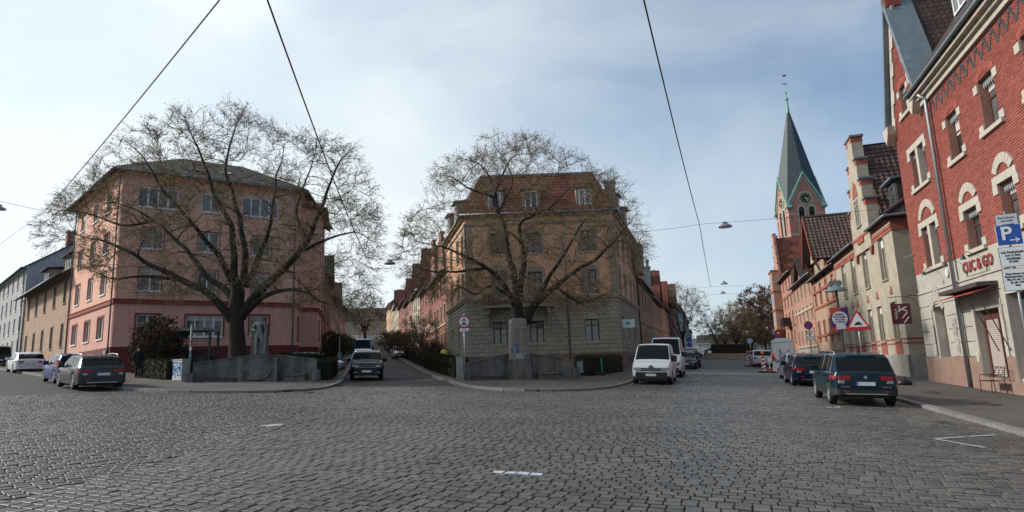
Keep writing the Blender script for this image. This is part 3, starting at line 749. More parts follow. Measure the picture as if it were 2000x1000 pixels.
    for q in range(2):
        for i in range(4): slab(root, I, [rings[q][i], rings[q][(i + 1) % 4], rings[q + 1][(i + 1) % 4], rings[q + 1][i]], .15, TILE_R if q == 0 else TILE_D)
    for i in range(4): MB().tube([rings[1][i], rings[1][(i + 1) % 4]], .12, 6).build('roof_edge', ZINC, root)
    for i in (0, 1, 2): MB().tube([rings[0][i] + Vector((0, 0, -.05)), rings[0][i + 1] + Vector((0, 0, -.05))], .09, 8).build('gutter', ZINC, root, None, True)
    for FM, xs in ((F, (2.5, 5.45, 9.85)), (FL, (3.0, 7.6)), (FR, (3.2, 8.5))):
        for x in xs:
            MB().box(x - .72, x + .72, -.1, 2.0, ZE + .05, ZE + 2.05).build('dormer', DSTONE, root, FM)
            window(root, FM, (x - .5, ZE + .35, x + .5, ZE + 1.8), WHITE, 2, 0, y=-.18)
            slab(root, FM, [(x - .95, -.4, ZE + 2.05), (x + .95, -.4, ZE + 2.05), (x + .95, 2.2, ZE + 2.4), (x - .95, 2.2, ZE + 2.4)], .1, ZINC, 'dormer_roof')
    chimney(root, FR, 2.2, .35, ZE - .3, ZE + 2.9, .8, DSTONE, ZINC); chimney(root, FR, 9, 5, ZE + 3, ZE + 6.0, .7, DSTONE, ZINC)
    MB().prism([(LR - 2.6, ZE - 3.5), (LR + .1, ZE - 3.5), (LR + .3, ZE - 1.2), (LR + .6, ZE - .9), (LR + .6, ZE - .5), (LR - 2.6, ZE - .5)], -.9, -.26).build('bay_top', DSTONE, root, FR)
    return root, A, B, C
b2root, b2A, b2B, b2C = corner_house()
# ------------------------------------------------------------------ red brick house on the right
RBRICK = mat('red facing brick', (.285, .068, .05), .8, .22, 3, .3, 50, isl=.24, fine=.1)
RMORT = mat('greyish pink mortar', (.31, .17, .135), .95, .12, 5)
RSTONE = mat('cream dressed stone', (.45, .41, .35), .85, .12, 3, .2, 40, stain=.12)
PLAST = mat('banded cream plaster', (.39, .365, .32), .88, .1, 1.5, .15, 50, stain=.12)
PLIN3 = mat('pinkish rendered plinth', (.24, .155, .125), .92, .15, 1.5, .3, 60)
SCAL = mat('grey scalloped blind', (.22, .25, .25), .7, .2, 8)
def red_house():
    A = G(1820, 749); root = thing('brick_house', 'red brick shop house with cream stone trim and pointed gable', 'building', A)
    ux = -dR; W = 17.5; F = fm(root, A, ux); ZB, ZE = 5.5, 12.95
    gx, gh, ga = 2.25, 4.5, 19.4
    gfo = [(1.95, 1.3, 3.3, 3.7), (6.95, .5, 9.35, 3.15), (10.1, .5, 12.6, 3.55), (13.4, 1.3, 14.8, 3.7)]
    w1 = [(2.0, 5.6, 4.1, 7.6), (7.4, 5.6, 8.8, 7.25), (10.85, 5.75, 12.1, 7.5), (14.0, 5.7, 15.3, 7.5)]
    w2 = [(1.95, 9.6, 4.05, 11.5), (7.1, 9.5, 8.4, 11.5), (10.6, 9.6, 11.95, 11.6), (14.1, 9.6, 15.4, 11.6)]
    wg = [(1.75, 13.6, 2.85, 15.1)]
    wall(root, F, W, -.6, ZB, gfo, PLAST, .45); wall(root, F, W, ZB, ZE + .35, w1 + w2, RMORT, .34)
    gpoly = [(0, ZE + .35), (gh, ZE + .35), (gx, ga), (0, ZE + .35)]
    ins = lambda x, z: z < ZE + .36 or (abs(x - gx) < gx * (ga - z) / (ga - ZE - .35) - .02)
    # gable masonry with its opening
    zt = ZE + .35; mb = MB()
    def gxs(z): q = gx * (ga - z) / (ga - zt); return gx - q, gx + q
    a, b, c, d = wg[0]
    for (z0, z1) in ((zt, b), (d, ga)):
        (l0, r0), (l1, r1) = gxs(z0), gxs(z1); mb.quad((l0, 0, z0), (r0, 0, z0), (r1, 0, z1), (l1, 0, z1)) if z1 < ga else mb.quad((l0, 0, z0), (r0, 0, z0), (gx, 0, ga))
    (l0, r0), (l1, r1) = gxs(b), gxs(d); mb.quad((l0, 0, b), (a, 0, b), (a, 0, d), (l1, 0, d)); mb.quad((c, 0, b), (r0, 0, b), (r1, 0, d), (c, 0, d))
    mb.quad((a, 0, b), (a, 0, d), (a, .34, d), (a, .34, b)).quad((c, 0, d), (c, 0, b), (c, .34, b), (c, .34, d)).quad((c, 0, b), (a, 0, b), (a, .34, b), (c, .34, b)).quad((a, 0, d), (c, 0, d), (c, .34, d), (a, .34, d))
    mb.build('gable_wall', RMORT, root, F)
    blocks(root, F, 0, W, ZB + .02, ga - .4, [(o[0], o[1], o[2], o[3]) for o in w1 + w2 + wg] + [(gh + .0, ZE + .3, W, 40)], .29, .098, .014, RBRICK, .02, 290, 'brick', ins, .5, .0)
    # stone dressings round the openings
    for o in w1 + w2 + wg:
        a, b, c, d = o; pair = c - a > 1.8
        wo = window(root, F, o, BRWN, 1 if pair else 2, .62, y=.27, blind=rnd.choice((0, .25, .45)) if not pair else 0)
        k = .30
        mb = MB().box(-.3, c - a + .3, -.4, -.26, -.16, 0).box(-.38, .0, -.33, -.262, .0, .3).box(c - a, c - a + .38, -.33, -.262, .0, .3)
        mb.build('sill', RSTONE, wo)
        mb = MB()
        arch = (o in w2 and not pair) or o in wg
        h = d - b
        if arch:
            mb.box(-.36, 0, -.33, -.262, h - .42, h - .1).box(c - a, c - a + .36, -.33, -.262, h - .42, h - .1)
        else:
            mb.box(-.34, c - a + .34, -.335, -.262, h, h + .30).box(-.4, 0, -.33, -.263, h - .34, h).box(c - a, c - a + .4, -.33, -.263, h - .34, h)
        if pair: mb.box((c - a) / 2 - .16, (c - a) / 2 + .16, -.32, -.02, 0, h)
        mb.build('stone_dressing', RSTONE, wo)
        if o in w1:
            R_ = (c - a) / 2 * .92; mb = MB(); n = 7 if not pair else 9
            for q in range(n):
                a0, a1 = math.pi * (.14 + .72 * q / n), math.pi * (.14 + .72 * (q + .93) / n); cx = (c - a) / 2; cz = h + .30 - R_ * .38
                p = [(cx + math.cos(t) * r, cz + math.sin(t) * r) for t, r in ((a0, R_), (a0, R_ + .36), (a1, R_ + .36), (a1, R_))]
                mb.prism(p[::-1][::-1], -.34, -.262)
            mb.build('relieving_arch', RSTONE, wo)
        if arch:
            mb = MB(); R_ = (c - a) * .72; cx = (c - a) / 2; cz = h - R_ * .82
            for q in range(11):
                a0, a1 = math.pi * (.27 + .46 * q / 11), math.pi * (.27 + .46 * (q + .9) / 11)
                mb.prism([(cx + math.cos(t) * r, cz + math.sin(t) * r) for t, r in ((a0, R_), (a0, R_ + .26), (a1, R_ + .26), (a1, R_))], -.3, -.262)
            mb.build('brick_arch', RBRICK, wo)
        # scalloped grey blind under the head
        mb = MB(); nn = max(4, int((c - a) / .16)); 
        for q in range(nn):
            x0 = (c - a) * q / nn; x1 = (c - a) * (q + 1) / nn
            if pair and abs((x0 + x1) / 2 - (c - a) / 2) < .18: continue
            mb.prism([(x0 + .01, h - .22), ((x0 + x1) / 2, h - .36), (x1 - .01, h - .22), (x1 - .01, h - .01), (x0 + .01, h - .01)], -.12, -.09)
        mb.build('scalloped_valance', SCAL, wo)
    # ground floor: rustication bands, plinth
    for r in range(5):
        z0 = 1.34 + r * .62; x = 0; cuts = sorted((o[0] - .28, o[2] + .28) for o in gfo if o[1] < z0 + .3 < o[3] + .35) + [(W, W)]
        for a, b in cuts:
            if a > x + .05: MB().box(x, a, -.05, .02, z0, z0 + .585).build('rusticated_band', PLAST, root, F)
            x = max(x, b)
    x = 0
    for a, b in [(o[0] - .02, o[2] + .02) for o in gfo if o[1] < 1] + [(W, W)]:
        MB().box(x, a, -.1, .02, -.6, 1.3).build('plinth', PLIN3, root, F); x = b
    o = gfo[0]; wo = window(root, F, o, BRWN, 1, .68, y=.38, blind=.6)
    mb = MB()
    for q in range(7):
        t0, t1 = math.pi * (.1 + .8 * q / 7), math.pi * (.1 + .8 * (q + .94) / 7); cx = .675; cz = 2.0
        mb.prism([(cx + math.cos(t) * r, cz + math.sin(t) * r) for t, r in ((t0, .66), (t0, 1.0), (t1, 1.35 if q in (2, 3, 4) else 1.0), (t1, .66))], -.46, -.38)
    mb.build('voussoirs', PLAST, wo)
    window(root, F, gfo[3], BRWN, 2, .68, y=.38)
    # shop door: roller shutter beside a glazed door
    dr = MB().box(6.95, 9.35, .24, .3, 2.75, 3.15).box(6.95, 7.1, .2, .3, .5, 2.75).box(9.2, 9.35, .2, .3, .5, 2.75).box(8.3, 8.4, .22, .3, .5, 2.75).build('shop_front', BRWN, root, F)
    mb = MB()
    for k in range(28): mb.box(7.1, 8.3, .25, .28 - .0, .52 + k * .08, .52 + k * .08 + .068)
    mb.build('roller_shutter', mat('pinkish shutter slats', (.42, .36, .33), .55, .06), dr)
    MB().quad((8.4, .27, .5), (9.2, .27, .5), (9.2, .27, 2.75), (8.4, .27, 2.75)).build('pane', GLASS, dr)
    MB().box(10.1, 12.6, .3, .36, .5, 1.0).box(10.1, 10.2, .28, .36, 1, 3.55).box(12.5, 12.6, .28, .36, 1, 3.55).box(10.2, 12.5, .28, .36, 3.4, 3.55).build('shop_window', BRWN, root, F)
    MB().quad((10.2, .33, 1.0), (12.5, .33, 1.0), (12.5, .33, 3.4), (10.2, .33, 3.4)).build('pane', GLASS, root, F)
    for o in gfo[1:3]: MB().box(o[0] - .25, o[0], -.09, .02, .0, o[3] + .3).box(o[2], o[2] + .25, -.09, .02, .0, o[3] + .3).box(o[0], o[2], -.085, .02, o[3], o[3] + .3).build('door_surround', PLAST, root, F)
    MB().box(6.6, 12.8, -.22, .2, -.6, .38).box(6.9, 9.4, -.12, .2, .38, .5).build('doorstep', PLIN3, root, F)
    MB().box(6.62, 6.86, -.12, -.09, 1.1, 1.5).build('wall_notice', RSTONE, root, F)
    # stone band, ground-floor top, awning box, sign
    MB().box(-.03, W, -.06, .02, 4.48, 4.56).build('string_course', PLAST, root, F)
    aw = MB().prism([(5.35, 3.96), (9.6, 3.96), (9.6, 4.12), (5.35, 4.12)], -.75, -.08).build('awning_box', mat('dark awning metal', (.05, .045, .045), .6, .1), root, F)
    slab(aw, Matrix.Identity(4), [(5.36, -.95, 3.72), (9.58, -.95, 3.72), (9.58, -.2, 3.95), (5.36, -.2, 3.95)], .02, mat('red awning cloth', (.38, .06, .04), .8, .15), 'awning_cloth')
    for x in (8.9, 9.9): MB().tube([(x, -.12, 1.5), (x - .2, -.5, 2.8), (x - .45, -.85, 3.75)], .022, 6).build('awning_arm', DKMETAL, aw)
    LET = mat('dark red letters', (.26, .035, .04), .6, .1)
    text('CUC & GO', .62, LET, root, F @ T(7.95, -.05, 4.97), 'shop_lettering', .015, sp=1.0, bold=.008)
    MB().tube([(6.9, -.04, 4.6), (9.05, -.04, 4.6), (9.05, -.04, 4.85)], .012, 4).build('sign_frame', DKMETAL, root, F)
    MB().lathe([(.16, -.08), (.19, -.07), (.19, -.02)], 18, (4.55, 0, 5.05), 'y').disc((4.55, -.08, 5.05), .16).build('round_plaque', mat('white enamel', (.6, .58, .56), .4, .05), root, F)
    for x in (3.9, 6.75, 8.75):
        mb = MB().tube([(x - .7, -.06, 5.35), (x - .3, -.5, 5.45), (x, -.75, 5.25)], .014, 5).lathe([(.02, .1), (.05, .08), (.11, -.06)], 10, (x, -.76, 5.17)); mb.build('sign_lamp', DKMETAL, root, F)
    for x, z0, z1 in ((1.25, 1.4, 2.9), (4.3, 1.4, 3.0)):
        MB().box(x, x + .5, -.08, -.052, z0, z1).build('poster', mat('faded poster', (.33, .29, .27), .7, .6, 5), root, F)
    # pipes, cornice, frieze, roof
    pipe(root, F, 5.65, .0, ZE + .3, GALV, -.18, .085)
    MB().box(gh, W + .2, -.15, .1, ZE + .0, ZE + .25).box(gh, W + .2, -.3, .1, ZE + .25, ZE + .42).box(gh, W + .2, -.5, .1, ZE + .42, ZE + .56).build('eaves_cornice', RSTONE, root, F)
    gutter(root, F, gh - .1, W + .2, -.62, ZE + .66)
    TEAL = mat('dark glazed frieze brick', (.03, .045, .05), .45, .2, 5); mb = MB()
    for k in range(34):
        x = gh + .35 + k * .36
        for q in range(4): s = q if k % 2 == 0 else 3 - q; mb.mbox(T(x + q * .09, 0, ZE - .75 + s * .16), 0, .085, -.035, -.015, 0, .2)
    stuff(mb.build('zigzag_frieze', TEAL, root, F))
    # gable coping, corbels, roof
    for s in (-1, 1):
        d_ = Vector((gx, 0, ga - zt)).normalized(); L_ = math.hypot(gx, ga - zt)
        for k in range(9):
            t0, t1 = k / 9, (k + .96) / 9
            x0, x1 = gx + s * gx * (1 - t0), gx + s * gx * (1 - t1); z0, z1 = zt + (ga - zt) * t0, zt + (ga - zt) * t1
            p = [(x0 + s * .1, z0), (x1 + s * .1, z1), (x1 - s * (.3 if k % 2 else .5), z1), (x0 - s * (.3 if k % 2 else .5), z0)]
            MB().prism(p if s < 0 else p[::-1], -.1, .02).build('coping_stone', RSTONE, root, F)
        MB().prism([(gx + s * (gx + .05), zt - .6), (gx + s * (gx + .45), zt + .1), (gx + s * (gx + .45), zt + .3), (gx + s * (gx - .5), zt + .3), (gx + s * (gx - .4), zt - .1)][::s], -.45, .05).build('kneeler', RSTONE, root, F)
        slab(root, F, [(gx + s * (gx + .55), -.35, zt + .35 - .0), (gx, -.35, ga + .65), (gx, .95, ga + .65), (gx + s * (gx + .55), .95, zt + .35)], .25, ZINC, 'gable_flashing')
        slab(root, F, [(gx + s * (gx + .35), .95, zt + .38), (gx, .95, ga + .5), (gx, 6, ga + .5), (gx + s * (gx + .35), 3.2, zt + .38)], .16, TILE_B, 'gable_roof')
    MB().box(gx - .35, gx + .35, -.3, .4, ga, ga + 1.2).box(gx - .45, gx + .45, -.4, .5, ga + 1.2, ga + 1.35).build('gable_finial', RBRICK, root, F)
    slab(root, F, [(gh, -.62, ZE + .66), (W + .2, -.62, ZE + .66), (W + .2, 4.6, ZE + 8.2), (gh, 4.6, ZE + 8.2)], .16, TILE_B)
    slab(root, F, [(-.1, 1.2, ZE + 3.0), (gh, 1.2, ZE + 3.0), (gh, 4.6, ZE + 8.2), (-.1, 4.6, ZE + 8.2)], .16, TILE_B)
    for x in (8.4, 12.6):
        MB().box(x - .85, x + .85, .75, 2.6, ZE + 2.6, ZE + 4.6).build('dormer', mat('slate cladding', (.05, .055, .06), .6, .3, 6), root, F)
        window(root, F, (x - .6, ZE + 2.8, x + .6, ZE + 4.3), WHITE, 2, 0, y=.68); slab(root, F, [(x - 1.1, .45, ZE + 4.6), (x + 1.1, .45, ZE + 4.6), (x + 1.1, 3.0, ZE + 5.0), (x - 1.1, 3.0, ZE + 5.0)], .12, ZINC, 'dormer_roof')
    mb = MB().quad((0, 10, -.6), (0, 0, -.6), (0, 0, ZE + .3), (0, 4.6, ZE + 7.8), (0, 10, ZE)); mb.build('side_wall', brickmat('red brick far', (.36, .07, .045), (.28, .055, .035), (.3, .2, .17), .25, .08, .012), root, F)
    MB().quad((W, 0, -.6), (W, 10, -.6), (W, 10, ZE), (W, 4.6, ZE + 7.8), (W, 0, ZE + .3)).build('side_wall', MATS['red brick far'], root, F)
    return root, F, A
r1, r1F, r1A = red_house()
# ------------------------------------------------------------------ cream brick house with stepped gable
CREAM = brickmat('cream facing brick', (.43, .385, .305), (.36, .315, .245), (.32, .285, .23), .25, .085, .013, .88, .14, .4)
SHADE = CREAM
RBAND = brickmat('red band brick', (.38, .085, .055), (.3, .065, .045), (.25, .15, .12), .25, .085, .012)
_tile = None
def tiles(root, FM, P0, U, V, nu, nv, m, name='roof_tile', nind=0, tu=.3, tv=.34):
    """pantiles on a roof plane: P0 lower corner, U along the eave, V up the slope (unit vectors)"""
    global _tile
    P0, U, V = Vector(P0), Vector(U).normalized(), Vector(V).normalized(); Nn = U.cross(V).normalized()
    if Nn.z < 0: Nn = -Nn
    prof = [(0, .03), (.12, .06), (.3, .065), (.45, .03), (.7, .012), (.88, .02), (1, .035)]
    base = MB()
    for a, b in prof: base.v.append((a * tu, -.02, b))
    for a, b in prof: base.v.append((a * tu, tv * 1.05, b - .05))
    for a, b in prof: base.v.append((a * tu, -.02, b - .035))
    n = len(prof); base.f = [(i, i + 1, n + i + 1, n + i) for i in range(n - 1)] + [(2 * n + i, 2 * n + i + 1, i + 1, i) for i in range(n - 1)]
    me = base.mesh(name, m); acc = MB()
    for j in range(nv):
        for i in range(nu):
            M = Matrix.Identity(4); p = P0 + U * (i * tu) + V * (j * tv) + Nn * rnd.uniform(0, .012)
            for k in range(3): M[k][0], M[k][1], M[k][2] = U[k], V[k], Nn[k]
            M.translation = p
            if j * nu + i < nind: link(name, me, root, FM @ M)
            else:
                b0 = len(acc.v); acc.v += [tuple(M @ Vector(v)) for v in base.v]; acc.f += [tuple(b0 + q for q in f) for f in base.f]
    if acc.v: stuff(acc.build(name + 's', m, root, FM))
TILEM = mat('brown pantile', (.065, .034, .028), .55, .2, 4, isl=.3)
TILEM2 = mat('weathered brown pantile', (.085, .048, .038), .65, .25, 4, isl=.35)
def cream_house():
    cr = G(1783, 741); W = 18.2; A = cr + dR * W; A.z = cr.z
    root = thing('cream_house', 'cream brick house with stepped gable and red brick bands beside the red shop house', 'building', A)
    F = fm(root, A, -dR); ZE = 9.5; X = lambda t: W - t
    up = [(X(t) - .62, 6.1, X(t) + .62, 8.75) for t in (2.75, 7.4, 11.3, 14.9)]
    gf = [(X(t) - .6, 2.3, X(t) + .6, 4.6) for t in (1.8, 5.2, 7.9, 11.2, 12.9, 15.6)]
    wall(root, F, W, -.4, ZE, up + gf, CREAM, .2)
    for k, o in enumerate(up + gf):
        window(root, F, o, STONE, 2, .78 if k < 4 else .8, y=.14, sill=DSTONE, sur=(DSTONE, .16) if k < 4 else (STONE, .12), blind=.22, bm=WHITE, lint=(STONE, .3) if k >= 4 else None)
        if k >= 4: MB().prism([(o[0] + .3, o[3] + .5), (o[2] - .3, o[3] + .5), ((o[0] + o[2]) / 2, o[3] + 1.0)], -.05, .01).build('red_arch_panel', RBAND, root, F)
        if k >= 4: MB().box(o[0] - .1, o[2] + .1, -.03, .01, 1.45, 2.15).build('apron_panel', RBAND, root, F)
    MB().box(-.05, W + .12, -.14, .05, -.6, 1.4).build('plinth', mat('grey rendered plinth', (.30, .28, .255), .92, .15, 1.5, .3, 60, stain=.2), root, F)
    for z in (2.05, 2.3): MB().box(0, W, -.03, .0, z, z + .09).build('red_band', RBAND, root, F)
    gx, hw = X(6.9), 2.55
    for a, b in ((0, gx - hw), (gx + hw, W + .02)):
        for k, (z, y) in enumerate(((8.75, .05), (8.95, .09), (9.15, .05), (9.35, .16), (9.5, .24))): MB().box(a, b, -y, .02, z, z + .19).build('corbelled_cornice', RBAND if k != 2 else CREAM, root, F)
    # stepped gable
    st = 4; poly = [(gx - hw, 8.6), (gx + hw, 8.6)]; top = 16.7; z0 = 11.0
    steps = [(hw, 11.8), (hw - .6, 13.3), (hw - 1.15, 14.9), (hw - 1.7, 16.7)]
    poly += [(gx + hw, 11.8)]
    for i, (h_, z) in enumerate(steps):
        if i: poly += [(gx + h_, steps[i - 1][1]), (gx + h_, z)]
    poly += [(2 * gx - a, b) for a, b in poly[:1:-1]]
    MB().prism(poly, -.16, .55).build('stepped_gable', CREAM, root, F)
    window(root, F, (gx - .55, 10.4, gx + .55, 12.3), STONE, 2, .8, y=-.22, sill=DKMETAL, sur=(STONE, .14))
    MB().prism([(gx - .7, 12.5), (gx + .7, 12.5), (gx + .45, 13.3), (gx, 13.6), (gx - .45, 13.3)], -.2, -.15).build('blind_arch', RBAND, root, F)
    for i, (h_, z) in enumerate(steps):
        inn = steps[i + 1][0] if i < 3 else .0
        for s in (-1, 1):
            MB().box(*sorted((gx + s * (h_ + .1), gx + s * (inn - (.0 if i < 3 else 0)))), -.26, .65, z, z + .13).build('coping', ZINC, root, F)
            MB().box(*sorted((gx + s * h_ + s * .012, gx + s * (h_ - .5))), -.175, .565, z - .4, z).build('red_step', RBAND, root, F)
    MB().box(gx - hw, gx + hw, -.22, .0, 9.55, 9.75).box(gx - .9, gx + .9, -.25, .0, 9.2, 9.5).build('gable_band', RBAND, root, F)
    for s in (-1, 1): MB().prism([(gx + s * (hw - .35), 8.0), (gx + s * hw, 8.6), (gx + s * (hw - .7), 8.6)][::s], -.16, .02).build('gable_corbel', RBAND, root, F)
    # saddle roof behind the gable: tiled slope facing the square
    rz, ez = 16.3, 11.2
    for s in (-1, 1):
        a, b, c, d = (gx + s * (hw + .3), .56, ez - .6), (gx + s * (hw + .3), 9, ez - .6), (gx, 9, rz), (gx, .56, rz)
        slab(root, F, [a, b, c, d], .12, TILE_B)
        if s > 0:
            V = Vector((gx, 0, rz)) - Vector((gx + hw + .3, 0, ez - .6))
            tiles(root, F, (gx + hw + .3, .56, ez - .55), (0, 1, 0), V, 24, int(V.length / .36), TILEM, nind=290, tu=.34, tv=.36)
    # main roof, hipped at the right end
    slab(root, F, [(-.1, -.35, ZE + .1), (gx - hw, -.35, ZE + .1), (gx - hw, 4.5, ZE + 4.4), (-.1, 4.5, ZE + 4.4)], .14, TILE_B)
    slab(root, F, [(gx + hw, -.35, ZE + .1), (W + .4, -.35, ZE + .1), (W - 3.2, 4.5, ZE + 3.4), (gx + hw, 4.5, ZE + 3.4)], .14, TILE_B)
    slab(root, F, [(W + .4, -.35, ZE + .1), (W + .4, 9.4, ZE + .1), (W - 3.2, 4.5, ZE + 3.4)], .14, TILE_B)
    for k in range(9): t = k / 8; MB().tube([Vector((W + .4, -.35, ZE + .2)).lerp(Vector((W - 3.2, 4.5, ZE + 3.5)), t * .9), Vector((W + .4, -.35, ZE + .2)).lerp(Vector((W - 3.2, 4.5, ZE + 3.5)), t * .9 + .1)], .13, 6).build('hip_tile', TILEM, root, F)
    gutter(root, F, gx + hw, W + .5, -.45, ZE + .08); gutter(root, F, -.1, gx - hw, -.45, ZE + .08); MB().tube([(W + .5, -.45, ZE + .08), (W + .5, 9, ZE + .08)], .085, 8).build('gutter', ZINC, root, F)
    # dormer on the near slope
    MB().box(gx + 2.9, gx + 4.7, 1.2, 3.6, ZE + .9, ZE + 3.0).build('dormer', mat('brown boarding', (.05, .035, .03), .8, .2, 5), root, F)
    window(root, F, (gx + 3.1, ZE + 1.1, gx + 4.5, ZE + 2.7), ZINC, 1, 0, y=1.12); slab(root, F, [(gx + 2.6, .8, ZE + 3.0), (gx + 5, .8, ZE + 3.0), (gx + 5, 4.2, ZE + 3.3), (gx + 2.6, 4.2, ZE + 3.3)], .14, ZINC, 'dormer_roof')
    # end wall to the alley
    MB().quad((W, 0, -.5), (W, 9, -.5), (W, 9, ZE), (W, 0, ZE)).build('side_wall', CREAM, root, F)
    MB().box(W, W + .06, -.02, 9, 8.75, ZE + .1).build('red_cornice', RBAND, root, F)
    for z in (2.05, 2.3): MB().box(W, W + .03, 0, 9, z, z + .09).build('red_band', RBAND, root, F)
    MB().box(W, W + .12, -.13, 9, -.6, 1.4).build('plinth', MATS['grey rendered plinth'], root, F)
    MB().tube([(W + .2, 2.2, 0), (W + .2, 2.2, ZE - .2), (W + .45, 2.2, ZE)], .08, 8).build('downpipe', mat('dark teal pipe', (.02, .03, .035), .5, .1), root, F)
    MB().quad((0, 9, -.5), (0, 0, -.5), (0, 0, ZE), (0, 9, ZE)).build('side_wall', CREAM, root, F)
    return root, F, cr
cream_house()
CR0 = G(1783, 741)
def R_house(name, label, t0, t1, *a, **k): 
    A = CR0 + dR * t1; return rowhouse(name, label, A, -dR, t1 - t0, *a, **k)
TAN = brickmat('orange tan brick', (.46, .295, .2), (.39, .24, .16), (.33, .24, .18), .25, .085, .013)
ROSE = brickmat('rose brick', (.45, .235, .175), (.38, .185, .135), (.33, .22, .18), .25, .085, .013)
DRED = brickmat('deep red brick', (.32, .115, .085), (.26, .09, .068), (.26, .16, .13), .25, .085, .013)
OCHRE = mat('ochre render', (.36, .285, .19), .9, .12, 1.2, .2, 60, stain=.15)
PALE = mat('pale grey render', (.40, .40, .39), .9, .1, 1.2, .2, 60, stain=.15)
CRR = mat('cream render', (.46, .4, .31), .9, .12, 1.2, .2, 60, stain=.15)
r3, r3F = R_house('tan_house', 'orange tan brick house with red bands and a big brown tiled cross gable', 18.4, 31.5, 9.3, TAN, RBAND, TILE_B, 4, 2, z0=1.9, band=(3.2, 6.0, 7.6), wsz=(.9, 1.9), depth=10, rise=3.2, plinth=PLIN2, sides='lr')
# its cross gable: timber front, tiled slope facing the square
def cross_gable(root, F, gx, hw, ze, rz, fy, back):
    MB().prism([(gx - hw, ze), (gx + hw, ze), (gx + hw * .45, rz - 1.9), (gx - hw * .45, rz - 1.9)], fy + .7, fy + .9).build('gable_front', CRR, root, F)
    MB().prism([(gx - hw, 8.9), (gx + hw, 8.9), (gx + hw, ze), (gx - hw, ze)], .0, .3).build('gable_base', TAN, root, F)
    for s in (-1, 1):
        V = Vector((gx, 0, rz)) - Vector((gx + s * (hw + .4), 0, ze - .3))
        slab(root, F, [(gx + s * (hw + .4), fy, ze - .3), (gx + s * (hw + .4), back, ze - .3), (gx, back, rz), (gx, fy, rz)], .12, TILE_B)
        if s > 0: tiles(root, F, (gx + hw + .4, fy, ze - .24), (0, 1, 0), V, int((back - fy) / .36), int(V.length / .4), TILEM2, nind=0, tu=.36, tv=.4)
        MB().prism([(gx + s * (hw + .45), ze - .45), (gx + s * (hw + .45), ze - .1), (gx, rz + .12), (gx, rz - .25)][::-s], fy - .06, fy + .02).build('bargeboard', REDP, root, F)
        MB().tube([(gx + s * hw * .85, fy + .1, ze + .0), (gx + s * hw * .85, .0, 8.6)], .09, 5).build('bracket', BRWN, root, F)
    window(root, F, (gx - .6, 9.3, gx + .6, 10.9), STONE, 2, 0, y=-.06, sill=RBAND)
    MB().tube([(gx, fy, rz + .05), (gx, back, rz + .05)], .14, 6).build('ridge_tiles', TILEM2, root, F)
cross_gable(r3, r3F, 5.6, 2.9, 10.6, 15.0, -1.0, 7.4)
R_house('rose_house', 'rose brick house with a projecting bay and small balcony below the church', 31.8, 47.5, 10.0, ROSE, CRR, TILE_B, 5, 3, z0=2.0, band=(2.1, 6.2), wsz=(.85, 1.6), depth=10, rise=3.6, plinth=PALE, gable=[(9.5, 5, 10.1, 2.4, False)])
r5, r5F = R_house('stepped_house', 'tall red sandstone coloured house with stepped gable and oriel, left of the church', 47.8, 66, 12.2, ROSE, DRED, TILE_R, 5, 4, z0=2.2, band=(4.8, 9.0), wsz=(.8, 1.7), depth=11, rise=5.0, gable=[(3.4, 5.6, 13.2, 6.4, True)], chim=((.6, .5, 2.6, .7, ROSE, False),))
MB().box(2.0, 6.0, -1.1, -.1, 4.9, 13.6).build('oriel', ROSE, r5, r5F)
for z in (5.6, 8.4, 11.2):
    window(r5, r5F, (2.5, z, 3.7, z + 1.8), WHITE, 2, 0, y=-1.16, sur=(DRED, .1)); window(r5, r5F, (4.3, z, 5.5, z + 1.8), WHITE, 2, 0, y=-1.16, sur=(DRED, .1))
for z in (4.8, 7.7, 10.5, 13.6): MB().box(1.9, 6.1, -1.22, -.05, z, z + .2).build('oriel_band', DRED, r5, r5F)
MB().prism([(2.0, 4.8), (6.0, 4.8), (5.0, 3.6), (3.0, 3.6)][::-1], -.9, -.1).build('oriel_corbel', DRED, r5, r5F)
MB().box(11, 14.5, -1.1, -.1, 5.0, 5.2).box(11, 14.5, -1.12, -1.05, 5.2, 6.1).box(11, 11.07, -1.05, -.1, 5.2, 6.1).box(14.43, 14.5, -1.05, -.1, 5.2, 6.1).build('balcony', DKMETAL, r5, r5F)
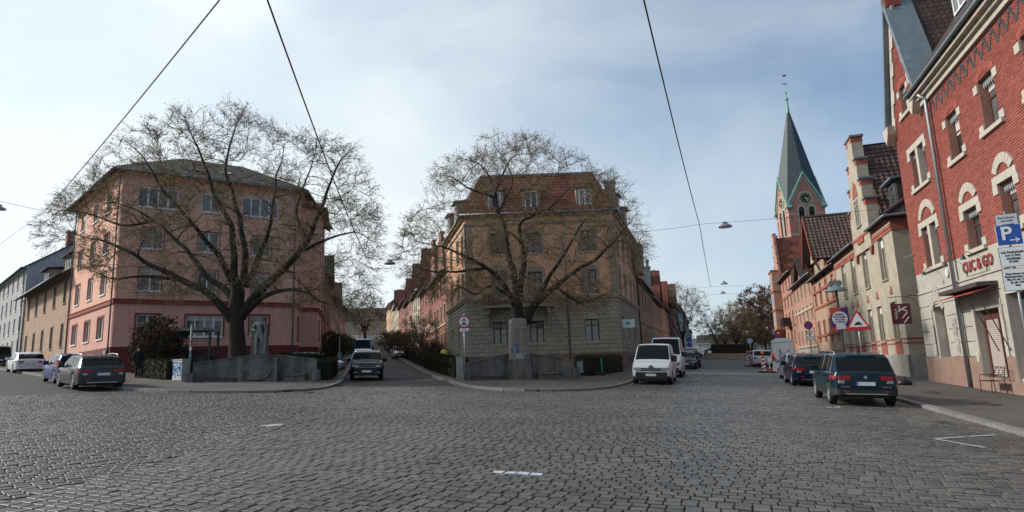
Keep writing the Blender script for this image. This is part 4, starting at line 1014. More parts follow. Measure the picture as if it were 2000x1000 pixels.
# ------------------------------------------------------------------ church
def church():
    P = Vector((50.3, 112.0, 0)); P.z = H(P.x, P.y); root = thing('church', 'red brick church tower with dark pointed spire and two clock faces', 'church', P)
    a = 4.0; ux, uy = bvec(90 + a), bvec(a); Wd = 6.3; z0 = P.z; ze, za, zt = 29.0 - z0, 34.8 - z0, 50.2 - z0
    fs = [fm(root, P, ux), fm(root, P + ux * Wd, uy), fm(root, P + ux * Wd + uy * Wd, -ux), fm(root, P + uy * Wd, -uy)]
    CB = brickmat('church brick', (.47, .195, .155), (.40, .155, .125), (.37, .24, .2), .3, .1, .014)
    CLK = mat('black of clocks and openings', (.012, .012, .013), .5, .1); GOLD = mat('gilded hands', (.65, .55, .3), .4, .1, metal=.5); COP = mat('verdigris copper', (.22, .42, .34), .7, .2, 2)
    SL = mat('spire slate', (.038, .056, .066), .5, .25, 1.2, .3, 8, stain=.2)
    for F in fs:
        bel = [(1.75, ze - 5.2, 2.75, ze - .9), (3.55, ze - 5.2, 4.55, ze - .9)]
        wall(root, F, Wd, -1, ze - .4, [(a_, b_, c_, d_) for a_, b_, c_, d_ in bel], CB, .5)
        MB().prism([(0, ze - .4), (Wd, ze - .4), (Wd / 2, za)], 0, .4).build('tower_gable', CB, root, F)
        for q in bel:
            x = (q[0] + q[2]) / 2
            MB().quad((q[0], .5, q[1]), (q[2], .5, q[1]), (q[2], .5, q[3]), (q[0], .5, q[3])).build('belfry_opening', CLK, root, F)  # black sheet stands in for the dark inside the opening
            mb = MB()
            for k in range(9):
                t0, t1 = math.pi * k / 9, math.pi * (k + 1) / 9
                mb.prism([(x + math.cos(t) * r, q[3] + math.sin(t) * r) for t, r in ((t0, .5), (t0, .85), (t1, .85), (t1, .5))], -.1, .02)
            mb.box(q[0] - .3, q[0], -.1, .02, q[1], q[3]).box(q[2], q[2] + .3, -.1, .02, q[1], q[3]); mb.build('belfry_arch', STONE, root, F)
            mb = MB().disc((x, .02 - .03, q[3]), .5); mb.build('arch_dark', CLK, root, F)  # black disc on the wall stands in for the dark under the arch
        for x in (0, Wd - .35): MB().box(x - (.06 if x == 0 else 0), x + .35 + (.06 if x else 0), -.06, .02, ze - 8, ze - .5).build('corner_strip', CB, root, F)
        for z in (ze - 1.9, ze - 5.6): MB().box(0, 1.4, -.08, .02, z, z + .3).box(4.9, Wd, -.08, .02, z, z + .3).build('stone_band', STONE, root, F)
        for s in (-1, 1):
            c = Wd / 2; p = [(c + s * (c + .3), ze - .75), (c, za - .1), (c, za + .4), (c + s * (c + .55), ze - .45)]
            MB().prism(p[::-s], -.35, .5).build('gable_coping', COP, root, F)
            p = [(c + s * (c - .2), ze - .85 + .3), (c, za - .75), (c, za - .35), (c + s * (c + .1), ze - .6)]
            MB().prism(p[::-s], -.12, .02).build('gable_frieze', STONE, root, F)
        cz = ze + 1.15
        ck = MB().lathe([(1.0, -.12), (1.32, -.1), (1.32, .02)], 28, (Wd / 2, 0, cz), 'y').build('clock_surround', STONE, root, F)
        MB().disc((Wd / 2, -.13, cz), 1.02, n=28).build('clock_face', CLK, ck)
        mb = MB()
        for h_ in range(12): mb.mbox(T(Wd / 2, -.15, cz) @ RY(rad(30 * h_)), -.05, .05, -.01, .01, .68, .92)
        stuff(mb.build('hour_marks', GOLD, ck))
        for an, ln in ((105, .6), (150, .88)): MB().mbox(T(Wd / 2, -.16 - ln * .02, cz) @ RY(rad(an)), -.05, .05, -.006, .006, -.17, ln).build('clock_hand', GOLD, ck)
        MB().lathe([(.28, -.1), (.36, -.1), (.36, .0)], 12, (Wd / 2, -.02, za - 2.0), 'y').build('trefoil', STONE, root, F)
    # spire: octagon rising from the gable valleys
    I = fm(root, P, ux); c = Wd / 2; mb = MB(); base = []
    corners = [(0, 0), (Wd, 0), (Wd, Wd), (0, Wd)]; mids = [(c, -.1), (Wd + .1, c), (c, Wd + .1), (-.1, c)]
    tipz = zt - 1.2
    ap = (c, c, tipz)
    # eight planes: corner point low (valley), gable apex high
    for k in range(4):
        co = corners[k]; m0 = mids[k - 1]; m1 = mids[k]
        q0, q1, qc = (m0[0], m0[1], za + .2), (m1[0], m1[1], za + .2), (co[0] - (.25 if co[0] == 0 else -.25), co[1] - (.25 if co[1] == 0 else -.25), ze - .4)
        mb.quad(q0, qc, ap); mb.quad(qc, q1, ap)
    sp = mb.build('spire', SL, root, I)
    for k in range(4):
        for z, f in ((tipz - 9.5, .62),):
            r = (zt - z) / (zt - ze) * c * 1.05; an = math.pi / 2 * k
            x, y = c + math.cos(an) * r * .8, c + math.sin(an) * r * .8
            MB().prism([(-.28, 0), (.28, 0), (0, .55)], -.45, .45).build('spire_dormer', ZINC, sp, T(x, y, z - .9) @ RZ(an + math.pi / 2))
    MB().lathe([(.34, tipz - 1.3), (.22, zt - .8), (.16, zt), (.34, zt + .2), (.34, zt + .5), (.1, zt + .7), (.05, zt + 1.3), (.2, zt + 1.5), (.2, zt + 1.75), (.03, zt + 1.9), (.03, zt + 5.0)], 10, (c, c, 0)).build('finial', COP, root, I)
    MB().box(c - .5, c + .5, c - .03, c + .03, zt + 3.4, zt + 3.55).prism([(c - .3, zt + 5), (c + .3, zt + 5.0), (c + .45, zt + 5.5), (c, zt + 5.25), (c - .3, zt + 5.55), (c - .15, zt + 5.2)], c - .02, c + .02).build('weathercock', DKMETAL, root, I)
    # nave behind
    N_ = fm(root, P + ux * Wd + uy * 1.0, ux)
    MB().box(0, 24, 0, 13, -1, 12).build('nave', CB, root, N_)
    for s in (-1, 1): slab(root, N_, [(-.3, 6.5 + s * 7, 11.6), (24.3, 6.5 + s * 7, 11.6), (24.3, 6.5, 20), (-.3, 6.5, 20)], .2, TILE_B, 'nave_roof')
    return root
church()
# ------------------------------------------------------------------ rows of houses along the streets
BL0 = G(213, 731)
rowhouse('brick_terrace', 'tan brick terrace with wide dormers and dark overhanging eaves, left of the salmon block', BL0 + dL * 36.5, -dL, 22.2, 8.8, TAN, DSTONE, TILE_D, 5, 2, depth=9, rise=3.2, z0=1.2, fr=BRWN, dorm=((6, 3.2, 1.5), (17.0, 4.6, 1.5)), ov=1.0, wsz=(1.0, 2.0), dark=DRED, pipe_x=.3)
rowhouse('grey_apartment_house', 'pale grey rendered apartment house at the far left edge', BL0 + dL * 60 , -dL, 22.0, 11.2, PALE, WHITE, TILE_D, 6, 4, depth=10, rise=3.6, z0=.8, wsz=(1.1, 1.7), chim=((21, 4.0, .8, .8, DRED, False),), pipe_x=21.6, sub=False)
rowhouse('brown_roofed_house', 'house with a broad brown tiled roof beyond the pale grey one', BL0 + dL * 84 + bvec(45) * 1, -dL, 22.0, 8.5, PALE, WHITE, TILE_B, 5, 3, depth=12, rise=5, z0=.8, sub=False)
# middle street, right side
q = 11.62
specs2 = [('deep red brick house with stepped gables right behind the ashlar corner house', 15, 9.6, DRED, STONE, TILE_R, [(3.6, 4.6, 10.6, 3.8, True), (11, 4.6, 10.6, 3.2, True)], 5, 3),
          ('red brick house with a steep tiled gable, second along the hedge', 14.5, 9.4, DRED, STONE, TILE_R, [(9.5, 5.2, 10.0, 4.4, False)], 4, 3),
          ('pale cream house with steep red gable, third along the hedge', 15.5, 9.6, CRR, DSTONE, TILE_R, [(10, 5, 10.4, 3.6, False)], 4, 3),
          ('rose brick house with shed dormers, fourth along the hedge', 18, 9.0, ROSE, DSTONE, TILE_R, [(13, 5, 9.4, 3.2, False)], 5, 3),
          ('red brick house with zinc vent, fifth along the hedge', 20, 9.0, DRED, CRR, TILE_R, [(6, 5, 9.4, 3.2, False)], 5, 3),
          ('cream house with dark roof, sixth along the hedge', 22, 9.2, CRR, DSTONE, TILE_B, [(14, 5, 9.6, 3, False)], 5, 3),
          ('ochre house, last but one on the right of the hedged street', 24, 10, OCHRE, STONE, TILE_R, [], 6, 3),
          ('peach house, farthest on the right of the hedged street', 26, 10, PEACH, STONE, TILE_B, [], 6, 3)]
for lb, L_, ze, wm, tm, rm, gb, nc, nf in specs2:
    rowhouse('street_house', lb, b2A + d2 * (q + L_), -d2, L_ - .4, ze, wm, tm, rm, nc, nf, depth=9, rise=3.4, gable=gb, group='houses along the hedged street', band=(4.0,), wsz=(.95, 1.6), chim=((L_ * .3, 4.0, .9, .7, DRED, q > 60),) if q > 20 else ((2, 3, 1.2, .6, DRED, False), (9, 3, 1.5, .6, ZINC, False)))
    q += L_
# middle street, left side
pk = BL0 + bvec(56) * 12.45 + d2 * 3.6 + bvec(56) * 1.5
q = 12.0
for lb, L_, ze, wm, tm, rm, gb, nc, nf in [('dark red brick house just behind the salmon block, far side of its yard', 12, 9.5, DRED, DSTONE, TILE_D, [(6, 4, 10, 2.5, False)], 4, 3), ('tan house with mossy roof, second on the left of the hedged street', 16, 8.2, TAN, DSTONE, TILE_D, [], 4, 2),
        ('ochre house with red tiled roof, third on the left of the hedged street', 18, 8.5, OCHRE, DSTONE, TILE_R, [(9, 5, 8.8, 3, False)], 5, 3), ('peach house with slate coloured bay, fourth on the left of the hedged street', 22, 8.0, PEACH, DSTONE, TILE_R, [], 5, 2), ('rose house, farthest on the left of the hedged street', 26, 8, ROSE, DSTONE, TILE_B, [], 6, 2)]:
    rowhouse('street_house', lb, pk + d2 * q, d2, L_ - .4, ze, wm, tm, rm, nc, nf, depth=9, rise=3.0, gable=gb, group='houses along the hedged street', wsz=(.95, 1.6), z0=.9)
    q += L_
# building closing the middle street
e0 = pk + d2 * 172 + bvec(-100) * 10
rowhouse('school_building', 'long ochre building with brown roof closing the middle street', e0, bvec(79), 38, 6.5, OCHRE, STONE, TILE_B, 9, 2, depth=12, rise=4.5, wsz=(1.1, 1.7), gable=[(17, 6, 7, 4.5, False)], chim=((27, 5, 1.2, .9, DRED, False),))
# right street, left side
q = 15.22
specsR = [('grey tan house with a wide roof dormer next to the peach corner house', 18, 9.3, brickmat('grey tan brick', (.33, .26, .175), (.27, .21, .14), (.22, .18, .13), .25, .085, .013), DSTONE, TILE_D, [], 5, 2, ((9, 6.5, 1.9),), ()),
          ('peach house with steep tiled roof and tall blue flue', 17, 8.6, TAN, STONE, TILE_R, [(10, 5, 9, 4.2, False)], 4, 2, (), ((9, 1.0, 1.0, .8, ZINC, True), (2, 3.5, .8, .7, DRED, False))),
          ('tan house with a tall brick chimney and cowl on the left of the right-hand street', 18, 8.8, PEACH, STONE, TILE_R, [(12, 5, 9.2, 4.4, False)], 4, 2, (), ((6, 1.2, .9, .9, ROSE, True),)),
          ('deep red brick house with iron balconies on the right-hand street', 14, 10.5, DRED, DRED, TILE_B, [], 3, 3, (), ((5, 3, .9, .8, DRED, False),)),
          ('broad rose house with shop front behind the bare street tree', 30, 11.5, ROSE, STONE, TILE_B, [(10, 7, 12, 4, False)], 7, 3, ((22, 3, 1.8),), ((15, 4, 1.2, 1.0, DRED, False),)),
          ('white apartment house beyond the bare street tree', 26, 13, mat('off white render', (.5, .5, .48), .9, .12, 1.2), STONE, TILE_B, [], 7, 4, (), ((10, 4, 1.5, 1.4, DRED, False),)),
          ('beige apartment house farther down the right-hand street', 26, 12.5, CRR, STONE, TILE_D, [], 7, 4, (), ()),
          ('grey beige house near the end of the right-hand street', 30, 12, OCHRE, STONE, TILE_D, [], 8, 4, ((10, 3, 1.6),), ()),
          ('pale house at the very end of the right-hand street', 36, 10, CRR, STONE, TILE_B, [], 8, 3, (), ())]
for lb, L_, ze, wm, tm, rm, gb, nc, nf, dm, ch in specsR:
    rowhouse('street_house', lb, b2B + dR * q, dR, L_ - .4, ze, wm, tm, rm, nc, nf, depth=9, rise=4.0 if q < 100 else 5, gable=gb, dorm=dm, chim=ch, group='houses along the right-hand street', wsz=(.95, 1.75), z0=1.1, band=(4.6,), plinth=PLIN2)
    q += L_
# far side of the square at the end of the right street and the hill beyond
for k, (px, w_, h_, wm) in ((1, (1404, 22, 8, PALE)), (2, (1484, 24, 8, PALE))):  # house by the street end: distance haze is put into its greyer colours
    d_ = ray(px, 690); d_.z = 0; d_.normalize(); p = d_ * (330 + 30 * k)
    rowhouse('far_house', ['cream house half hidden by trees beyond the planted bed', 'house in haze grey with dark roof far beyond the planted bed, by the end of the street', 'pale house behind the brown leaved trees'][k], p - bvec(110) * w_ / 2, bvec(110), w_, h_, wm, STONE, TILE_D, 6, 3, depth=10, rise=4.5, sub=False)
HILL = mat('hazy wooded hill', (.07, .075, .08), .95, .5, .03, .5, .2)
mb = MB(); nx, ny = 60, 14
for j in range(ny + 1):
    for i in range(nx + 1):
        b = -50 + 100 * i / nx; r = 480 + 900 * j / ny; p = bvec(b) * r; t = j / ny
        mb.v.append((p.x, p.y, H(p.x, p.y) - 2 + (math.sin(min(1, t * 1.6) * math.pi / 2)) * (34 + 14 * noise.noise(Vector((b * .07, t * 2, 0))) + 4 * noise.noise(Vector((b * .5, t * 9, 3)))) * (1.0 if b > 0 else .55)))
mb.f = [(j * (nx + 1) + i, j * (nx + 1) + i + 1, (j + 1) * (nx + 1) + i + 1, (j + 1) * (nx + 1) + i) for j in range(ny) for i in range(nx)]
struct(mb.build('hill', HILL, None, None, True))
# ------------------------------------------------------------------ trees and hedges
from mathutils import kdtree
BARK = mat('dark rough bark', (.03, .025, .021), .95, .35, 6, .8, 25)
TWIG = mat('thin brown twigs', (.17, .125, .07), .9, .3, 3)
BUD = mat('withered buds', (.32, .24, .11), .9, .35, 3, isl=.4)
BROWNLEAF = mat('brown red leaves', (.085, .03, .025), .85, .35, 2, isl=.45)
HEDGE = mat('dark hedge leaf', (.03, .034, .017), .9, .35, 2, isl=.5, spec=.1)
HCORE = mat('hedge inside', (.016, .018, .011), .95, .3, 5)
def spline(P, step):
    P = [Vector(p) for p in P]; out_ = []
    Q = [P[0] * 2 - P[1]] + P + [P[-1] * 2 - P[-2]]
    for i in range(1, len(Q) - 2):
        a, b, c, d = Q[i - 1:i + 3]; n = max(1, int((c - b).length / step))
        for k in range(n):
            t = k / n; out_.append(.5 * ((2 * b) + (c - a) * t + (2 * a - 5 * b + 4 * c - d) * t * t + (3 * b - a - 3 * c + d) * t ** 3))
    return out_ + [P[-1]]
def tree(name, label, base, limbs, sample, n1, n2, n3, r_twig, leaf=0, leafm=None, seed=1, group=None, droop=.15, tw=(.35, .8), leafsz=.05, lt=0.9):
    R = random.Random(seed); root = thing(name, label, 'tree', base, 0, group); B0 = Vector(base)
    nodes = []; wood = MB(); fine = MB()
    def add_path(P, r0, r1, mb, n, keep=True):
        P = list(P); rs = [r0 + (r1 - r0) * (k / max(1, len(P) - 1)) ** .8 for k in range(len(P))]
        mb.tube([p - B0 for p in P], rs, n, False)
        if keep:
            for k, p in enumerate(P):
                t = (P[min(k + 1, len(P) - 1)] - P[max(0, k - 1)]); nodes.append((p, rs[k], t.normalized() if t.length > 1e-6 else Vector((0, 0, 1))))
    for P, r0, r1 in limbs:
        r1 = r1 * .4 if r1 < .1 else r1; Q = spline(P, .3)
        for k in range(2, len(Q)): Q[k] = Q[k] + Vector([noise.noise(Q[k] * .8 + Vector((s * 9, seed, 0))) for s in range(3)]) * min(.13, r0 * .6)
        add_path(Q, r0, r1, wood, 9)
    def build_kd():
        kd = kdtree.KDTree(len(nodes))
        for i, nd in enumerate(nodes): kd.insert(nd[0], i)
        kd.balance(); return kd
    def connect(targets, rmax, shrink, mb, nseg, step, sides, r_end, maxd):
        kd = build_kd()
        order = sorted(targets, key=lambda p: kd.find(p)[2])
        for q in range(0, len(order), max(1, len(order) // 5)):
            for p in order[q:q + max(1, len(order) // 5)]:
                # prefer a node a little below / nearer the middle, so branches run outward
                cand = kd.find_n(p, 6); best = min(cand, key=lambda c: c[2] + max(0, c[0].z - p.z) * .8 - nodes[c[1]][1] * 2)
                co, i, d = best
                if d < .25 or d > maxd: continue
                n0 = nodes[i]; v = p - co; c1 = co + (n0[2] * .5 + v.normalized() * .5) * d * .4; c2 = co + v * .7 + Vector((R.gauss(0, .1), R.gauss(0, .1), R.gauss(.1, .1))) * d
                n = max(2, int(d / step)); P = []
                for k in range(n + 1):
                    t = k / n; P.append(co * (1 - t) ** 3 + c1 * 3 * t * (1 - t) ** 2 + c2 * 3 * t * t * (1 - t) + p * t ** 3)
                    if k: P[-1] = P[-1] + Vector((R.gauss(0, 1), R.gauss(0, 1), R.gauss(0, 1))) * .022 * min(1, d)
                add_path(P, min(rmax, n0[1] * shrink), r_end, mb, sides)
            kd = build_kd()
    connect([sample(R) for _ in range(n1)], .065, .5, wood, 0, .35, 6, .016, 9)
    connect([sample(R) for _ in range(n2)], .017, .6, fine, 0, .28, 4, .008, 5)
    thin = [nd for nd in nodes if nd[1] < .045]; CC = sum((nd[0] for nd in thin), Vector()) / max(1, len(thin)) - Vector((0, 0, 1.5))
    leaves = MB()
    for _ in range(n3):
        p, r, t = thin[int(R.random() * len(thin))]
        d = Vector((R.gauss(0, 1), R.gauss(0, 1), R.gauss(.15, .8))).normalized() * .7 + t * .7 + (p - CC).normalized() * .55; d.normalize(); L_ = R.uniform(*tw)
        m_ = p + d * L_ * .5 + Vector((R.gauss(0, .02), R.gauss(0, .02), 0)); e = p + d * L_ + Vector((R.gauss(0, .05), R.gauss(0, .05), -droop * L_))
        fine.tube([p - B0, m_ - B0, e - B0], [r_twig * 1.3, r_twig, r_twig * .6], 3, False)
        for s in range(2):
            f = R.uniform(.3, 1); o = p + (e - p) * f; dd = (d + Vector((R.gauss(0, .55), R.gauss(0, .55), R.gauss(-.05, .45)))).normalized() * L_ * R.uniform(.3, .6)
            fine.tube([o - B0, o + dd - B0 + Vector((0, 0, -.1 * droop))], [r_twig * .9, r_twig * .5], 3, False)
            if leaf and R.random() < leaf:
                for _k in range(2 if leaf < .6 else 3):
                    c = o + dd * R.uniform(.3, 1) - B0; a = Vector((R.gauss(0, 1), R.gauss(0, 1), R.gauss(0, 1))).normalized() * leafsz * R.uniform(.6, 1.3); b = a.orthogonal().normalized() * leafsz * .55
                    leaves.quad(c - a * .5, c + b, c + a, c - b)
    wood.build('trunk', BARK, root, None, True)
    fine.build('crown', TWIG, root)
    if leaves.v: stuff(leaves.build('leaves', leafm or BUD, root))
    return root
def outline_sampler(poly, Y, depth):
    xs = [p[0] for p in poly]; ys = [p[1] for p in poly]; cx, cy = sum(xs) / len(xs), sum(ys) / len(ys); mw = (max(xs) - min(xs)) / 2; mh = (max(ys) - min(ys)) / 2
    def f(R):
        while True:
            x, y = R.uniform(min(xs), max(xs)), R.uniform(min(ys), max(ys))
            if not pip(x, y, poly): continue
            e = min(1, math.hypot((x - cx) / mw, (y - cy) / mh)); dd = depth * math.sqrt(max(.06, 1 - e * e))
            p = DP(x, y, Y + R.uniform(-dd, dd))
            if noise.noise(p * .42) < -.12 + .1 * R.random(): continue
            return p
    return f
def limb(px, Y, dy, r0, r1):
    n = len(px) - 1; return [DP(a, b, Y + dy * (k / n)) for k, (a, b) in enumerate(px)], r0, r1
Y1 = 37.0
t1b = DP(468, 706, Y1); t1b.z = H(t1b.x, t1b.y)
out1 = [(70, 440), (110, 385), (165, 345), (200, 290), (245, 262), (300, 228), (370, 208), (440, 200), (495, 215), (530, 248), (570, 262), (640, 258), (695, 280), (725, 330), (738, 400), (748, 470), (738, 540), (720, 600), (685, 625), (640, 600), (575, 600), (520, 565), (450, 560), (390, 590), (310, 590), (230, 560), (160, 520), (90, 495)]
limbs1 = [([t1b, DP(466, 670, Y1), DP(463, 630, Y1), DP(463, 600, Y1), DP(464, 570, Y1)], .56, .40)] + [limb(p, Y1, d, a * 1.02, b) for p, d, a, b in (
    ([(464, 640), (445, 612), (425, 590), (395, 565), (350, 545), (300, 520), (250, 492), (205, 472), (150, 458)], -1.5, .30, .06),
    ([(462, 600), (437, 565), (405, 540), (375, 500), (340, 465), (300, 432), (250, 402), (205, 392)], 2.5, .24, .05),
    ([(463, 590), (458, 530), (455, 470), (448, 430), (420, 380), (402, 330), (385, 290), (365, 240)], -2.5, .28, .05),
    ([(466, 580), (478, 520), (472, 450), (455, 380), (442, 330), (452, 270), (475, 222)], 2.0, .26, .05),
    ([(470, 620), (490, 590), (525, 550), (562, 518), (600, 470), (622, 420), (640, 370), (662, 322), (690, 290)], -1.5, .32, .05),
    ([(478, 612), (520, 578), (560, 566), (600, 572), (632, 592), (665, 600)], -3, .2, .05),
    ([(590, 490), (630, 472), (670, 458), (700, 455), (738, 478)], 1.5, .12, .03),
    ([(458, 560), (425, 500), (380, 440), (330, 385), (290, 322), (245, 275)], -4, .2, .04),
    ([(480, 560), (505, 500), (528, 440), (535, 380), (545, 330), (556, 280)], 3, .2, .04),
    ([(600, 470), (580, 420), (590, 370), (610, 320), (620, 275)], 2.5, .12, .03),
    ([(340, 545), (280, 540), (220, 545), (170, 525)], -3, .12, .03), ([(300, 432), (240, 440), (180, 420), (110, 410)], -1, .1, .03))]
tree('bare_tree', 'wide spreading bare tree behind the statue fountain wall', t1b, limbs1, outline_sampler(out1, Y1, 6.5), 300, 1900, 14500, .0056, .38, BUD, 3)
Y2 = 40.0
t2b = DP(1018, 712, Y2); t2b.z = H(t2b.x, t2b.y)
out2 = [(775, 475), (800, 430), (832, 400), (832, 350), (870, 308), (920, 288), (950, 258), (1000, 265), (1060, 268), (1100, 290), (1150, 318), (1205, 338), (1238, 385), (1252, 430), (1266, 480), (1255, 525), (1215, 565), (1185, 595), (1130, 610), (1060, 590), (960, 585), (900, 610), (850, 580), (800, 562), (772, 520)]
limbs2 = [([t2b, DP(1016, 690, Y2), DP(1012, 640, Y2), DP(1010, 600, Y2), DP(1012, 565, Y2)], .50, .36)] + [limb(p, Y2, d, a * 1.02, b) for p, d, a, b in (
    ([(1012, 610), (985, 562), (950, 522), (905, 500), (860, 482), (815, 472)], -2, .22, .05),
    ([(1012, 580), (998, 510), (988, 460), (972, 410), (960, 355), (935, 320), (895, 308)], 2, .26, .05),
    ([(1014, 570), (1022, 500), (1015, 440), (1045, 420), (1085, 395), (1120, 360)], -2.5, .24, .05),
    ([(1016, 640), (1050, 592), (1090, 556), (1122, 530), (1162, 508), (1205, 462), (1235, 430)], -1.5, .30, .05),
    ([(1040, 600), (1070, 545), (1108, 485), (1132, 445), (1150, 425), (1195, 405)], 2.5, .2, .04),
    ([(972, 420), (965, 385), (1000, 310), (1045, 300)], 1, .13, .03), ([(950, 522), (900, 530), (850, 530), (800, 520)], -3, .12, .03),
    ([(965, 385), (920, 370), (880, 345), (850, 345)], -1.5, .11, .03), ([(1010, 590), (960, 560), (930, 575), (895, 560), (880, 590)], -3, .12, .03), ([(1085, 560), (1130, 590), (1170, 580), (1210, 560)], -3, .12, .03),
    ([(970, 420), (1000, 360), (985, 310), (960, 280)], 2, .1, .03))]
tree('bare_tree', 'bare spreading tree behind the memorial pillar', t2b, limbs2, outline_sampler(out2, Y2, 5.5), 240, 1700, 12500, .0056, .55, BUD, 5)
def small_tree(name, label, base, h, sp, trunk_h, r, seed, n=(50, 300, 1800), leaf=0, lm=None, rt=.012, group=None, up=.6, lsz=.09, droop=.1, tw=(.4, 1.0)):
    R = random.Random(seed); base = Vector(base); c = base + Vector((0, 0, trunk_h + (h - trunk_h) * .5))
    def smp(R_):
        while True:
            v = Vector((R_.uniform(-1, 1), R_.uniform(-1, 1), R_.uniform(-1, 1)))
            if v.length < 1:
                k = 1 - .35 * max(0, -v.z) if up > .5 else 1
                return c + Vector((v.x * sp * k, v.y * sp * k, v.z * (h - trunk_h) * .5))
    L_ = [([base, base + Vector((.05, 0, trunk_h * .5)), base + Vector((0, .05, trunk_h)), base + Vector((0, 0, trunk_h + h * .12))], r, r * .7)]
    for k in range(6):
        a = k * 1.05 + R.uniform(-.3, .3); e = base + Vector((math.cos(a) * sp * .6, math.sin(a) * sp * .6, trunk_h + (h - trunk_h) * R.uniform(.5, .85)))
        s = base + Vector((0, 0, trunk_h * R.uniform(.8, 1.1))); L_.append(([s, s.lerp(e, .4) + Vector((0, 0, .3)), e], r * .5, .04))
    return tree(name, label, base, L_, smp, *n, rt, leaf, lm, seed, group, droop, tw, lsz)
gb = lambda px, py: G(px, py)
small_tree('street_tree', 'bare vase shaped tree by the blue sign on the right-hand street', b2B + dR * 68 + Vector((dR.y, -dR.x, 0)) * 2.2 + Vector((0, 0, H(*(b2B + dR * 68).xy) - b2B.z)), 13.5, 5.2, 3.0, .28, 11, (70, 420, 2200), rt=.016)
p = EYE + ray(1440, 690) * (118 / FPX); small_tree('street_tree', 'bare tree standing in the planted bed at the end of the street', (p.x, p.y, H(p.x, p.y)), 10.5, 4.2, 2.2, .26, 12, (60, 350, 1800), .15, BROWNLEAF, rt=.018)
for k, (px, d_, h_, s_) in enumerate(((1497, 122, 14, 5.5), (1522, 135, 14, 6), (1470, 142, 11, 5))):
    p = EYE + ray(px, 690) * (d_ / FPX); small_tree('brown_tree', ['brown leaved tree standing beside the stepped pink house', 'brown leaved tree hidden behind the stepped pink house', 'smaller brown leaved tree farther back by the park'][k], (p.x, p.y, H(p.x, p.y)), h_, s_, 2.5, .3, 20 + k, (60, 400, 2600), .95, BROWNLEAF, rt=.016, lsz=.17)
for k, (px, d_) in enumerate(((1402, 165), (1418, 190), (1458, 185))):
    p = EYE + ray(px, 690) * (d_ / FPX); small_tree('street_tree', ['bare tree far down the right-hand street, left of the planted bed', 'bare tree far behind the planted bed, middle one', 'bare tree far behind the planted bed, right one'][k], (p.x, p.y, H(p.x, p.y)), 11, 5, 2.5, .28, 80 + k, (50, 260, 1300), .2, BROWNLEAF, rt=.022)
p = EYE + ray(712, 680) * (118 / FPX); small_tree('street_tree', 'bare tree at the top of the hedged street', (p.x, p.y, H(p.x, p.y)), 10, 4.2, 2.6, .3, 31, (50, 260, 1300), rt=.02)
p = EYE + ray(823, 690) * (62 / FPX); small_tree('small_tree', 'small bare fruit tree behind the hedge', (p.x, p.y, H(p.x, p.y)), 5.6, 1.9, 1.3, .12, 32, (30, 160, 900), rt=.011, tw=(.25, .6))
# shrubs: dense twiggy bushes
def bush(label, base, h, sp, seed, n3=1800, m=None, name='shrub'):
    return small_tree(name, label, base, h, sp, .15, .06, seed, (50, 260, n3), .8, m or mat('dry brown leaves', (.045, .03, .022), .9, .35, 3, isl=.4), .009, up=.3, lsz=.07, tw=(.2, .5))
p = DP(310, 720, 40.5); bush('tall brown twiggy shrub beside the bin shelter', (p.x, p.y, H(p.x, p.y)), 3.6, 1.6, 41, 3200)
p = DP(283, 720, 41.0); bush('brown shrub against the salmon wall left of the taller one', (p.x, p.y, H(p.x, p.y)), 2.6, .8, 42, 1200)
for k, (px, d_, h_, s_) in enumerate(((797, 72, 3.4, 2.2), (776, 88, 3.2, 2.2), (845, 58, 2.0, 1.3), (762, 105, 3.0, 2.4))):
    p = EYE + ray(px, 690) * (d_ / FPX); bush(['brown rounded shrub behind the hedge, largest of the front gardens', 'brown shrub in the third front garden', 'low shrub by the deep red house', 'brown shrub far up the hedged street'][k], (p.x, p.y, H(p.x, p.y)), h_, s_, 50 + k, 1500)
for k, (px, d_, h_, s_) in enumerate(((643, 62, 3.0, 1.6), (655, 72, 2.6, 1.6), (668, 92, 2.8, 1.8))):
    p = EYE + ray(px, 690) * (d_ / FPX); bush(['dark evergreen shrub beside the salmon block yard', 'dark shrub in the second garden on the left', 'dark shrub farther up on the left of the hedged street'][k], (p.x, p.y, H(p.x, p.y)), h_, s_, 60 + k, 1500, HEDGE)
p = EYE + ray(1500, 690) * (108 / FPX); bush('dark evergreen bush under the brown leaved trees', (p.x, p.y, H(p.x, p.y)), 6.0, 4.2, 70, 2600, mat('dark conifer green', (.012, .02, .012), .8, .3, 2, isl=.4))
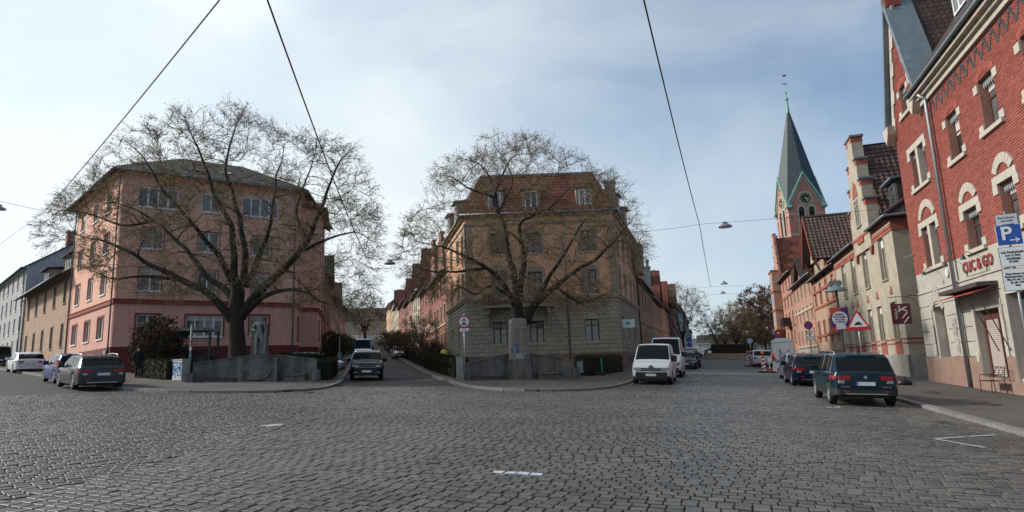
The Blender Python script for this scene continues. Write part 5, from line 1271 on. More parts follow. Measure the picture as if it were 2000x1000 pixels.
def hedge(label, P, wd, h, seed, dens=170, dz=.1):
    """clipped hedge along the ground line P"""
    R = random.Random(seed); base = gp(P[0].x, P[0].y); root = thing('hedge', label, 'hedge', base); core = MB(); lv = MB()
    for a, b in zip(P, P[1:]):
        n = max(1, int((b - a).length / 2)); 
        for k in range(n):
            s, e = a + (b - a) * (k / n), a + (b - a) * ((k + 1) / n); u = (e - s).normalized(); v = Vector((-u.y, u.x, 0)) * (wd / 2 - .05)
            q = [gp(t.x, t.y, dz - .2) - base for t in (s - v, e - v, e + v, s + v)]; t_ = [c + Vector((0, 0, h + .15)) for c in q]
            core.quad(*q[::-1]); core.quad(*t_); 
            for i in range(4): core.quad(q[i], q[(i + 1) % 4], t_[(i + 1) % 4], t_[i])
            L_ = (e - s).length
            for (kind, area) in ((0, L_ * h), (1, L_ * h), (2, L_ * wd), (3, wd * h if k == 0 else 0), (4, wd * h if k == n - 1 else 0)):
                for _ in range(int(area * dens)):
                    f = R.random(); g = R.random(); o = R.gauss(0, .03)
                    bump = .05 * noise.noise(Vector((f * L_ + k * 2, g * 3, seed)) * 2)
                    if kind < 2: sd = -1 if kind == 0 else 1; c = s + (e - s) * f + v * sd * (1 + (o + bump + .05) / (wd / 2)); z = g * h
                    elif kind == 2: c = s + (e - s) * f + v * (2 * g - 1); z = h + o + bump
                    else: c = (s if kind == 3 else e) + v * (2 * f - 1) + u * (o - .03 if kind == 3 else o + .03); z = g * h
                    c = gp(c.x, c.y, dz + z) - base; d = Vector((R.gauss(0, 1), R.gauss(0, 1), R.gauss(0, 1))).normalized() * R.uniform(.03, .065); w_ = d.orthogonal().normalized() * R.uniform(.018, .035)
                    lv.quad(c - d, c + w_, c + d, c - w_)
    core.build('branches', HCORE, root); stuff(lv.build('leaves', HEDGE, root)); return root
pp = G(631, 747); hedge('clipped hedge at the right end of the statue wall', [pp, pp + d2 * 9], .8, 1.05, 1)
pp = G(560, 728); hedge('low hedge behind the statue wall', [DP(545, 720, 36), DP(632, 720, 38)], .9, 1.35, 2)
hedge('clipped hedge beside the graffiti cabinet', [G(276, 741), G(335, 746)], .7, 1.05, 3)
pp = G(900, 742); nl = Vector((-d2.y, d2.x, 0))
hs = [(0, 9), (9.6, 8), (18.2, 10), (29, 13), (43, 16), (60, 20)]
for k, (a, L_) in enumerate(hs):
    s = pp + d2 * a; hedge(['clipped hedge starting beside the memorial wall', 'second hedge of the front gardens along the middle street', 'third hedge of the front gardens along the middle street', 'fourth hedge of the front gardens along the middle street', 'fifth hedge up the middle street', 'farthest hedge up the middle street'][k], [s, s + d2 * L_], .9, 1.15 + .08 * (k % 2), 10 + k, 170 if k < 2 else 90)
hedge('clipped hedge between the memorial and the white van', [G(1136, 738), G(1206, 729)], .9, 1.2, 20)
lp = pk + Vector((d2.y, -d2.x, 0)) * 3.0
hedge('hedge of the left front gardens up the middle street', [lp + d2 * 4, lp + d2 * 26], .9, 1.2, 21, 90); hedge('farther hedge of the left front gardens up the middle street', [lp + d2 * 28, lp + d2 * 60], .9, 1.2, 22, 70)
hp = [EYE + ray(1395, 690) * (104 / FPX), EYE + ray(1466, 690) * (100 / FPX)]
hedge('dark clipped hedge on top of the round planted bed', hp, 2.2, 1.5, 23, 60, .9)
# ------------------------------------------------------------------ vehicles
CHROME = mat('chrome', (.6, .62, .64), .18, .05, metal=1); SILV = mat('alloy silver', (.42, .43, .45), .35, .1, metal=.8)
TRIM = mat('black plastic trim', (.018, .018, .019), .6, .15, 8); REDL = mat('red light lens', (.33, .012, .015), .15, .1, spec=.6, coat=.5); CLRL = mat('clear light lens', (.45, .47, .5), .1, .25, 12, metal=.6, coat=.6)
PLATE = mat('number plate', (.62, .62, .63), .5, .12, 9); PBLUE = mat('plate blue', (.02, .06, .35), .5, .05); ORNG = mat('amber lens', (.6, .16, .02), .25, .1)
def paint(name, c, metal=.35): dk = max(c) < .06; return mat('car paint ' + name, c, .22 if dk else .3, .04, 2, metal=0 if dk else metal * .5, spec=.18 if dk else .3, coat=.06 if dk else .2)
t_ = CGLASS.node_tree; b_ = t_.nodes['Principled BSDF']; tr_ = t_.nodes.new('ShaderNodeBsdfTransparent'); tr_.inputs[0].default_value = (.42, .50, .48, 1); mx_ = t_.nodes.new('ShaderNodeMixShader'); fr_ = t_.nodes.new('ShaderNodeFresnel'); fr_.inputs[0].default_value = 1.5
ad_ = t_.nodes.new('ShaderNodeMath'); ad_.operation = 'ADD'; ad_.inputs[1].default_value = .30; ad_.use_clamp = True; t_.links.new(fr_.outputs[0], ad_.inputs[0]); t_.links.new(ad_.outputs[0], mx_.inputs[0]); t_.links.new(tr_.outputs[0], mx_.inputs[1]); t_.links.new(b_.outputs[0], mx_.inputs[2]); t_.links.new(mx_.outputs[0], t_.nodes['Material Output'].inputs[0])
CLOTH = mat('seat cloth', (.03, .03, .032), .9, .15, 6)
def interp(P, x):
    if x <= P[0][0]: return P[0][1]
    for a, b in zip(P, P[1:]):
        if x <= b[0]: t = (x - a[0]) / (b[0] - a[0]); return a[1] + (b[1] - a[1]) * t
    return P[-1][1]
_wh = {}
def wheel_mesh(r):
    k = round(r, 2)
    if k not in _wh:
        ty = MB().lathe([(r * .66, -.1), (r * .94, -.105), (r, -.075), (r, .075), (r * .94, .105), (r * .66, .1)], 24, (0, 0, 0), 'y').mesh('wheel', BLACK, True)
        rm = MB().lathe([(r * .68, -.095), (r * .6, -.1), (r * .57, -.06)], 24, (0, 0, 0), 'y')
        for s in range(5):
            rm.mbox(RY(rad(72 * s)), -.035, .035, -.085, -.06, .03, r * .6)
        rm.lathe([(.01, -.095), (.07, -.09), (.08, -.06)], 12, (0, 0, 0), 'y')
        _wh[k] = (ty, rm.mesh('rim', SILV), MB().disc((0, -.05, 0), r * .66, 'y', 24).mesh('backing_disc', TRIM))  # last mesh: dark backing disc closing the wheel behind the spokes
    return _wh[k]
def sit(P, b):
    """pose on the sloping road: position P (x,y), heading bearing b"""
    f = bvec(b); l = Vector((-f.y, f.x, 0)); P = Vector(P)
    h = lambda v: Vector((v.x, v.y, H(v.x, v.y) + (.035 if v.y < 46 else .02)))
    X = (h(P + f * 1.3) - h(P - f * 1.3)).normalized(); Y = (h(P + l * .8) - h(P - l * .8)).normalized(); Z = X.cross(Y).normalized(); Y = Z.cross(X)
    M = Matrix.Identity(4)
    for k in range(3): M[k][0], M[k][1], M[k][2] = X[k], Y[k], Z[k]
    M.translation = h(P); return M
KIND = {
    'suv': dict(L=4.4, W=1.84, H=1.60, top=[(0, .98), (.05, 1.04), (.40, 1.47), (.62, 1.56), (1.5, 1.60), (2.4, 1.57), (2.66, 1.5), (3.22, 1.1), (3.36, 1.05), (4.1, .98), (4.3, .9), (4.4, .76)], belt=[(0, .98), (1, 1.0), (3.2, .96), (4.4, .8)], ws=(2.62, 3.24), rw=(.06, .44), sw=[(.66, 1.12), (1.18, 1.98), (2.08, 2.92)], wx=(.82, 3.5), r=.35, sill=.28),
    'wagon': dict(L=4.7, W=1.84, H=1.47, top=[(0, .92), (.05, .98), (.50, 1.34), (.75, 1.42), (1.9, 1.47), (2.6, 1.43), (2.85, 1.36), (3.45, 1.0), (3.6, .95), (4.4, .86), (4.6, .78), (4.7, .64)], belt=[(0, .93), (1, .94), (3.4, .88), (4.7, .7)], ws=(2.8, 3.46), rw=(.07, .54), sw=[(.8, 1.3), (1.36, 2.1), (2.2, 3.1)], wx=(.92, 3.72), r=.33, sill=.22),
    'hatch': dict(L=3.95, W=1.74, H=1.47, top=[(0, .94), (.05, 1.0), (.28, 1.36), (.5, 1.43), (1.4, 1.47), (2.1, 1.42), (2.3, 1.36), (2.85, 1.0), (3.0, .95), (3.65, .84), (3.85, .76), (3.95, .62)], belt=[(0, .93), (1, .93), (2.8, .88), (3.95, .7)], ws=(2.24, 2.88), rw=(.06, .32), sw=[(.55, 1.35), (1.45, 2.5)], wx=(.68, 3.15), r=.3, sill=.2),
    'van': dict(L=4.9, W=1.9, H=1.97, top=[(0, 1.06), (.03, 1.12), (.16, 1.86), (.35, 1.93), (2.0, 1.97), (3.2, 1.94), (3.38, 1.88), (4.06, 1.22), (4.18, 1.16), (4.68, 1.0), (4.84, .88), (4.9, .68)], belt=[(0, 1.05), (4.0, 1.08), (4.9, .75)], ws=(3.34, 4.1), rw=(.04, .2), sw=[(2.95, 3.85)], wx=(.95, 3.95), r=.34, sill=.26),
    'bigvan': dict(L=5.5, W=2.0, H=2.4, top=[(0, 1.2), (.03, 1.3), (.12, 2.3), (.3, 2.37), (2.0, 2.42), (3.9, 2.38), (4.1, 2.3), (4.62, 1.4), (4.75, 1.32), (5.25, 1.12), (5.42, .98), (5.5, .75)], belt=[(0, 1.2), (4.6, 1.22), (5.5, .8)], ws=(4.06, 4.66), rw=(.04, .14), sw=[(3.5, 4.4)], wx=(1.0, 4.6), r=.35, sill=.3),
}
def vehicle(name, label, kind, P, b, pc, badge=None, rails=False, clad=False, blackbumper=False, group='parked cars', scale=1.0, cat='car', tall=False, rearlamp='low', roofbox=False):
    k = KIND[kind]; L, W, Hh = k['L'], k['W'], k['H']; hw = W / 2
    root = thing(name, label, cat, (0, 0, 0), 0, group); M = sit(P, b); root.matrix_basis = M @ T(-L / 2 * scale, 0, 0) @ Matrix.Scale(scale, 4)
    top, belt, r = k['top'], k['belt'], k['r']; ra = r + .055; sill = k['sill']
    xs = set([0, L, .02, .06, .12, .2, L - .02, L - .06, L - .12, L - .2])
    n = int(L / .11)
    for i in range(n + 1): xs.add(L * i / n)
    for wx in k['wx']:
        for i in range(13): xs.add(wx - ra * math.cos(math.pi * i / 12))
    for q in [k['ws'], k['rw']] + k['sw']: xs.update(q)
    xs.update(a for a, _ in top); xs = sorted(xs); xs = [x for i, x in enumerate(xs) if i == 0 or x - xs[i - 1] > .008]
    rings = []
    for x in xs:
        zt = interp(top, x); bz = min(interp(belt, x), zt - .035)
        e = min(x, L - x); w = hw * (1 - .13 * math.exp(-e / .09) - (.07 * max(0, (x - (L - 1.0)) / 1.0) ** 2) - .03 * max(0, (.6 - x) / .6) ** 2)
        zb = sill + .08 * math.exp(-e / .15)
        for wx in k['wx']:
            if abs(x - wx) < ra: zb = max(zb, r + math.sqrt(max(0, ra * ra - (x - wx) ** 2)))
        g = max(0, min(1, (zt - bz) / (Hh - .95))); wr = w * (.95 - .17 * g)
        z5 = max(bz + .012, zt - .075 * min(1, g * 3 + .1))
        zb = min(zb, bz - .1)
        rings.append([(w * .965, zb), (w * .995, zb + .3 * (bz - zb)), (w, zb + .7 * (bz - zb)), (w * .975, bz - .02), (w * .95, bz), (wr, z5), (wr * .93, zt - .022), (wr * .55, zt - .004), (0, zt + .004)])
    parts = {'body': MB(), 'windshield': MB(), 'rear_window': MB(), 'trim': MB()}
    swm = {}
    def put(mb, quad, flip):
        mb.quad(*(quad if not flip else quad[::-1]))
    for i in range(len(xs) - 1):
        xm = (xs[i] + xs[i + 1]) / 2
        for j in range(8):
            key = 'body'
            if j >= 5 or False:
                if k['ws'][0] < xm < k['ws'][1] and j >= 6: key = 'windshield'
                elif k['rw'][0] < xm < k['rw'][1] and j >= 6: key = 'rear_window'
            if j == 4:
                for q, (a, c) in enumerate(k['sw']):
                    if a < xm < c: key = ('sw', q)
            if j == 0 and clad: key = 'trim'
            for s in (1, -1):
                p = [(xs[i], s * rings[i][j][0], rings[i][j][1]), (xs[i + 1], s * rings[i + 1][j][0], rings[i + 1][j][1]), (xs[i + 1], s * rings[i + 1][j + 1][0], rings[i + 1][j + 1][1]), (xs[i], s * rings[i][j + 1][0], rings[i][j + 1][1])]
                if isinstance(key, tuple): mb = swm.setdefault((key[1], s), MB())
                else: mb = parts[key]
                put(mb, p, s > 0)
    for i, fl in ((0, True), (-1, False)):
        ring = rings[i]; pts = [(xs[i], a, z) for a, z in ring] + [(xs[i], -a, z) for a, z in ring[-2::-1]]
        parts['body'].quad(*(pts[::-1] if fl else pts))
    def weld(mb, nm, m):
        me = mb.mesh(nm, m, True); bm = bmesh.new(); bm.from_mesh(me); bmesh.ops.remove_doubles(bm, verts=bm.verts, dist=.0005); bm.to_mesh(me); bm.free()
        me.set_sharp_from_angle(angle=rad(38)); return link(nm, me, root)
    weld(parts['body'], 'body', pc); weld(parts['windshield'], 'windshield', CGLASS); weld(parts['rear_window'], 'rear_window', CGLASS)
    if parts['trim'].v: weld(parts['trim'], 'sill_trim', TRIM)
    for key, mb in swm.items(): weld(mb, 'side_window', CGLASS)
    MB().box(.25, L - .25, -hw + .22, hw - .22, sill - .04, .62).build('underbody', TRIM, root)
    bz_ = interp(belt, L * .5)
    for sx, n_ in (((k['ws'][0] - .55), 2),) + ((((k['ws'][0] - 1.45), 3),) if kind not in ('van', 'bigvan') else ()):
        for q in range(n_):
            y = (q - (n_ - 1) / 2) * (hw * 1.0 if n_ == 2 else hw * .56)
            MB().prism([(sx, .5), (sx + .14, .5), (sx + .0, bz_ + .12), (sx - .12, bz_ + .12)], y - .2, y + .2).prism([(sx - .1, bz_ + .16), (sx - .01, bz_ + .16), (sx - .04, bz_ + .32), (sx - .11, bz_ + .32)], y - .1, y + .1).build('seat', CLOTH, root)
    MB().box(k['ws'][1] - .55, k['ws'][1] - .1, -hw * .85, hw * .85, .55, interp(belt, k['ws'][1]) - .06).build('dashboard', CLOTH, root)
    if kind in ('van', 'bigvan'): MB().box(k['ws'][0] - 1.0, k['ws'][0] - .96, -hw * .82, hw * .82, .5, Hh - .12).build('bulkhead', CLOTH, root)
    ty, rm, bd = wheel_mesh(r)
    for wx in k['wx']:
        for s in (-1, 1):
            o = link('wheel', ty, root, T(wx, s * (hw - .115), r) @ (RZ(0) if s < 0 else RZ(math.pi))); link('rim', rm, o); link('backing_disc', bd, o)
    def strip(pts, z0, z1, m, nm, th=.02):
        mb = MB(); P2 = [Vector((a, c, 0)) for a, c in pts]
        for a, c in zip(P2, P2[1:]):
            d = (c - a).normalized(); nn = Vector((d.y, -d.x, 0)) * th
            q = [a, c, c - nn, a - nn]
            i = len(mb.v); mb.v += [(v.x, v.y, z0) for v in q] + [(v.x, v.y, z1) for v in q]
            mb.f += [(i, i + 1, i + 5, i + 4), (i + 3, i + 2, i + 1, i), (i + 4, i + 5, i + 6, i + 7), (i + 1, i + 2, i + 6, i + 5), (i + 2, i + 3, i + 7, i + 6), (i + 3, i, i + 4, i + 7)]
        return mb.build(nm, m, root)
    fw = hw * .93
    Fp = lambda p=.012: [(L - .42, -fw * .995 - p), (L - .12, -fw * .945 - p), (L - .03, -fw * .895), (L + p, -fw * .8), (L + p + .004, -.3), (L + p + .004, .3), (L + p, fw * .8), (L - .03, fw * .895), (L - .12, fw * .945 + p), (L - .42, fw * .995 + p)]
    Rp = lambda p=.012: [(.36, hw * .985 + p), (.1, hw * .925 + p), (.025, hw * .865), (-p, hw * .77), (-p - .004, .3), (-p - .004, -.3), (-p, -hw * .77), (.025, -hw * .865), (.1, -hw * .925 - p), (.36, -hw * .985 - p)]
    top_n = interp(top, L); big = kind in ('van', 'bigvan')
    zl = interp(top, L - .08) - .16
    # front
    for sgn in (-1, 1):
        q = [(a, c * sgn) for a, c in Fp(.018)][0:4] + [(L + .03, -sgn * hw * .5)]
        hl = strip(q if sgn > 0 else q[::-1], zl - (.1 if big else .02), zl + (.08 if big else .11), CLRL, 'headlight', .03)
        fo = [(L - .1, -sgn * hw * .86), (L + .025, -sgn * hw * .72), (L + .03, -sgn * hw * .6)]
        if not big: strip(fo if sgn > 0 else fo[::-1], .40, .46, CLRL, 'fog_light', .02)
        MB().box(k['sw'][-1][1] - .28, k['sw'][-1][1] - .08, *sorted((sgn * hw * .95, sgn * (hw + .2))), interp(belt, k['sw'][-1][1]) + .0, interp(belt, k['sw'][-1][1]) + (.2 if not big else .3)).build('wing_mirror', TRIM if big else pc, root)
    strip([(L + .02, -hw * .5), (L + .024, 0), (L + .02, hw * .5)], zl - (.08 if big else .0), zl + (.06 if big else .1), TRIM, 'grille', .02)
    strip([(L + .03, -hw * .5), (L + .034, 0), (L + .03, hw * .5)], zl - .03, zl - .012, CHROME, 'grille_bar', .012); strip([(L + .03, -hw * .48), (L + .034, 0), (L + .03, hw * .48)], zl + .055, zl + .07, CHROME, 'grille_bar', .012)
    strip(Fp(.03 if blackbumper else .014)[0:10], sill + .02, .60 if blackbumper else sill + .16, TRIM, 'front_bumper', .03)
    if not blackbumper: strip([(L + .018, -hw * .6), (L + .022, 0), (L + .018, hw * .6)], sill + .16, zl - .14, TRIM, 'air_intake', .012)
    pl_ = strip([(L + .045, -.26), (L + .045, .26)], .42, .53, PLATE, 'number_plate', .012); strip([(L + .047, .22), (L + .047, .26)], .42, .53, PBLUE, 'plate_band', .012)
    # rear
    zr = interp(top, .02) - .02; rl = (.62, .95) if big else ((zr - .2, zr - .08) if rearlamp == 'low' else (zr - .18, zr + .22))
    for sgn in (-1, 1):
        q = [(a, c * sgn) for a, c in Rp(.014)][0:4] + ([(-.02, sgn * hw * .45)] if rearlamp == 'low' and not big else [])
        if rearlamp != 'low': q = q[:3]
        tl = strip(q if sgn > 0 else q[::-1], rl[0], rl[1], REDL, 'taillight', .03)
        q2 = [(.05, sgn * hw * .88), (-.02, sgn * hw * .78), (-.024, sgn * hw * .62)]; strip(q2 if sgn > 0 else q2[::-1], rl[0] - .1, rl[0] - .012, CLRL, 'reversing_light', .02)
        q3 = [(-.01, sgn * hw * .75), (-.028, sgn * hw * .5)]; strip(q3 if sgn > 0 else q3[::-1], .42, .46, REDL, 'reflector', .012)
    strip(Rp(.016), sill + .06, .50, TRIM if (clad or big) else pc, 'rear_bumper', .03)
    strip([(-.03, hw * .62), (-.034, 0), (-.03, -hw * .62)], sill + .08, sill + .11, CHROME, 'bumper_trim', .012)
    pz = .62 if kind != 'wagon' else .60
    strip([(-.032, .26), (-.032, -.26)], pz, pz + .11, PLATE, 'number_plate', .012); strip([(-.034, .26), (-.034, .215)], pz, pz + .11, PBLUE, 'plate_band', .012)
    MB().box(.0, .05, -.4, .4, interp(top, .42) - .02, interp(top, .42) + .03).build('spoiler', pc, root, T(.38, 0, 0)) if not big else None
    if rails:
        for s in (-1, 1): MB().tube([(.7, s * hw * .72, interp(top, .7) - .03), (.85, s * hw * .72, interp(top, .85) + .05), (1.6, s * hw * .74, interp(top, 1.6) + .045), (2.4, s * hw * .74, interp(top, 2.4) + .035), (2.55, s * hw * .74, interp(top, 2.55) - .05)], .018, 6).build('roof_rail', rails if not isinstance(rails, bool) else CHROME, root, None, True)
    if kind in ('suv', 'wagon'): MB().prism([(.62, interp(top, .62)), (.78, interp(top, .78)), (.64, interp(top, .7) + .09)], -.015, .015).build('antenna_fin', pc, root)
    for (a, c) in k['sw'][:2]: 
        for s in (-1, 1): MB().box(a + .1, a + .3, *sorted((s * hw * .985, s * (hw + .03))), interp(belt, a) - .13, interp(belt, a) - .1).build('door_handle', pc, root)
    if badge:
        end, zc, rr = badge[0], badge[1], badge[2]
        x = L + .045 if end == 'f' else -.035; bo = MB().lathe([(rr * .82, 0), (rr * .9, .012), (rr, .0), (rr, -.02)], 20, (0, 0, 0), 'y').disc((0, .002, 0), rr * .84).build('badge', CHROME if badge[3] == 'ring' else SILV, root, T(x, 0, zc) @ RZ(math.pi / 2 if end == 'f' else -math.pi / 2) @ Matrix.Scale(-1, 4, (0, 1, 0)))
        if badge[3] == 'vw':
            mb = MB(); 
            for s in (-1, 1):
                mb.tube([(s * rr * .3, -.012, rr * .72), (0, -.012, rr * .08)], rr * .07, 4).tube([(s * rr * .62, -.012, rr * .42), (s * rr * .28, -.012, -rr * .68), (0, -.012, -rr * .02)], rr * .07, 4)
            mb.build('emblem', CHROME, root, T(x + .012, 0, zc) @ RZ(math.pi / 2)); bo.data.materials[0] = TRIM
            MB().lathe([(rr * .84, 0), (rr * .95, .014), (rr, 0)], 20, (0, 0, 0), 'y').build('badge_ring', CHROME, root, T(x, 0, zc) @ RZ(math.pi / 2))
        if badge[3] == 'ring':
            for s_, y_ in (('ŠKODA', .55), ('KAROQ', -.55)): text(s_, .075, CHROME, root, T(-.024, y_, .58) @ RZ(-math.pi / 2), 'model_lettering', .003)
    return root
rt = lambda d: Vector((d.y, -d.x, 0))
def away(px, kind, d, sc=1):   # rear-left wheel pixel, driving away along d
    k = KIND[kind]; return G(*px) + d * (k['L'] / 2 - k['wx'][0]) * sc + rt(d) * (k['W'] / 2 - .05) * sc
def toward(px, kind, d, sc=1):  # front-left (picture right) wheel pixel, facing the camera along d
    k = KIND[kind]; return G(*px) + d * (k['L'] / 2 - (k['L'] - k['wx'][1])) * sc - rt(d) * (k['W'] / 2 - .05) * sc
P_ = away((1622, 791), 'suv', dR); vehicle('parked_car', 'dark teal blue estate SUV seen from behind at the right kerb', 'suv', P_, BR, paint('teal', (.006, .02, .03)), ('r', .87, .055, 'ring'), rails=SILV, clad=True)
P2_ = away((1548, 754), 'wagon', dR); vehicle('parked_car', 'midnight blue estate car with roof rails ahead of the teal SUV', 'wagon', P2_, BR, paint('midnight', (.005, .009, .026)), rails=SILV)
P3_ = P2_ + dR * 5.4; vehicle('parked_car', 'pale silver blue car between the midnight estate and the barrier', 'hatch', P3_ + rt(dR) * .2, BR, paint('pale blue', (.2, .26, .31)), rails=True)
P4_ = away((1470, 717), 'suv', dR); vehicle('parked_car', 'silver white SUV beside the striped warning panel', 'suv', P4_, BR, paint('silver white', (.45, .47, .48)))
vehicle('parked_car', 'dark car just ahead of the silver white SUV', 'hatch', P4_ + dR * 5.6 - rt(dR) * .1, BR, paint('charcoal', (.02, .022, .024)))
V1 = toward((1313, 752), 'van', dR); vehicle('parked_van', 'white panel van with black bumper facing the square', 'van', V1, BR + 180, paint('white', (.62, .63, .64), 0), ('f', .83, .11, 'vw'), blackbumper=True, cat='van', group='vans parked on the left kerb')
V2 = toward((1333, 738), 'bigvan', dR); vehicle('parked_van', 'taller white van parked right behind the white panel van', 'bigvan', V2, BR + 180, MATS['car paint white'], blackbumper=True, cat='van', group='vans parked on the left kerb')
V3 = toward((1361, 722), 'hatch', dR); vehicle('parked_car', 'small navy car behind the two white vans', 'hatch', V3, BR + 180, paint('navy', (.01, .016, .03)))
V4 = toward((1367, 716), 'suv', dR); V4 = V3 + dR * 5.4; vehicle('parked_car', 'black SUV behind the small navy car', 'suv', V4 + rt(dR) * .15, BR + 180, paint('black', (.012, .013, .015)), rails=True)
V5 = V4 + dR * 8.5; vehicle('parked_van', 'white compact van with roof bars, farthest of the left kerb row', 'van', V5, BR + 180, MATS['car paint white'], blackbumper=True, cat='van', scale=.92, group='vans parked on the left kerb')
TG = G(684, 742) * .5 + G(748, 742) * .5 + d2 * (4.4 / 2 - .9); vehicle('parked_car', 'black SUV facing the square at the mouth of the middle street', 'suv', TG, B2 + 180, paint('black blue', (.004, .005, .008)), ('f', .82, .07, 'vw'), rails=True)
vehicle('parked_car', 'white car behind the black SUV in the middle street', 'hatch', TG + d2 * 9.0 + rt(d2) * -.25, B2 + 180, MATS['car paint white'])
vehicle('parked_car', 'silver car third in the row of the middle street', 'suv', TG + d2 * 16 - rt(d2) * .2, B2 + 180, MATS['car paint pale blue'])
vehicle('parked_van', 'bright blue tall van farther up the middle street', 'bigvan', TG + d2 * 34 - rt(d2) * .2, B2, paint('bright blue', (.01, .22, .42)), cat='van', group='vans up the middle street')
vehicle('parked_car', 'white car at the right kerb far up the middle street', 'hatch', TG + d2 * 42 + rt(d2) * 4.2, B2 + 180, MATS['car paint white'])
J = away((141, 763), 'wagon', dL); vehicle('parked_car', 'silver grey estate car parked at the corner beside the salmon block', 'wagon', J, BL, paint('silver grey', (.05, .05, .051)), rails=SILV)
J2 = away((104, 750.5), 'hatch', dL); vehicle('parked_car', 'small blue hatchback ahead of the silver grey estate', 'hatch', J2, BL, paint('royal blue', (.012, .03, .14)), rearlamp='high')
J3 = away((25, 729), 'wagon', dL); vehicle('parked_car', 'white estate car in the left street', 'wagon', J3, BL, MATS['car paint white'])
J4 = away((-30, 718), 'van', dL); vehicle('parked_van', 'dark blue van cut by the left picture edge', 'van', J4, BL, paint('dark blue', (.008, .03, .06)), cat='van', group='vans in the left street')
yd = pk + d2 * 3 + bvec(90) * 2.2; vehicle('parked_car', 'pale car standing in the yard beside the salmon block', 'hatch', DP(617, 720, 47), B2 + 100, MATS['car paint pale blue'])
far_c = [('white', (.62, .63, .64)), ('pale blue', 0), ('black', 0), ('silver grey', 0), ('navy', 0), ('silver white', 0)]
for k, (px, d_, kd, pcn) in enumerate(((1392, 128, 'van', 'white'), (1408, 150, 'suv', 'pale blue'), (1422, 130, 'suv', 'silver white'), (1434, 136, 'van', 'white'), (1452, 128, 'wagon', 'navy'), (1382, 160, 'wagon', 'silver grey'))):
    p = EYE + ray(px, 690) * (d_ / FPX); vehicle('parked_car', ['white van beyond the pedestrians at the end of the right-hand street', 'pale blue car far behind the planted bed', 'silver car behind the planted bed, left of the bare tree', 'white van behind the planted bed', 'navy car behind the planted bed, right of the bare tree', 'grey car at the far end of the street'][k], kd, p, BR + (75 if k in (1, 2, 4) else 180), MATS['car paint ' + pcn], group='far parked cars')
# ------------------------------------------------------------------ figures
def skinmesh(name, J, E, m, sub=2, root=0):
    """J: name -> (x,y,z,rx,ry); E: edges. One continuous surface grown round the skeleton."""
    ks = list(J); me = bpy.data.meshes.new(name); me.from_pydata([J[k][:3] for k in ks], [(ks.index(a), ks.index(b)) for a, b in E], [])
    o = bpy.data.objects.new(name, me); col.objects.link(o)
    md = o.modifiers.new('s', 'SKIN'); md.use_smooth_shade = True
    for i, k in enumerate(ks):
        sv = me.skin_vertices[0].data[i]; sv.radius = (J[k][3], J[k][4] if len(J[k]) > 4 else J[k][3]); sv.use_root = (i == root)
    sd = o.modifiers.new('d', 'SUBSURF'); sd.levels = sd.render_levels = sub
    dg = bpy.context.evaluated_depsgraph_get(); r = bpy.data.meshes.new_from_object(o.evaluated_get(dg)); bpy.data.objects.remove(o)
    r.materials.clear()
    for q in (m if isinstance(m, (list, tuple)) else [m]): r.materials.append(q)
    r.polygons.foreach_set('use_smooth', [True] * len(r.polygons)); return r
def hand(J, E, tag_, w, e, sx):
    """palm and five fingers beyond the wrist"""
    W, Eb = Vector(J[w][:3]), Vector(J[e][:3]); d = (W - Eb).normalized(); s = Vector((sx, 0, 0)); s = (s - d * s.dot(d)).normalized(); n = d.cross(s)
    p = W + d * .07; J[tag_ + 'palm'] = (*p, .034, .018); E.append((w, tag_ + 'palm'))
    for i in range(4):
        b = p + d * .03 + s * (.027 - .018 * i); t1 = b + d * (.04 - .004 * abs(i - 1)) + n * .012; t2 = t1 + d * .028 + n * .02
        for q, (v, r_) in enumerate(((b, .0095), (t1, .009), (t2, .008))): J[f'{tag_}f{i}{q}'] = (*v, r_)
        E += [(tag_ + 'palm', f'{tag_}f{i}0'), (f'{tag_}f{i}0', f'{tag_}f{i}1'), (f'{tag_}f{i}1', f'{tag_}f{i}2')]
    b = W + d * .03 + s * .035; t = b + d * .045 + s * .02 + n * .015
    J[tag_ + 't0'] = (*b, .011); J[tag_ + 't1'] = (*t, .009); E += [(w, tag_ + 't0'), (tag_ + 't0', tag_ + 't1')]
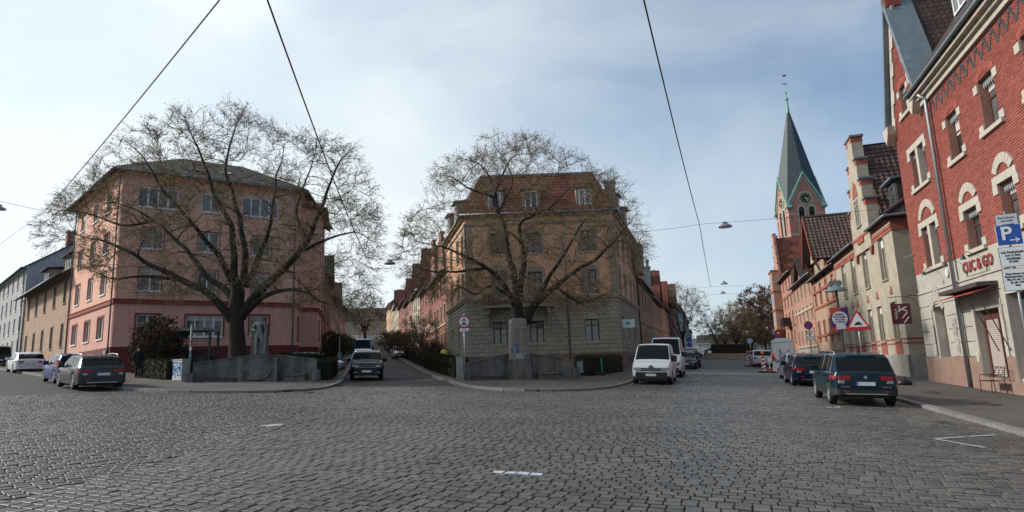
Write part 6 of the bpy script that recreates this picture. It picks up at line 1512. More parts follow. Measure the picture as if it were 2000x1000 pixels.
def person(label, P, rz, h, mats, pose, cap=True, bag=True, seed=0):
    J = dict(pel=(0, 0, .95, .155, .11), wai=(0, 0, 1.1, .15, .11), che=(0, 0, 1.3, .185, .12), nk0=(0, 0, 1.46, .08, .08), nk=(0, -.01, 1.53, .055), hd=(0, -.025, 1.62, .078, .092), hd2=(0, -.015, 1.70, .072, .085))
    E = [('pel', 'wai'), ('wai', 'che'), ('che', 'nk0'), ('nk0', 'nk'), ('nk', 'hd'), ('hd', 'hd2')]
    J['nose'] = (0, -.125, 1.625, .011); E.append(('hd', 'nose'))
    for s, t in ((-1, 'l'), (1, 'r')):
        st = pose.get(t, 0)
        J[t + 'sh'] = (s * .2, 0, 1.41, .075); J[t + 'el'] = (s * .27, .03, 1.14, .058); J[t + 'wr'] = (s * .27, -.05 if not pose.get('bent') else -.16, .9 if not pose.get('bent') else 1.06, .04)
        J[t + 'hip'] = (s * .1, 0, .88, .105); J[t + 'kn'] = (s * .11, -st * .12, .5, .075); J[t + 'an'] = (s * .115, -st * .2 + .02, .1, .055); J[t + 'to'] = (s * .13, -st * .2 - .15, .045, .04); J[t + 'ear'] = (s * .085, -.01, 1.63, .014)
        E += [('nk0', t + 'sh'), (t + 'sh', t + 'el'), (t + 'el', t + 'wr'), ('pel', t + 'hip'), (t + 'hip', t + 'kn'), (t + 'kn', t + 'an'), (t + 'an', t + 'to'), ('hd', t + 'ear')]
        hand(J, E, t, t + 'wr', t + 'el', -s)
    me = skinmesh('body', J, E, mats, 2); k = h / 1.78
    for p in me.polygons:
        z, y, x = p.center.z, p.center.y, abs(p.center.x)
        p.material_index = 2 if z < .1 else (1 if z < .9 and x < .22 else (3 if (z > 1.52 or (z < .92 and x >= .22) ) else 0))
    root = thing('person', label, 'person', P, rz); root.scale = (k, k, k); link('body', me, root)
    if cap: MB().lathe([(.105, 1.66), (.108, 1.72), (.09, 1.78), (.04, 1.805), (.001, 1.81)], 16, (0, -.015, 0)).box(-.08, .08, -.19, -.09, 1.67, 1.685).build('cap', mats[0], root, None, True)
    else: MB().lathe([(.09, 1.62), (.1, 1.70), (.085, 1.77), (.001, 1.80)], 14, (0, .012, 0)).build('hair', mats[4], root, None, True)
    co = MB().lathe([(.235, .72), (.225, .95), (.2, 1.1), (.222, 1.3), (.2, 1.42), (.1, 1.5)], 18); co.v = [(x, y * .72, z) for x, y, z in co.v]; co.build('coat', mats[0], root, None, True)
    if bag:
        b = tag(MB().prism([(-.2, -.4), (.2, -.4), (.23, -.02), (-.23, -.02)], -.07, .07).build('shopping_bag', mats[1]), 'dark shopping bag hanging from the walker\'s left hand', 'bag')
        b.matrix_basis = root.matrix_basis @ Matrix.Identity(4); b.location = Vector(P) + RZ(rz).to_3x3() @ (Vector((-.27, -.07, .80)) * k); b.rotation_euler = (0, 0, rz)
        MB().tube([(-.15, 0, -.03), (-.1, 0, .06), (0, 0, .09), (.1, 0, .06), (.15, 0, -.03)], .012, 5).build('handle', mats[1], b)
    return root
CO = mat('black coat cloth', (.012, .012, .014), .9, .2, 8); TR = mat('dark trousers', (.01, .01, .012), .9, .2, 8); SH = mat('dark shoes', (.02, .016, .013), .6, .2); SK = mat('skin', (.42, .26, .2), .6, .08); HA = mat('dark hair', (.02, .015, .012), .7, .2)
p = G(268, 742); p.z += .12; person('person in black coat and cap walking away with a bag beside the grey estate', p, rad(40 + 180), 1.76, [CO, TR, SH, SK, HA], {'l': .9, 'r': -.9})
for k, (px, py, c, lb) in enumerate(((1384, 693, CO, 'person in dark jacket crossing at the end of the right-hand street'), (1391, 694, mat('blue grey jacket', (.05, .06, .08), .9, .2), 'person in grey jacket beside the other pedestrian by the planted bed'), (44, 702, CO, 'person in dark clothes behind the white estate car'))):
    p = G(px, py); person(lb, p, rad(160 + 60 * k), 1.75, [c, TR, SH, SK, HA], {'l': .7 if k == 0 else .1, 'r': -.7}, cap=False, bag=False)
# ------------------------------------------------------------------ monuments
MON = mat('weathered monument stone', (.145, .136, .123), .92, .25, 2.2, .5, 30, isl=.15, stain=.5, fine=.12)
MONL = mat('pale worn stone', (.235, .22, .195), .9, .2, 3, .4, 35, stain=.35)
def monframe(a, b):
    A, B = G(*a), G(*b); u = (B - A); u.z = 0; W = u.length; z = min(H(A.x, A.y), H(B.x, B.y)) + .1; return A, u.normalized(), W, z
def exedra(root, F, W, cx, cw, hend, hmid, sag, npan):
    """curved bench wall made of upright slabs, a seat on each side of the middle block"""
    f = lambda x: sag * (1 - ((x - W / 2) / (W / 2)) ** 2)
    ht = lambda x: hend + (hmid - hend) * max(0, 1 - (abs(x - cx) / (max(cx, W - cx))) ** 1.3)
    xs = [W * i / npan for i in range(npan + 1)]
    for a, b in zip(xs, xs[1:]):
        a2, b2 = a + .006, b - .006; mb = MB(); y0, y1 = f(a), f(b); mb.v = [(a2, y0, -.3), (b2, y1, -.3), (b2, y1 + .28, -.3), (a2, y0 + .28, -.3), (a2, y0, ht(a)), (b2, y1, ht(b)), (b2, y1 + .28, ht(b)), (a2, y0 + .28, ht(a))]
        mb.f = [(0, 1, 5, 4), (1, 2, 6, 5), (2, 3, 7, 6), (3, 0, 4, 7), (4, 5, 6, 7)]; mb.build('wall_slab', MON, root, F)
        mb = MB(); mb.v = [(a2, y0 - .05, ht(a)), (b2, y1 - .05, ht(b)), (b2, y1 + .33, ht(b)), (a2, y0 + .33, ht(a)), (a2, y0 - .05, ht(a) + .07), (b2, y1 - .05, ht(b) + .07), (b2, y1 + .33, ht(b) + .07), (a2, y0 + .33, ht(a) + .07)]
        mb.f = [(0, 1, 5, 4), (1, 2, 6, 5), (2, 3, 7, 6), (3, 0, 4, 7), (4, 5, 6, 7), (3, 2, 1, 0)]; mb.build('coping_slab', MON, root, F)
        if b < cx - cw / 2 + .2 or a > cx + cw / 2 - .2:
            if a > .05 and b < W - .05:
                mb = MB(); mb.v = [(a2, y0 - .42, .33), (b2, y1 - .42, .33), (b2, y1 - .003, .33), (a2, y0 - .003, .33), (a2, y0 - .42, .43), (b2, y1 - .42, .43), (b2, y1 - .003, .43), (a2, y0 - .003, .43)]; mb.f = [(0, 1, 5, 4), (1, 2, 6, 5), (2, 3, 7, 6), (3, 0, 4, 7), (4, 5, 6, 7), (3, 2, 1, 0)]; mb.build('seat_slab', MON, root, F)
                mb = MB(); mb.v = [(a2, y0 - .3, -.3), (b2, y1 - .3, -.3), (b2, y1 - .003, -.3), (a2, y0 - .003, -.3), (a2, y0 - .3, .329), (b2, y1 - .3, .329), (b2, y1 - .003, .329), (a2, y0 - .003, .329)]; mb.f = [(0, 1, 5, 4), (1, 2, 6, 5), (2, 3, 7, 6), (3, 0, 4, 7)]; mb.build('seat_base', MON, root, F)
    for x in (0, W): MB().box(x - .16, x + .16, -.5, .32, -.3, .62).build('end_block', MON, root, F)
    n = 16; mb = MB()
    pts = [(W * i / n, f(W * i / n) - .95 - .25 * math.sin(math.pi * i / n)) for i in range(n + 1)]
    poly = pts + [(W, .3), (0, .3)]; mb.vprism(poly, -.35, .07); mb.build('base_step', MON, root, F)
A, u, W, z = monframe((375, 751), (618, 749)); m1 = thing('statue_monument', 'stone bench wall with a standing nude statue under the big bare tree', 'monument', (A.x, A.y, z)); F = fm(m1, (A.x, A.y, z), u)
cx = W * .515; exedra(m1, F, W, cx, 2.0, 1.05, 1.42, .55, 11)
MB().box(cx - .95, cx + .95, -.05, .5, -.2, .86).box(cx - .92, cx + .92, -.02, .45, .86, 1.3).box(cx - .5, cx + .5, -.04, .5, 1.3, 1.42).build('fountain_block', MON, m1, F)
mb = MB(); mb.tube([(cx + .6 * math.cos(math.pi + math.pi * k / 12), -.09, .62 + .42 * math.sin(math.pi + math.pi * k / 12)) for k in range(13)], [.03 + .035 * math.sin(math.pi * k / 12) for k in range(13)], 7)
for s in (-1, 1): mb.lathe([(.001, -.16), (.06, -.14), (.08, -.06)], 10, (cx + s * .62, 0, .62), 'y'); mb.tube([(cx + s * .62, -.08, .6), (cx + s * .66, -.08, .25)], [.04, .015], 6)
mb.build('garland_relief', MON, m1, F, True)
for s in (-1, 1): MB().lathe([(.02, -.1), (.07, -.09), (.09, -.02)], 12, (cx + s * .55, 0, 1.22), 'y').build('rosette', MON, m1, F)
MB().prism([(cx - .42, 1.42), (cx + .42, 1.42), (cx + .37, 2.9), (cx + .36, 3.0), (cx - .36, 3.0), (cx - .37, 2.9)], .24, .46).build('back_slab', MON, m1, F)
J = dict(pel=(0, 0, .98, .15, .11), wai=(.01, 0, 1.13, .13, .1), che=(.0, 0, 1.34, .18, .12), nk0=(0, 0, 1.5, .08), nk=(-.01, -.01, 1.57, .055), hd=(-.02, -.03, 1.66, .08, .09), hd2=(-.02, -.02, 1.75, .075, .085), nose=(-.04, -.13, 1.66, .012),
    lsh=(-.22, 0, 1.45, .075), lel=(-.33, .02, 1.22, .055), lwr=(-.2, -.12, 1.16, .04), rsh=(.22, 0, 1.45, .075), rel=(.3, .03, 1.18, .055), rwr=(.27, -.06, .95, .04),
    lhip=(-.11, 0, .9, .1), lkn=(-.13, -.03, .5, .062), lan=(-.12, .02, .1, .042), lto=(-.11, -.14, .045, .04), rhip=(.11, 0, .9, .098), rkn=(.16, -.1, .5, .06), ran=(.12, .0, .1, .042), rto=(.17, -.14, .045, .04))
E = [('pel', 'wai'), ('wai', 'che'), ('che', 'nk0'), ('nk0', 'nk'), ('nk', 'hd'), ('hd', 'hd2'), ('hd', 'nose')]
for t in 'lr': E += [('nk0', t + 'sh'), (t + 'sh', t + 'el'), (t + 'el', t + 'wr'), ('pel', t + 'hip'), (t + 'hip', t + 'kn'), (t + 'kn', t + 'an'), (t + 'an', t + 'to')]
hand(J, E, 'l', 'lwr', 'lel', 1); hand(J, E, 'r', 'rwr', 'rel', -1)
link('statue', skinmesh('statue', J, E, MONL, 2), m1, F @ T(cx, .13, 1.42) @ Matrix.Scale(1.08, 4))
MB().prism([(cx + .2, 1.45), (cx + .34, 1.45), (cx + .36, 2.45), (cx + .24, 2.45)], .02, .26).build('drapery', MONL, m1, F)
A, u, W, z = monframe((908, 747), (1122, 744)); m2 = thing('memorial_monument', 'stone bench wall with a tall tapering memorial pillar marked by blue graffiti', 'monument', (A.x, A.y, z)); F = fm(m2, (A.x, A.y, z), u)
cx = W * .5; exedra(m2, F, W, cx, 1.6, .95, 1.5, .5, 9)
MB().box(cx - .6, cx + .6, -.12, .6, -.3, .72).box(cx - .57, cx + .57, -.09, .58, .72, 1.16).build('pillar_base', MON, m2, F)
MB().prism([(cx - .52, 1.16), (cx + .52, 1.16), (cx + .42, 3.05), (cx - .42, 3.05)], -.04, .52).prism([(cx - .45, 3.05), (cx + .45, 3.05), (cx + .38, 3.3), (cx + .2, 3.38), (cx - .2, 3.38), (cx - .38, 3.3)], -.06, .54).build('pillar', MONL, m2, F)
mb = MB().box(cx - .36, cx - .3, -.075, -.03, 1.95, 2.85).box(cx + .3, cx + .36, -.075, -.03, 1.95, 2.85).box(cx - .3, cx + .3, -.075, -.03, 2.8, 2.85).box(cx - .3, cx + .3, -.075, -.03, 1.95, 2.0)
for k in range(7): mb.box(cx - .24, cx + .24 - .08 * (k % 3), -.055, -.035, 2.1 + k * .09, 2.14 + k * .09)
mb.build('inscription_panel', MONL, m2, F)
mb = MB().tube([(cx + .12 * math.cos(t * .5), -.06, 1.72 + .1 * math.sin(t * .5)) for t in range(13)], .03, 5); mb.lathe([(.001, -.1), (.1, -.08), (.12, -.03)], 12, (cx + .3, 0, 1.4), 'y'); mb.build('carved_wreath', MONL, m2, F, True)
GB = mat('blue spray paint', (.02, .16, .36), .7, .2, 9); GW = mat('white spray paint', (.5, .52, .54), .7, .25, 9)
def scrawl(parent, M, seed, n, w, h, r, m, nm='graffiti'):
    R = random.Random(seed); mb = MB()
    for _ in range(n):
        x, y = R.uniform(0, w), R.uniform(0, h); P = [(x, 0, y)]
        for _k in range(4): x = min(w, max(0, x + R.uniform(-.5, .5) * w)); y = min(h, max(0, y + R.uniform(-.5, .5) * h)); P.append((x, 0, y))
        P = spline(P, .04)
        for a, b in zip(P, P[1:]):
            d = (b - a).normalized() if (b - a).length > 1e-5 else Vector((1, 0, 0)); nn = Vector((-d.z, 0, d.x)) * r; mb.quad(a - nn, b - nn, b + nn, a + nn)
    return mb.build(nm, m, parent, M)
scrawl(m2, F @ T(cx - .5, -.046, 1.55), 3, 6, .4, .36, .03, GB); scrawl(m2, F @ T(cx - .3, -.05, 1.25), 5, 3, .5, .45, .02, GW)
# ------------------------------------------------------------------ street furniture
def post(root, h, r=.03, m=GALV, z0=-.1): return MB().tube([(0, 0, z0), (0, 0, h)], r, 10).build('post', m, root, None, True)
RED = mat('sign red', (.45, .02, .025), .4, .08); SW = mat('sign white', (.66, .67, .68), .4, .06); SB = mat('sign blue', (.02, .07, .32), .4, .06); BK = mat('sign black', (.012, .012, .013), .5, .1)
def plate(root, x, y, z, w, h, m, bm=None, nm='sign_plate', edge=.012):
    o = MB().box(x - w / 2, x + w / 2, y, y + .015, z - h / 2, z + h / 2).build(nm, bm or m, root)
    if bm: MB().box(x - w / 2 + edge, x + w / 2 - edge, y - .004, y, z - h / 2 + edge, z + h / 2 - edge).build('sign_face', m, o)
    return o
def roundsign(root, z, r, face, ring, y=-.06, rw=.16):
    o = MB().lathe([(r, 0), (r, .02)], 28, (0, y, z), 'y').disc((0, y, z), r, n=28).build('round_sign', ring, root); MB().disc((0, y - .004, z), r * (1 - rw), n=28).build('sign_face', face, o); return o
# parking sign stack by the right edge
P = EYE + ray(2012, 700) * (17.2 / FPX); rs = thing('parking_sign', 'parking sign stack with blue P board and white time plates on a grey post', 'sign', gp(P.x, P.y, .12), -rad(26)); zz = lambda py: (EYE + ray(1968, py) * (17.2 / FPX)).z - rs.location.z
pz = [zz(v) for v in (403, 437, 430, 473, 478, 516, 521, 566)]
post(rs, pz[0] + .02, .035); LB = BK
q = plate(rs, 0, -.06, (pz[0] + pz[1]) / 2 - .02, .52, (pz[0] - pz[1]) * .82, mat('grey sign white', (.5, .52, .55), .4, .06), BK)
zc = (pz[0] + pz[1]) / 2 - .02; text('Parkschein-\nautomat', .085, LB, q, T(0, -.068, zc + .04), 'sign_lettering', .001); MB().box(-.13, .1, -.068, -.064, zc - .125, zc - .11).prism([(.1, zc - .145), (.16, zc - .1175), (.1, zc - .09)], -.068, -.064).build('arrow', BK, q)
zc = (pz[2] + pz[3]) / 2; q = plate(rs, 0, -.062, zc, .58, .58, SB, SW); text('P', .52, SW, q, T(-.06, -.071, zc + .03), 'sign_lettering', .001, bold=.012); MB().box(-.0, .17, -.071, -.067, zc - .17, zc - .14).prism([(.12, zc - .235), (.23, zc - .155), (.12, zc - .075), (.16, zc - .155)], -.071, -.067).build('arrow', SW, q)
zc = (pz[4] + pz[5]) / 2; q = plate(rs, 0, -.06, zc, .60, .56, SW, BK); text('mit Parkschein\nnur 2 Std.\nwerktags\n8-22h', .088, BK, q, T(0, -.069, zc), 'sign_lettering', .001, bold=.003)
zc = (pz[6] + pz[7]) / 2; q = plate(rs, 0, -.06, zc, .62, .62, SW, BK); text('Bewohner mit\nParkausweis O2\nMo-Fr ab 19h\nSa ab 14h\nfrei', .08, BK, q, T(0, -.069, zc), 'sign_lettering', .001, bold=.003)
# no vehicles sign by the memorial
P = G(909, 748); s = thing('traffic_sign', 'round red ringed sign barring cars and motorcycles, left of the memorial', 'sign', gp(P.x, P.y, .12), -rad(-4)); post(s, 3.45, .04, GALV)
o = roundsign(s, 3.02, .31, SW, RED, rw=.2)
mb = MB().prism([(-.13, 2.86), (.13, 2.86), (.13, 2.92), (.08, 2.92), (.05, 2.98), (-.05, 2.98), (-.08, 2.92), (-.13, 2.92)], -.07, -.066); mb.lathe([(.03, 0), (.055, 0)], 12, (-.07, -.068, 3.07), 'y').lathe([(.03, 0), (.055, 0)], 12, (.07, -.068, 3.07), 'y').prism([(-.07, 3.08), (.07, 3.08), (.04, 3.14), (.03, 3.2), (-.02, 3.2), (-.03, 3.13)], -.07, -.066); mb.build('vehicle_symbols', BK, o)
q = plate(s, 0, -.06, 2.6, .5, .2, SW, BK); text('Anlieger\nfrei', .07, BK, q, T(0, -.068, 2.6), 'sign_lettering', .001)
P = G(898, 745); s = tag(MB().box(-.2, .2, -.2, .2, -.1, 1.15).box(-.23, .23, -.23, .23, 1.15, 1.2).build('switch_cabinet', mat('cabinet grey', (.25, .25, .24), .6, .15, 4)), 'slim grey cabinet behind the no vehicles sign', 'cabinet'); s.location = gp(P.x, P.y + .4, .12); MB().box(-.16, .16, -.215, -.2, .1, 1.1).build('door', MATS['cabinet grey'], s)
# graffiti cabinet and green post
P = G(345, 749); s = thing('switch_cabinet', 'grey street cabinet with blue graffiti beside the green post', 'cabinet', gp(P.x, P.y, .12), rad(-32)); c = MB().box(-.42, .42, 0, .42, -.1, 1.02).box(-.45, .45, -.03, .45, 1.02, 1.1).build('housing', mat('cabinet beige', (.34, .31, .28), .6, .15, 4), s); MB().box(-.4, .4, -.02, -.001, .04, 1.0).build('door', mat('whitewashed door', (.5, .52, .53), .6, .15, 5), s); scrawl(s, T(-.36, -.026, .08), 8, 7, .72, .85, .03, GB)
P = G(369, 752); s = thing('name_post', 'green grey street post with stickers in front of the statue wall', 'post', gp(P.x, P.y, .12), 0); post(s, 2.75, .05, mat('green grey post', (.09, .13, .13), .55, .2, 6))
for z, c in ((1.9, RED), (1.55, SW), (1.2, MATS['teal emblem'])): MB().lathe([(.052, z), (.052, z + .14)], 12).build('sticker', c, s)
MB().box(-.02, .02, -.02, .02, 2.75, 2.85).build('post_cap', GALV, s)
# bin shelter
P = DP(368, 735, 40.5); s = thing('bin_shelter', 'open dark metal bin shelter with flat roof in front of the salmon block', 'shelter', gp(P.x, P.y, .1), -rad(-5)); 
for x in (-1.3, 1.2):
    for y in (0, 1.4): MB().box(x - .06, x + .06, y - .06, y + .06, -.1, 2.75).build('post', DKMETAL, s)
MB().box(-.95, .9, -.35, 1.6, 2.75, 2.95).build('roof', mat('grey sheet roof', (.2, .2, .2), .6, .2, 4), s)
for k in range(9): MB().box(-1.24, 1.14, 1.42, 1.45, .15 + k * .17, .15 + k * .17 + .11).build('slat', DKMETAL, s)
for k in range(5): MB().box(-1.24, 1.14, -.02, .01, 1.55 + k * .17, 1.58 + k * .17).build('rail', DKMETAL, s)
for k, x in enumerate((-.7, .45)):
    b = thing('wheelie_bin', ['dark green bin in the shelter, left one', 'dark green bin in the shelter, right one'][k], 'bin', gp(P.x, P.y, .1) + Vector((x, .7, 0)), 0, 'bins in the shelter'); GR = mat('bin green', (.012, .04, .022), .55, .15)
    MB().prism([(-.3, .12), (.3, .12), (.36, 1.05), (-.36, 1.05)], -.35, .35).build('body', GR, b); MB().prism([(-.38, 1.05), (.38, 1.05), (.34, 1.15), (-.34, 1.15)], -.38, .38).build('lid', GR, b)
    for s2 in (-1, 1): MB().lathe([(.02, -.04), (.1, -.04), (.1, .04), (.02, .04)], 12, (s2 * .25, .36, .1), 'x').build('wheel', BLACK, b)
# blue-grey column at the mouth of the middle street
P = G(663, 722); s = thing('ticket_column', 'blue grey slim column with a pole on the kerb of the middle street', 'column', gp(P.x, P.y, .12), 0); CG = mat('blue grey metal', (.12, .16, .2), .5, .12); MB().box(-.14, .14, -.12, .12, -.1, 1.2).box(-.16, .16, -.14, .14, 1.2, 1.24).build('housing', CG, s); MB().box(-.1, .1, -.125, -.12, .7, 1.1).build('panel', ZINC, s); MB().tube([(0, 0, 1.24), (0, 0, 2.5)], .03, 8).build('post', GALV, s)
# litter bin and scooter near the memorial
P = G(1133, 741); s = thing('litter_bin', 'grey litter bin on a dark frame at the right end of the memorial', 'bin', gp(P.x, P.y, .12), rad(8)); MB().box(-.22, -.16, -.06, .06, -.1, 1.05).box(.17, .23, -.06, .06, -.1, 1.05).build('frame', DKMETAL, s); MB().prism([(-.15, .25), (.16, .25), (.16, .92), (-.15, .86)], -.2, .16).build('body', mat('bin grey', (.2, .2, .2), .5, .15), s); MB().prism([(-.17, .9), (.18, .96), (.18, 1.0), (-.17, .94)], -.22, .18).build('lid', DKMETAL, s)
P = G(1168, 738); s = thing('kick_scooter', 'parked electric kick scooter with teal stem by the hedge', 'scooter', gp(P.x, P.y, .12), rad(35)); MB().box(-.3, .35, -.08, .08, .12, .2).build('deck', DKMETAL, s); TE = mat('scooter teal', (.01, .3, .27), .4, .1); MB().tube([(.4, 0, .14), (.32, 0, 1.02)], .032, 8).build('stem', TE, s); MB().tube([(.32, -.24, 1.06), (.32, .24, 1.06)], .02, 6).build('handlebar', DKMETAL, s)
for x in (-.38, .43): MB().lathe([(.06, -.03), (.11, -.03), (.12, 0), (.11, .03), (.06, .03)], 16, (x, 0, .12), 'y').build('wheel', BLACK, s)
# light blue pole by the corner of the peach house
P = b2B + dR * 14.9 + rt(dR) * 1.2; s = thing('banner_post', 'pale blue round post in front of the peach corner house', 'post', gp(P.x, P.y, .12), 0); MB().tube([(0, 0, -.1), (0, 0, 3.2)], .11, 10).build('post', mat('pale blue enamel', (.2, .34, .5), .5, .1), s); MB().lathe([(.13, 3.2), (.13, 3.26), (.001, 3.3)], 10).build('post_cap', GALV, s)
# bicycle behind the hedge with a yellow child seat
P = EYE + ray(886, 700) * (50 / FPX); s = thing('bicycle', 'bicycle with a yellow hood leaning behind the hedge of the corner house', 'bicycle', gp(P.x, P.y, .35), rad(10)); YE = mat('yellow hood', (.5, .4, .06), .6, .15)
for x in (-.5, .5): MB().lathe([(.31, -.02), (.34, 0), (.31, .02)], 22, (x, 0, .34), 'y').build('wheel', BLACK, s)
MB().tube([(-.5, 0, .34), (-.15, 0, .8), (.35, 0, .85), (-.05, 0, .3), (-.15, 0, .8)], .02, 6).tube([(.5, 0, .34), (.36, 0, .95)], .02, 6).build('frame', DKMETAL, s); MB().tube([(.33, -.25, 1.0), (.36, 0, .96), (.33, .25, 1.0)], .015, 6).build('handlebar', DKMETAL, s); MB().box(-.28, -.05, -.07, .07, .88, .94).build('saddle', BLACK, s); MB().lathe([(.001, 0), (.25, .04), (.32, .3), (.26, .62), (.001, .72)], 12, (-.75, 0, .6)).build('hood', YE, s, None, True)
# lamp post with poster, warning triangle
P = k3 + dR * 12.3 + rt(dR) * .75; s = thing('street_lamp', 'dark green lamp post with a two lobed grey lamp head and a campaign poster', 'lamp', gp(P.x, P.y, .12), -rad(BR)); LG = mat('lamp green', (.02, .045, .04), .5, .15)
MB().tube([(0, 0, -.1), (0, 0, .9), (0, 0, 1.0), (0, 0, 4.7)], [.08, .08, .055, .05], 12).build('post', LG, s, None, True)
LH = mat('lamp head grey', (.12, .17, .19), .45, .12); hd = MB().lathe([(.56, 4.62), (.54, 4.68), (.3, 4.8), (.16, 4.9), (.1, 5.0), (.001, 5.02)], 22).build('lamp_head', LH, s, None, True); MB().disc((0, 0, 4.63), .5, 'z', 20, 1).build('diffuser', SW, hd)
for x in (-.17, .17): MB().lathe([(.16, -.1), (.16, .1)], 16, (x, 0, 5.02), 'y').disc((x, -.1, 5.02), .16, n=16).disc((x, .1, 5.02), .16, n=16, sgn=1).build('lamp_lobe', LH, hd)
PU = mat('poster violet', (.06, .025, .16), .5, .15, 3); po = MB().box(-.44, .44, -.1, -.08, 2.55, 3.75).build('poster', PU, s)
RO = mat('poster red', (.5, .07, .05), .5, .1); MB().prism([(-.44, 3.35), (-.44, 3.74), (-.1, 3.74), (.2, 3.74), (-.1, 3.5)], -.104, -.1).prism([(-.44, 2.56), (.0, 2.56), (-.2, 2.7), (-.44, 2.75)], -.104, -.1).prism([(.44, 2.56), (.44, 2.85), (.1, 2.56)][::-1], -.104, -.1).build('poster_stripes', RO, po)
MB().disc((0, -.107, 3.18), .37, n=28).box(-.22, .25, -.109, -.106, 2.62, 2.84).build('poster_disc', SW, po); text('Sozialer\nWohnungs-\nbau wie\nin Wien!', .13, PU, po, T(0, -.111, 3.2), 'poster_lettering', .001, bold=.006); text('Volt', .1, PU, po, T(0, -.112, 2.74), 'poster_lettering', .001) if False else None
P = k3 + dR * 11.9 + rt(dR) * 1.5; s = thing('traffic_sign', 'red bordered warning triangle on a grey post behind the poster', 'sign', gp(P.x, P.y, .12), -rad(BR + 8)); post(s, 3.7, .04)
def tri(h, a): return [(-a / 2, h), (a / 2, h), (0, h + a * .866)]
o = MB().prism(tri(2.55, 1.22), -.06, -.045).build('triangle_sign', RED, s); MB().prism([(x * .68, 2.55 + .18 + (z_ - 2.55) * .68) for x, z_ in tri(2.55, 1.22)], -.064, -.06).build('sign_face', SW, o); MB().prism([(-.2, 2.82), (.2, 2.82), (.12, 2.93), (.02, 3.0), (-.08, 2.95)], -.068, -.064).build('symbol', BK, o)
# no-stopping signs and cabinets along the right pavement
for k, (t_, o_) in enumerate(((29.5, 1.6), (53, 1.6))):
    P = k3 + dR * t_ + rt(dR) * o_; s = thing('traffic_sign', ['blue and red no stopping sign above white plates, beside the tan house', 'blue and red no stopping sign farther off beside the toilet cabin'][k], 'sign', gp(P.x, P.y, .12), -rad(BR)); post(s, 3.7 if k == 0 else 3.2, .035); z = 3.4 if k == 0 else 2.95
    o = roundsign(s, z, .32, SB, RED); mb = MB()
    for a in (45, -45): mb.mbox(T(0, -.068, z) @ RY(rad(a)), -.028, .028, -.003, .001 + .0005 * (a > 0), -.27, .27)
    mb.build('red_cross', RED, o)
    if k == 0: plate(s, 0, -.06, 2.85, .45, .28, mat('pale blue plate', (.5, .56, .62), .5, .05), BK); plate(s, .08, -.06, 2.42, .5, .3, SW, BK)
P = k3 + dR * 29.8 + rt(dR) * 2.6; s = tag(MB().box(-.35, .35, -.2, .2, -.1, 1.35).box(-.38, .38, -.23, .23, 1.35, 1.42).build('switch_cabinet', CG), 'blue grey street cabinet beside the no stopping sign', 'cabinet'); s.location = gp(P.x, P.y, .12); s.rotation_euler = (0, 0, -rad(BR)); MB().box(-.3, .3, -.215, -.2, .1, 1.3).build('door', CG, s)
# roadworks: warning panels, barrier, lamps, toilet cabin
OL = mat('orange beacon', (.75, .13, .02), .3, .1, coat=.5)
def lampb(root, x, z): 
    l = MB().lathe([(.06, z), (.07, z + .1)], 10, (x, 0, 0)).build('beacon_base', BK, root); MB().lathe([(.02, -.05), (.1, -.045), (.115, -.02), (.115, .02), (.1, .045), (.02, .05)], 16, (x, 0, z + .2), 'y').build('beacon_lens', OL, l)
def panel(label, P, h=1.0):
    s = thing('warning_panel', label, 'warning panel', gp(P.x, P.y, .0), -rad(BR), 'red and white roadworks panels'); MB().box(-.4, .4, -.2, .2, -.02, .12).build('foot', BLACK, s); MB().box(-.125, .125, -.02, .02, .2, .2 + h).box(-.03, .03, -.02, .02, .0, .2).build('board', SW, s)
    for k in range(4): z0 = .22 + k * h / 4; MB().prism([(-.124, z0), (.124, z0 + .12), (.124, z0 + .24 if z0 + .24 < .2 + h else .19 + h), (-.124, z0 + .12)], -.026, -.0205).build('red_stripe', RED, s)
    lampb(s, 0, .2 + h)
panel('red and white striped warning panel left of the silver white SUV', G(1462, 716), 1.0); wp = G(1493, 729); panel('red and white striped warning panel at the end of the barrier', wp, 1.05)
s = thing('barrier', 'red and white roadworks barrier in front of the toilet cabin', 'barrier', gp(wp.x, wp.y) + rt(dR) * .2, -rad(BR))
for k in range(2): MB().box(.1 + k * 1.95, .55 + k * 1.95, -.25, .25, -.02, .1).build('foot', BLACK, s)
for k in range(9): MB().box(.12 + k * .27, .38 + k * .27, -.03, .03, .82, 1.08).build('top_board_segment', RED if k % 2 else SW, s)
for k in range(9): MB().box(.12 + k * .27, .38 + k * .27, -.025, .025, .16, .3).build('bottom_board_segment', SW if k % 2 else RED, s)
for k in range(9): MB().box(.16 + k * .26, .23 + k * .26, -.02, .02, .3, .82).build('upright', SW, s)
lampb(s, .5, 1.08); lampb(s, 2.5, 1.08)
wpb = wp + rt(dR) * .1 + dR * 2.4; s = thing('barrier', 'side barrier running back towards the pavement beside the toilet cabin', 'barrier', gp(wpb.x, wpb.y), -rad(BR) + rad(90))
for k in range(9): MB().box(-2.2 + k * .27, -1.94 + k * .27, -.03, .03, .82, 1.08).build('top_board_segment', RED if k % 2 else SW, s)
for k in range(9): MB().box(-2.16 + k * .26, -2.09 + k * .26, -.02, .02, .1, .82).build('upright', SW, s)
MB().box(-1.4, -.9, -.25, .25, -.02, .1).build('foot', BLACK, s)
cp = wp + dR * 3.6 + rt(dR) * 1.75; s = thing('toilet_cabin', 'white portable toilet cabin behind the roadworks barrier', 'toilet cabin', gp(cp.x, cp.y), -rad(BR + 4)); CW_ = mat('white plastic', (.62, .64, .66), .45, .06)
MB().box(-.75, .75, -.6, .6, -.05, 2.25).build('shell', CW_, s); MB().prism([(-.82, 2.25), (.82, 2.25), (.82, 2.32), (.45, 2.52), (-.45, 2.52), (-.82, 2.32)], -.66, .66).build('roof', CW_, s)
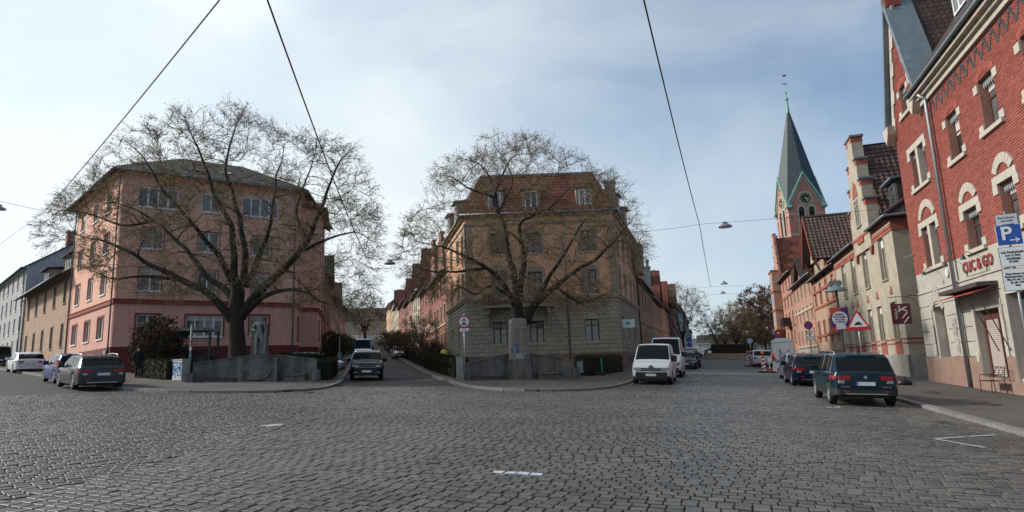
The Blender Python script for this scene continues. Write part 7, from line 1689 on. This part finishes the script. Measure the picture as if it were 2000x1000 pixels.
for x in (-.7, -.45, .45, .7): MB().box(x - .03, x + .03, -.63, -.6, .05, 2.2).build('rib', CW_, s)
for k in range(5): MB().box(-.785, -.75, -.5 + k * .22, -.42 + k * .22, .1, 2.15).build('rib', CW_, s)
text('aufinger', .34, mat('dark blue letters', (.03, .04, .1), .5, .05), s, T(-.25, -.615, 1.25) @ RY(rad(-90)), 'cabin_lettering', .002)
mb = MB()
for a, z, r in ((.1, 1.0, .13), (.3, 1.2, .13), (.18, 1.35, .1), (.38, 1.55, .1)): mb.lathe([(r * .55, -.618), (r, -.618)], 14, (a, 0, z), 'y')
mb.build('cabin_emblem', RED, s)
# planted bed at the end of the street
pb = MB(); a, b = hp; d_ = (b - a).normalized(); a = a - d_ * 1; b = b + d_ * 1.5; n_ = Vector((d_.y, -d_.x, 0)); nn = 16
s = thing('planter_wall', 'low stone wall round the planted bed at the end of the street', 'wall', gp(a.x, a.y)); L_ = (b - a).length
for k in range(nn):
    p, q = a + (b - a) * (k / nn), a + (b - a) * ((k + .97) / nn)
    f_ = lambda v, t: v + n_ * (1.2 + 1.0 * math.sin(math.pi * t))
    p1, q1 = f_(p, k / nn), f_(q, (k + 1) / nn); mb = MB(); zz_ = [gp(v.x, v.y) - Vector(s.location) for v in (p1, q1, q1 - n_ * .4, p1 - n_ * .4)]
    mb.v = [tuple(v - Vector((0, 0, .2))) for v in zz_] + [tuple(v + Vector((0, 0, .95))) for v in zz_]; mb.f = [(0, 1, 5, 4), (1, 2, 6, 5), (2, 3, 7, 6), (3, 0, 4, 7), (4, 5, 6, 7)]; mb.build('wall_block', DSTONE, s)
# pedestrian signs
for k, (px, d_, r, lb) in enumerate(((1467, 95, .38, 'round blue pedestrian sign by the planted bed'), (1348, 78, .34, 'blue square sign on the pavement by the bare street tree'))):
    P = EYE + ray(px, 690) * (d_ / FPX); s = thing('traffic_sign', lb, 'sign', gp(P.x, P.y, .05), -rad(BR)); post(s, 3.1, .04)
    if k == 0: roundsign(s, 2.8, r, mat('bright blue', (.12, .3, .55), .4, .05), SW, rw=.1); MB().box(-.06, .06, -.075, -.066, 2.62, 2.9).lathe([(.001, -.075), (.05, -.075)], 10, (0, 0, 2.97), 'y').build('pedestrian_symbol', SW, s)
    else: plate(s, 0, -.06, 2.8, .6, .6, SB, SW); roundsign(s, 2.1, .3, SB, RED)
# hairdresser board on wrought bracket
s = thing('hanging_sign', 'maroon hairdresser board with white scissors on a wrought iron bracket', 'sign', r1F.translation + Vector(r1A), math.atan2(r1F[1][0], r1F[0][0])); MA = mat('maroon board', (.09, .012, .02), .5, .12)
MB().tube([(.12, -.02, 4.5), (.12, -1.5, 4.45)], .018, 6).tube([(.12, -.02, 3.6), (.12, -.12, 4.0), (.12, -.3, 4.3), (.12, -.6, 4.46)], .014, 6).tube([(.12, -.02, 5.15), (.12, -.25, 4.9), (.12, -.2, 4.65), (.12, -.05, 4.7)], .012, 6).build('bracket', DKMETAL, s)
bo = MB().box(.09, .13, -1.4, -.5, 3.05, 4.1).build('board', MA, s)
text('FRISEUR', .15, SW, bo, T(.138, -1.18, 3.58) @ RZ(rad(90)) @ RY(rad(-90)), 'board_lettering', .001)
mb = MB()
for (y, z, a) in ((-.85, 3.85, 25), (-.85, 3.78, -20), (-.8, 3.5, 50), (-.75, 3.25, 50)): mb.mbox(T(.137, y, z) @ RX(rad(a)), -.002, .003, -.2, .2, -.025, .025)
for y, z in ((-1.02, 3.95), (-1.04, 3.72)): mb.lathe([(.03, 0), (.055, 0)], 10, (.139, y, z), 'x')
mb.build('scissors_symbol', SW, bo)
MB().tube([(-.5, -.3, 6.55), (.4, -.06, 6.6)], .02, 5).build('tie_rod', GALV, s)
# cafe bench, rubbish bag
P = G(1942, 774); s = thing('metal_bench', 'thin black metal cafe bench outside the shop', 'bench', gp(P.x, P.y, .12), math.atan2(r1F[1][0], r1F[0][0])); BM = mat('black bench iron', (.012, .012, .013), .5, .15)
for x in (-.5, .5):
    MB().tube([(x, -.22, -.02), (x, -.2, .45)], .016, 6).build('leg', BM, s); MB().tube([(x, .26, -.02), (x, .22, .45), (x, .3, .95)], .016, 6).build('leg', BM, s)
    MB().tube([(x, -.2, .45), (x, -.2, .66), (x, .24, .68)], .014, 6).build('armrest', BM, s)
for k in range(6): MB().box(-.54, .54, -.24 + k * .08, -.19 + k * .08, .44, .46).build('seat_slat', BM, s)
MB().tube([(-.5, .3, .94), (.5, .3, .94)], .014, 6).tube([(-.5, .25, .62), (.5, .25, .62)], .012, 6).build('back_rail', BM, s)
for k in range(3): x = -.34 + k * .34; MB().tube([(x - .15, .255, .63), (x + .15, .295, .93)], .009, 5).tube([(x + .15, .255, .63), (x - .15, .295, .93)], .009, 5).build('back_cross', BM, s)
P = G(1768, 757); mb = MB(); R = random.Random(4); n = 14
for j in range(8):
    for i in range(n):
        a = 2 * math.pi * i / n; t = j / 7; r = (.30, .34, .35, .34, .31, .25, .16, .04)[j] * (1 + .22 * noise.noise(Vector((math.cos(a) * 2, math.sin(a) * 2, t * 4)))); mb.v.append((r * math.cos(a), r * .75 * math.sin(a), 0.30 * t * (1 + .1 * noise.noise(Vector((a, t * 3, 2))))))
mb.f = [(j * n + i, j * n + (i + 1) % n, (j + 1) * n + (i + 1) % n, (j + 1) * n + i) for j in range(7) for i in range(n)] + [tuple(range(7 * n, 8 * n))]
s = tag(mb.build('rubbish_bag', mat('black plastic sack', (.01, .01, .011), .3, .2, 5, .8, 12), None, None, True), 'black rubbish sack on the pavement beside the teal SUV', 'bag'); s.location = gp(P.x, P.y, .12); MB().tube([(0, 0, .27), (.03, 0, .33), (.07, .02, .36)], [.05, .025, .04], 7).build('knot', MATS['black plastic sack'], s)
# ------------------------------------------------------------------ overhead wires and hanging lamps
WIRE = mat('dark cable', (.02, .02, .022), .7, .1)
def cable(label, pts, r, sag, group='overhead wires'):
    P = []
    for a, b in zip(pts, pts[1:]):
        n = 14
        for k in range(n + (b is pts[-1])): t = k / n; P.append(a.lerp(b, t) - Vector((0, 0, sag * 4 * t * (1 - t))))
    base = P[0]; mb = MB().tube([p - base for p in P], r, 6); o = tag(mb.build('overhead_cable', WIRE), label, 'cable', group); o.location = base; return o
nA, nB, nC, nD = DP(88, 412, 42), DP(717, 505, 42), DP(1366, 438, 37), DP(1388, 560, 68)
cable('thick cable from the top edge to the left street', [DP(470, -52, 15), nA], .022, .15); cable('thick cable from the top edge to the middle street lamp', [DP(508, -40, 11.5), nB], .022, .35)
cable('thick cable from the top edge to the right-hand street lamps', [DP(1248, -40, 11.5), nC, nD], .02, .25); cable('thin wire from the left knot to the picture edge', [nA, DP(-60, 377, 34)], .014, .05); cable('thin wire sloping down left of the left knot', [nA, DP(-60, 520, 60)], .012, .05)
cable('thin drop wire above the middle street', [nB, nB - Vector((0, 0, 3.2))], .008, 0)
def hang(label, P):
    s = thing('hanging_lamp', label, 'lamp', P, rad(20), 'street lamps hung on wires'); LM = mat('lamp pale grey', (.2, .22, .24), .45, .1)
    MB().lathe([(.40, -.32), (.36, -.24), (.2, -.15), (.1, -.1), (.001, -.08)], 20).build('shade', LM, s, None, True); MB().disc((0, 0, -.31), .36, 'z', 20, 1).build('diffuser', SW, s); MB().box(-.16, .16, -.05, .05, -.1, -.02).box(-.02, .02, -.02, .02, -.04, .03).build('clamp', LM, s)
def span(label, node, lampx, L0, L1, px):
    a, b = node - rt_ * L0, node + rt_ * L1; cable(label, [a, node, b], .009, .12, 'span wires across the streets')
rt_ = rt(d2); span('span wire across the middle street', nB, 0, 9.5, 8, 0); hang('hanging street lamp above the middle street', nB + rt_ * 1.5 + Vector((0, 0, -.05)))
rt_ = rt(dR); span('span wire across the right-hand street, nearest one', nC, 0, 5.5, 15, 0); hang('nearest hanging street lamp above the right-hand street', nC + rt_ * 1.45 + Vector((0, 0, .0)))
span('span wire across the right-hand street, second one', nD, 0, 9, 10, 0); hang('second hanging street lamp above the right-hand street', nD + rt_ * 1.4 + Vector((0, 0, .5)))
nE = DP(1392, 575, 84); span('span wire across the right-hand street, farthest one', nE, 0, 9, 12, 0); hang('farthest hanging street lamp above the right-hand street', nE + rt_ * 1.3 + Vector((0, 0, .35)))
hang('lamp on the wire at the far left edge', DP(-2, 399, 38))
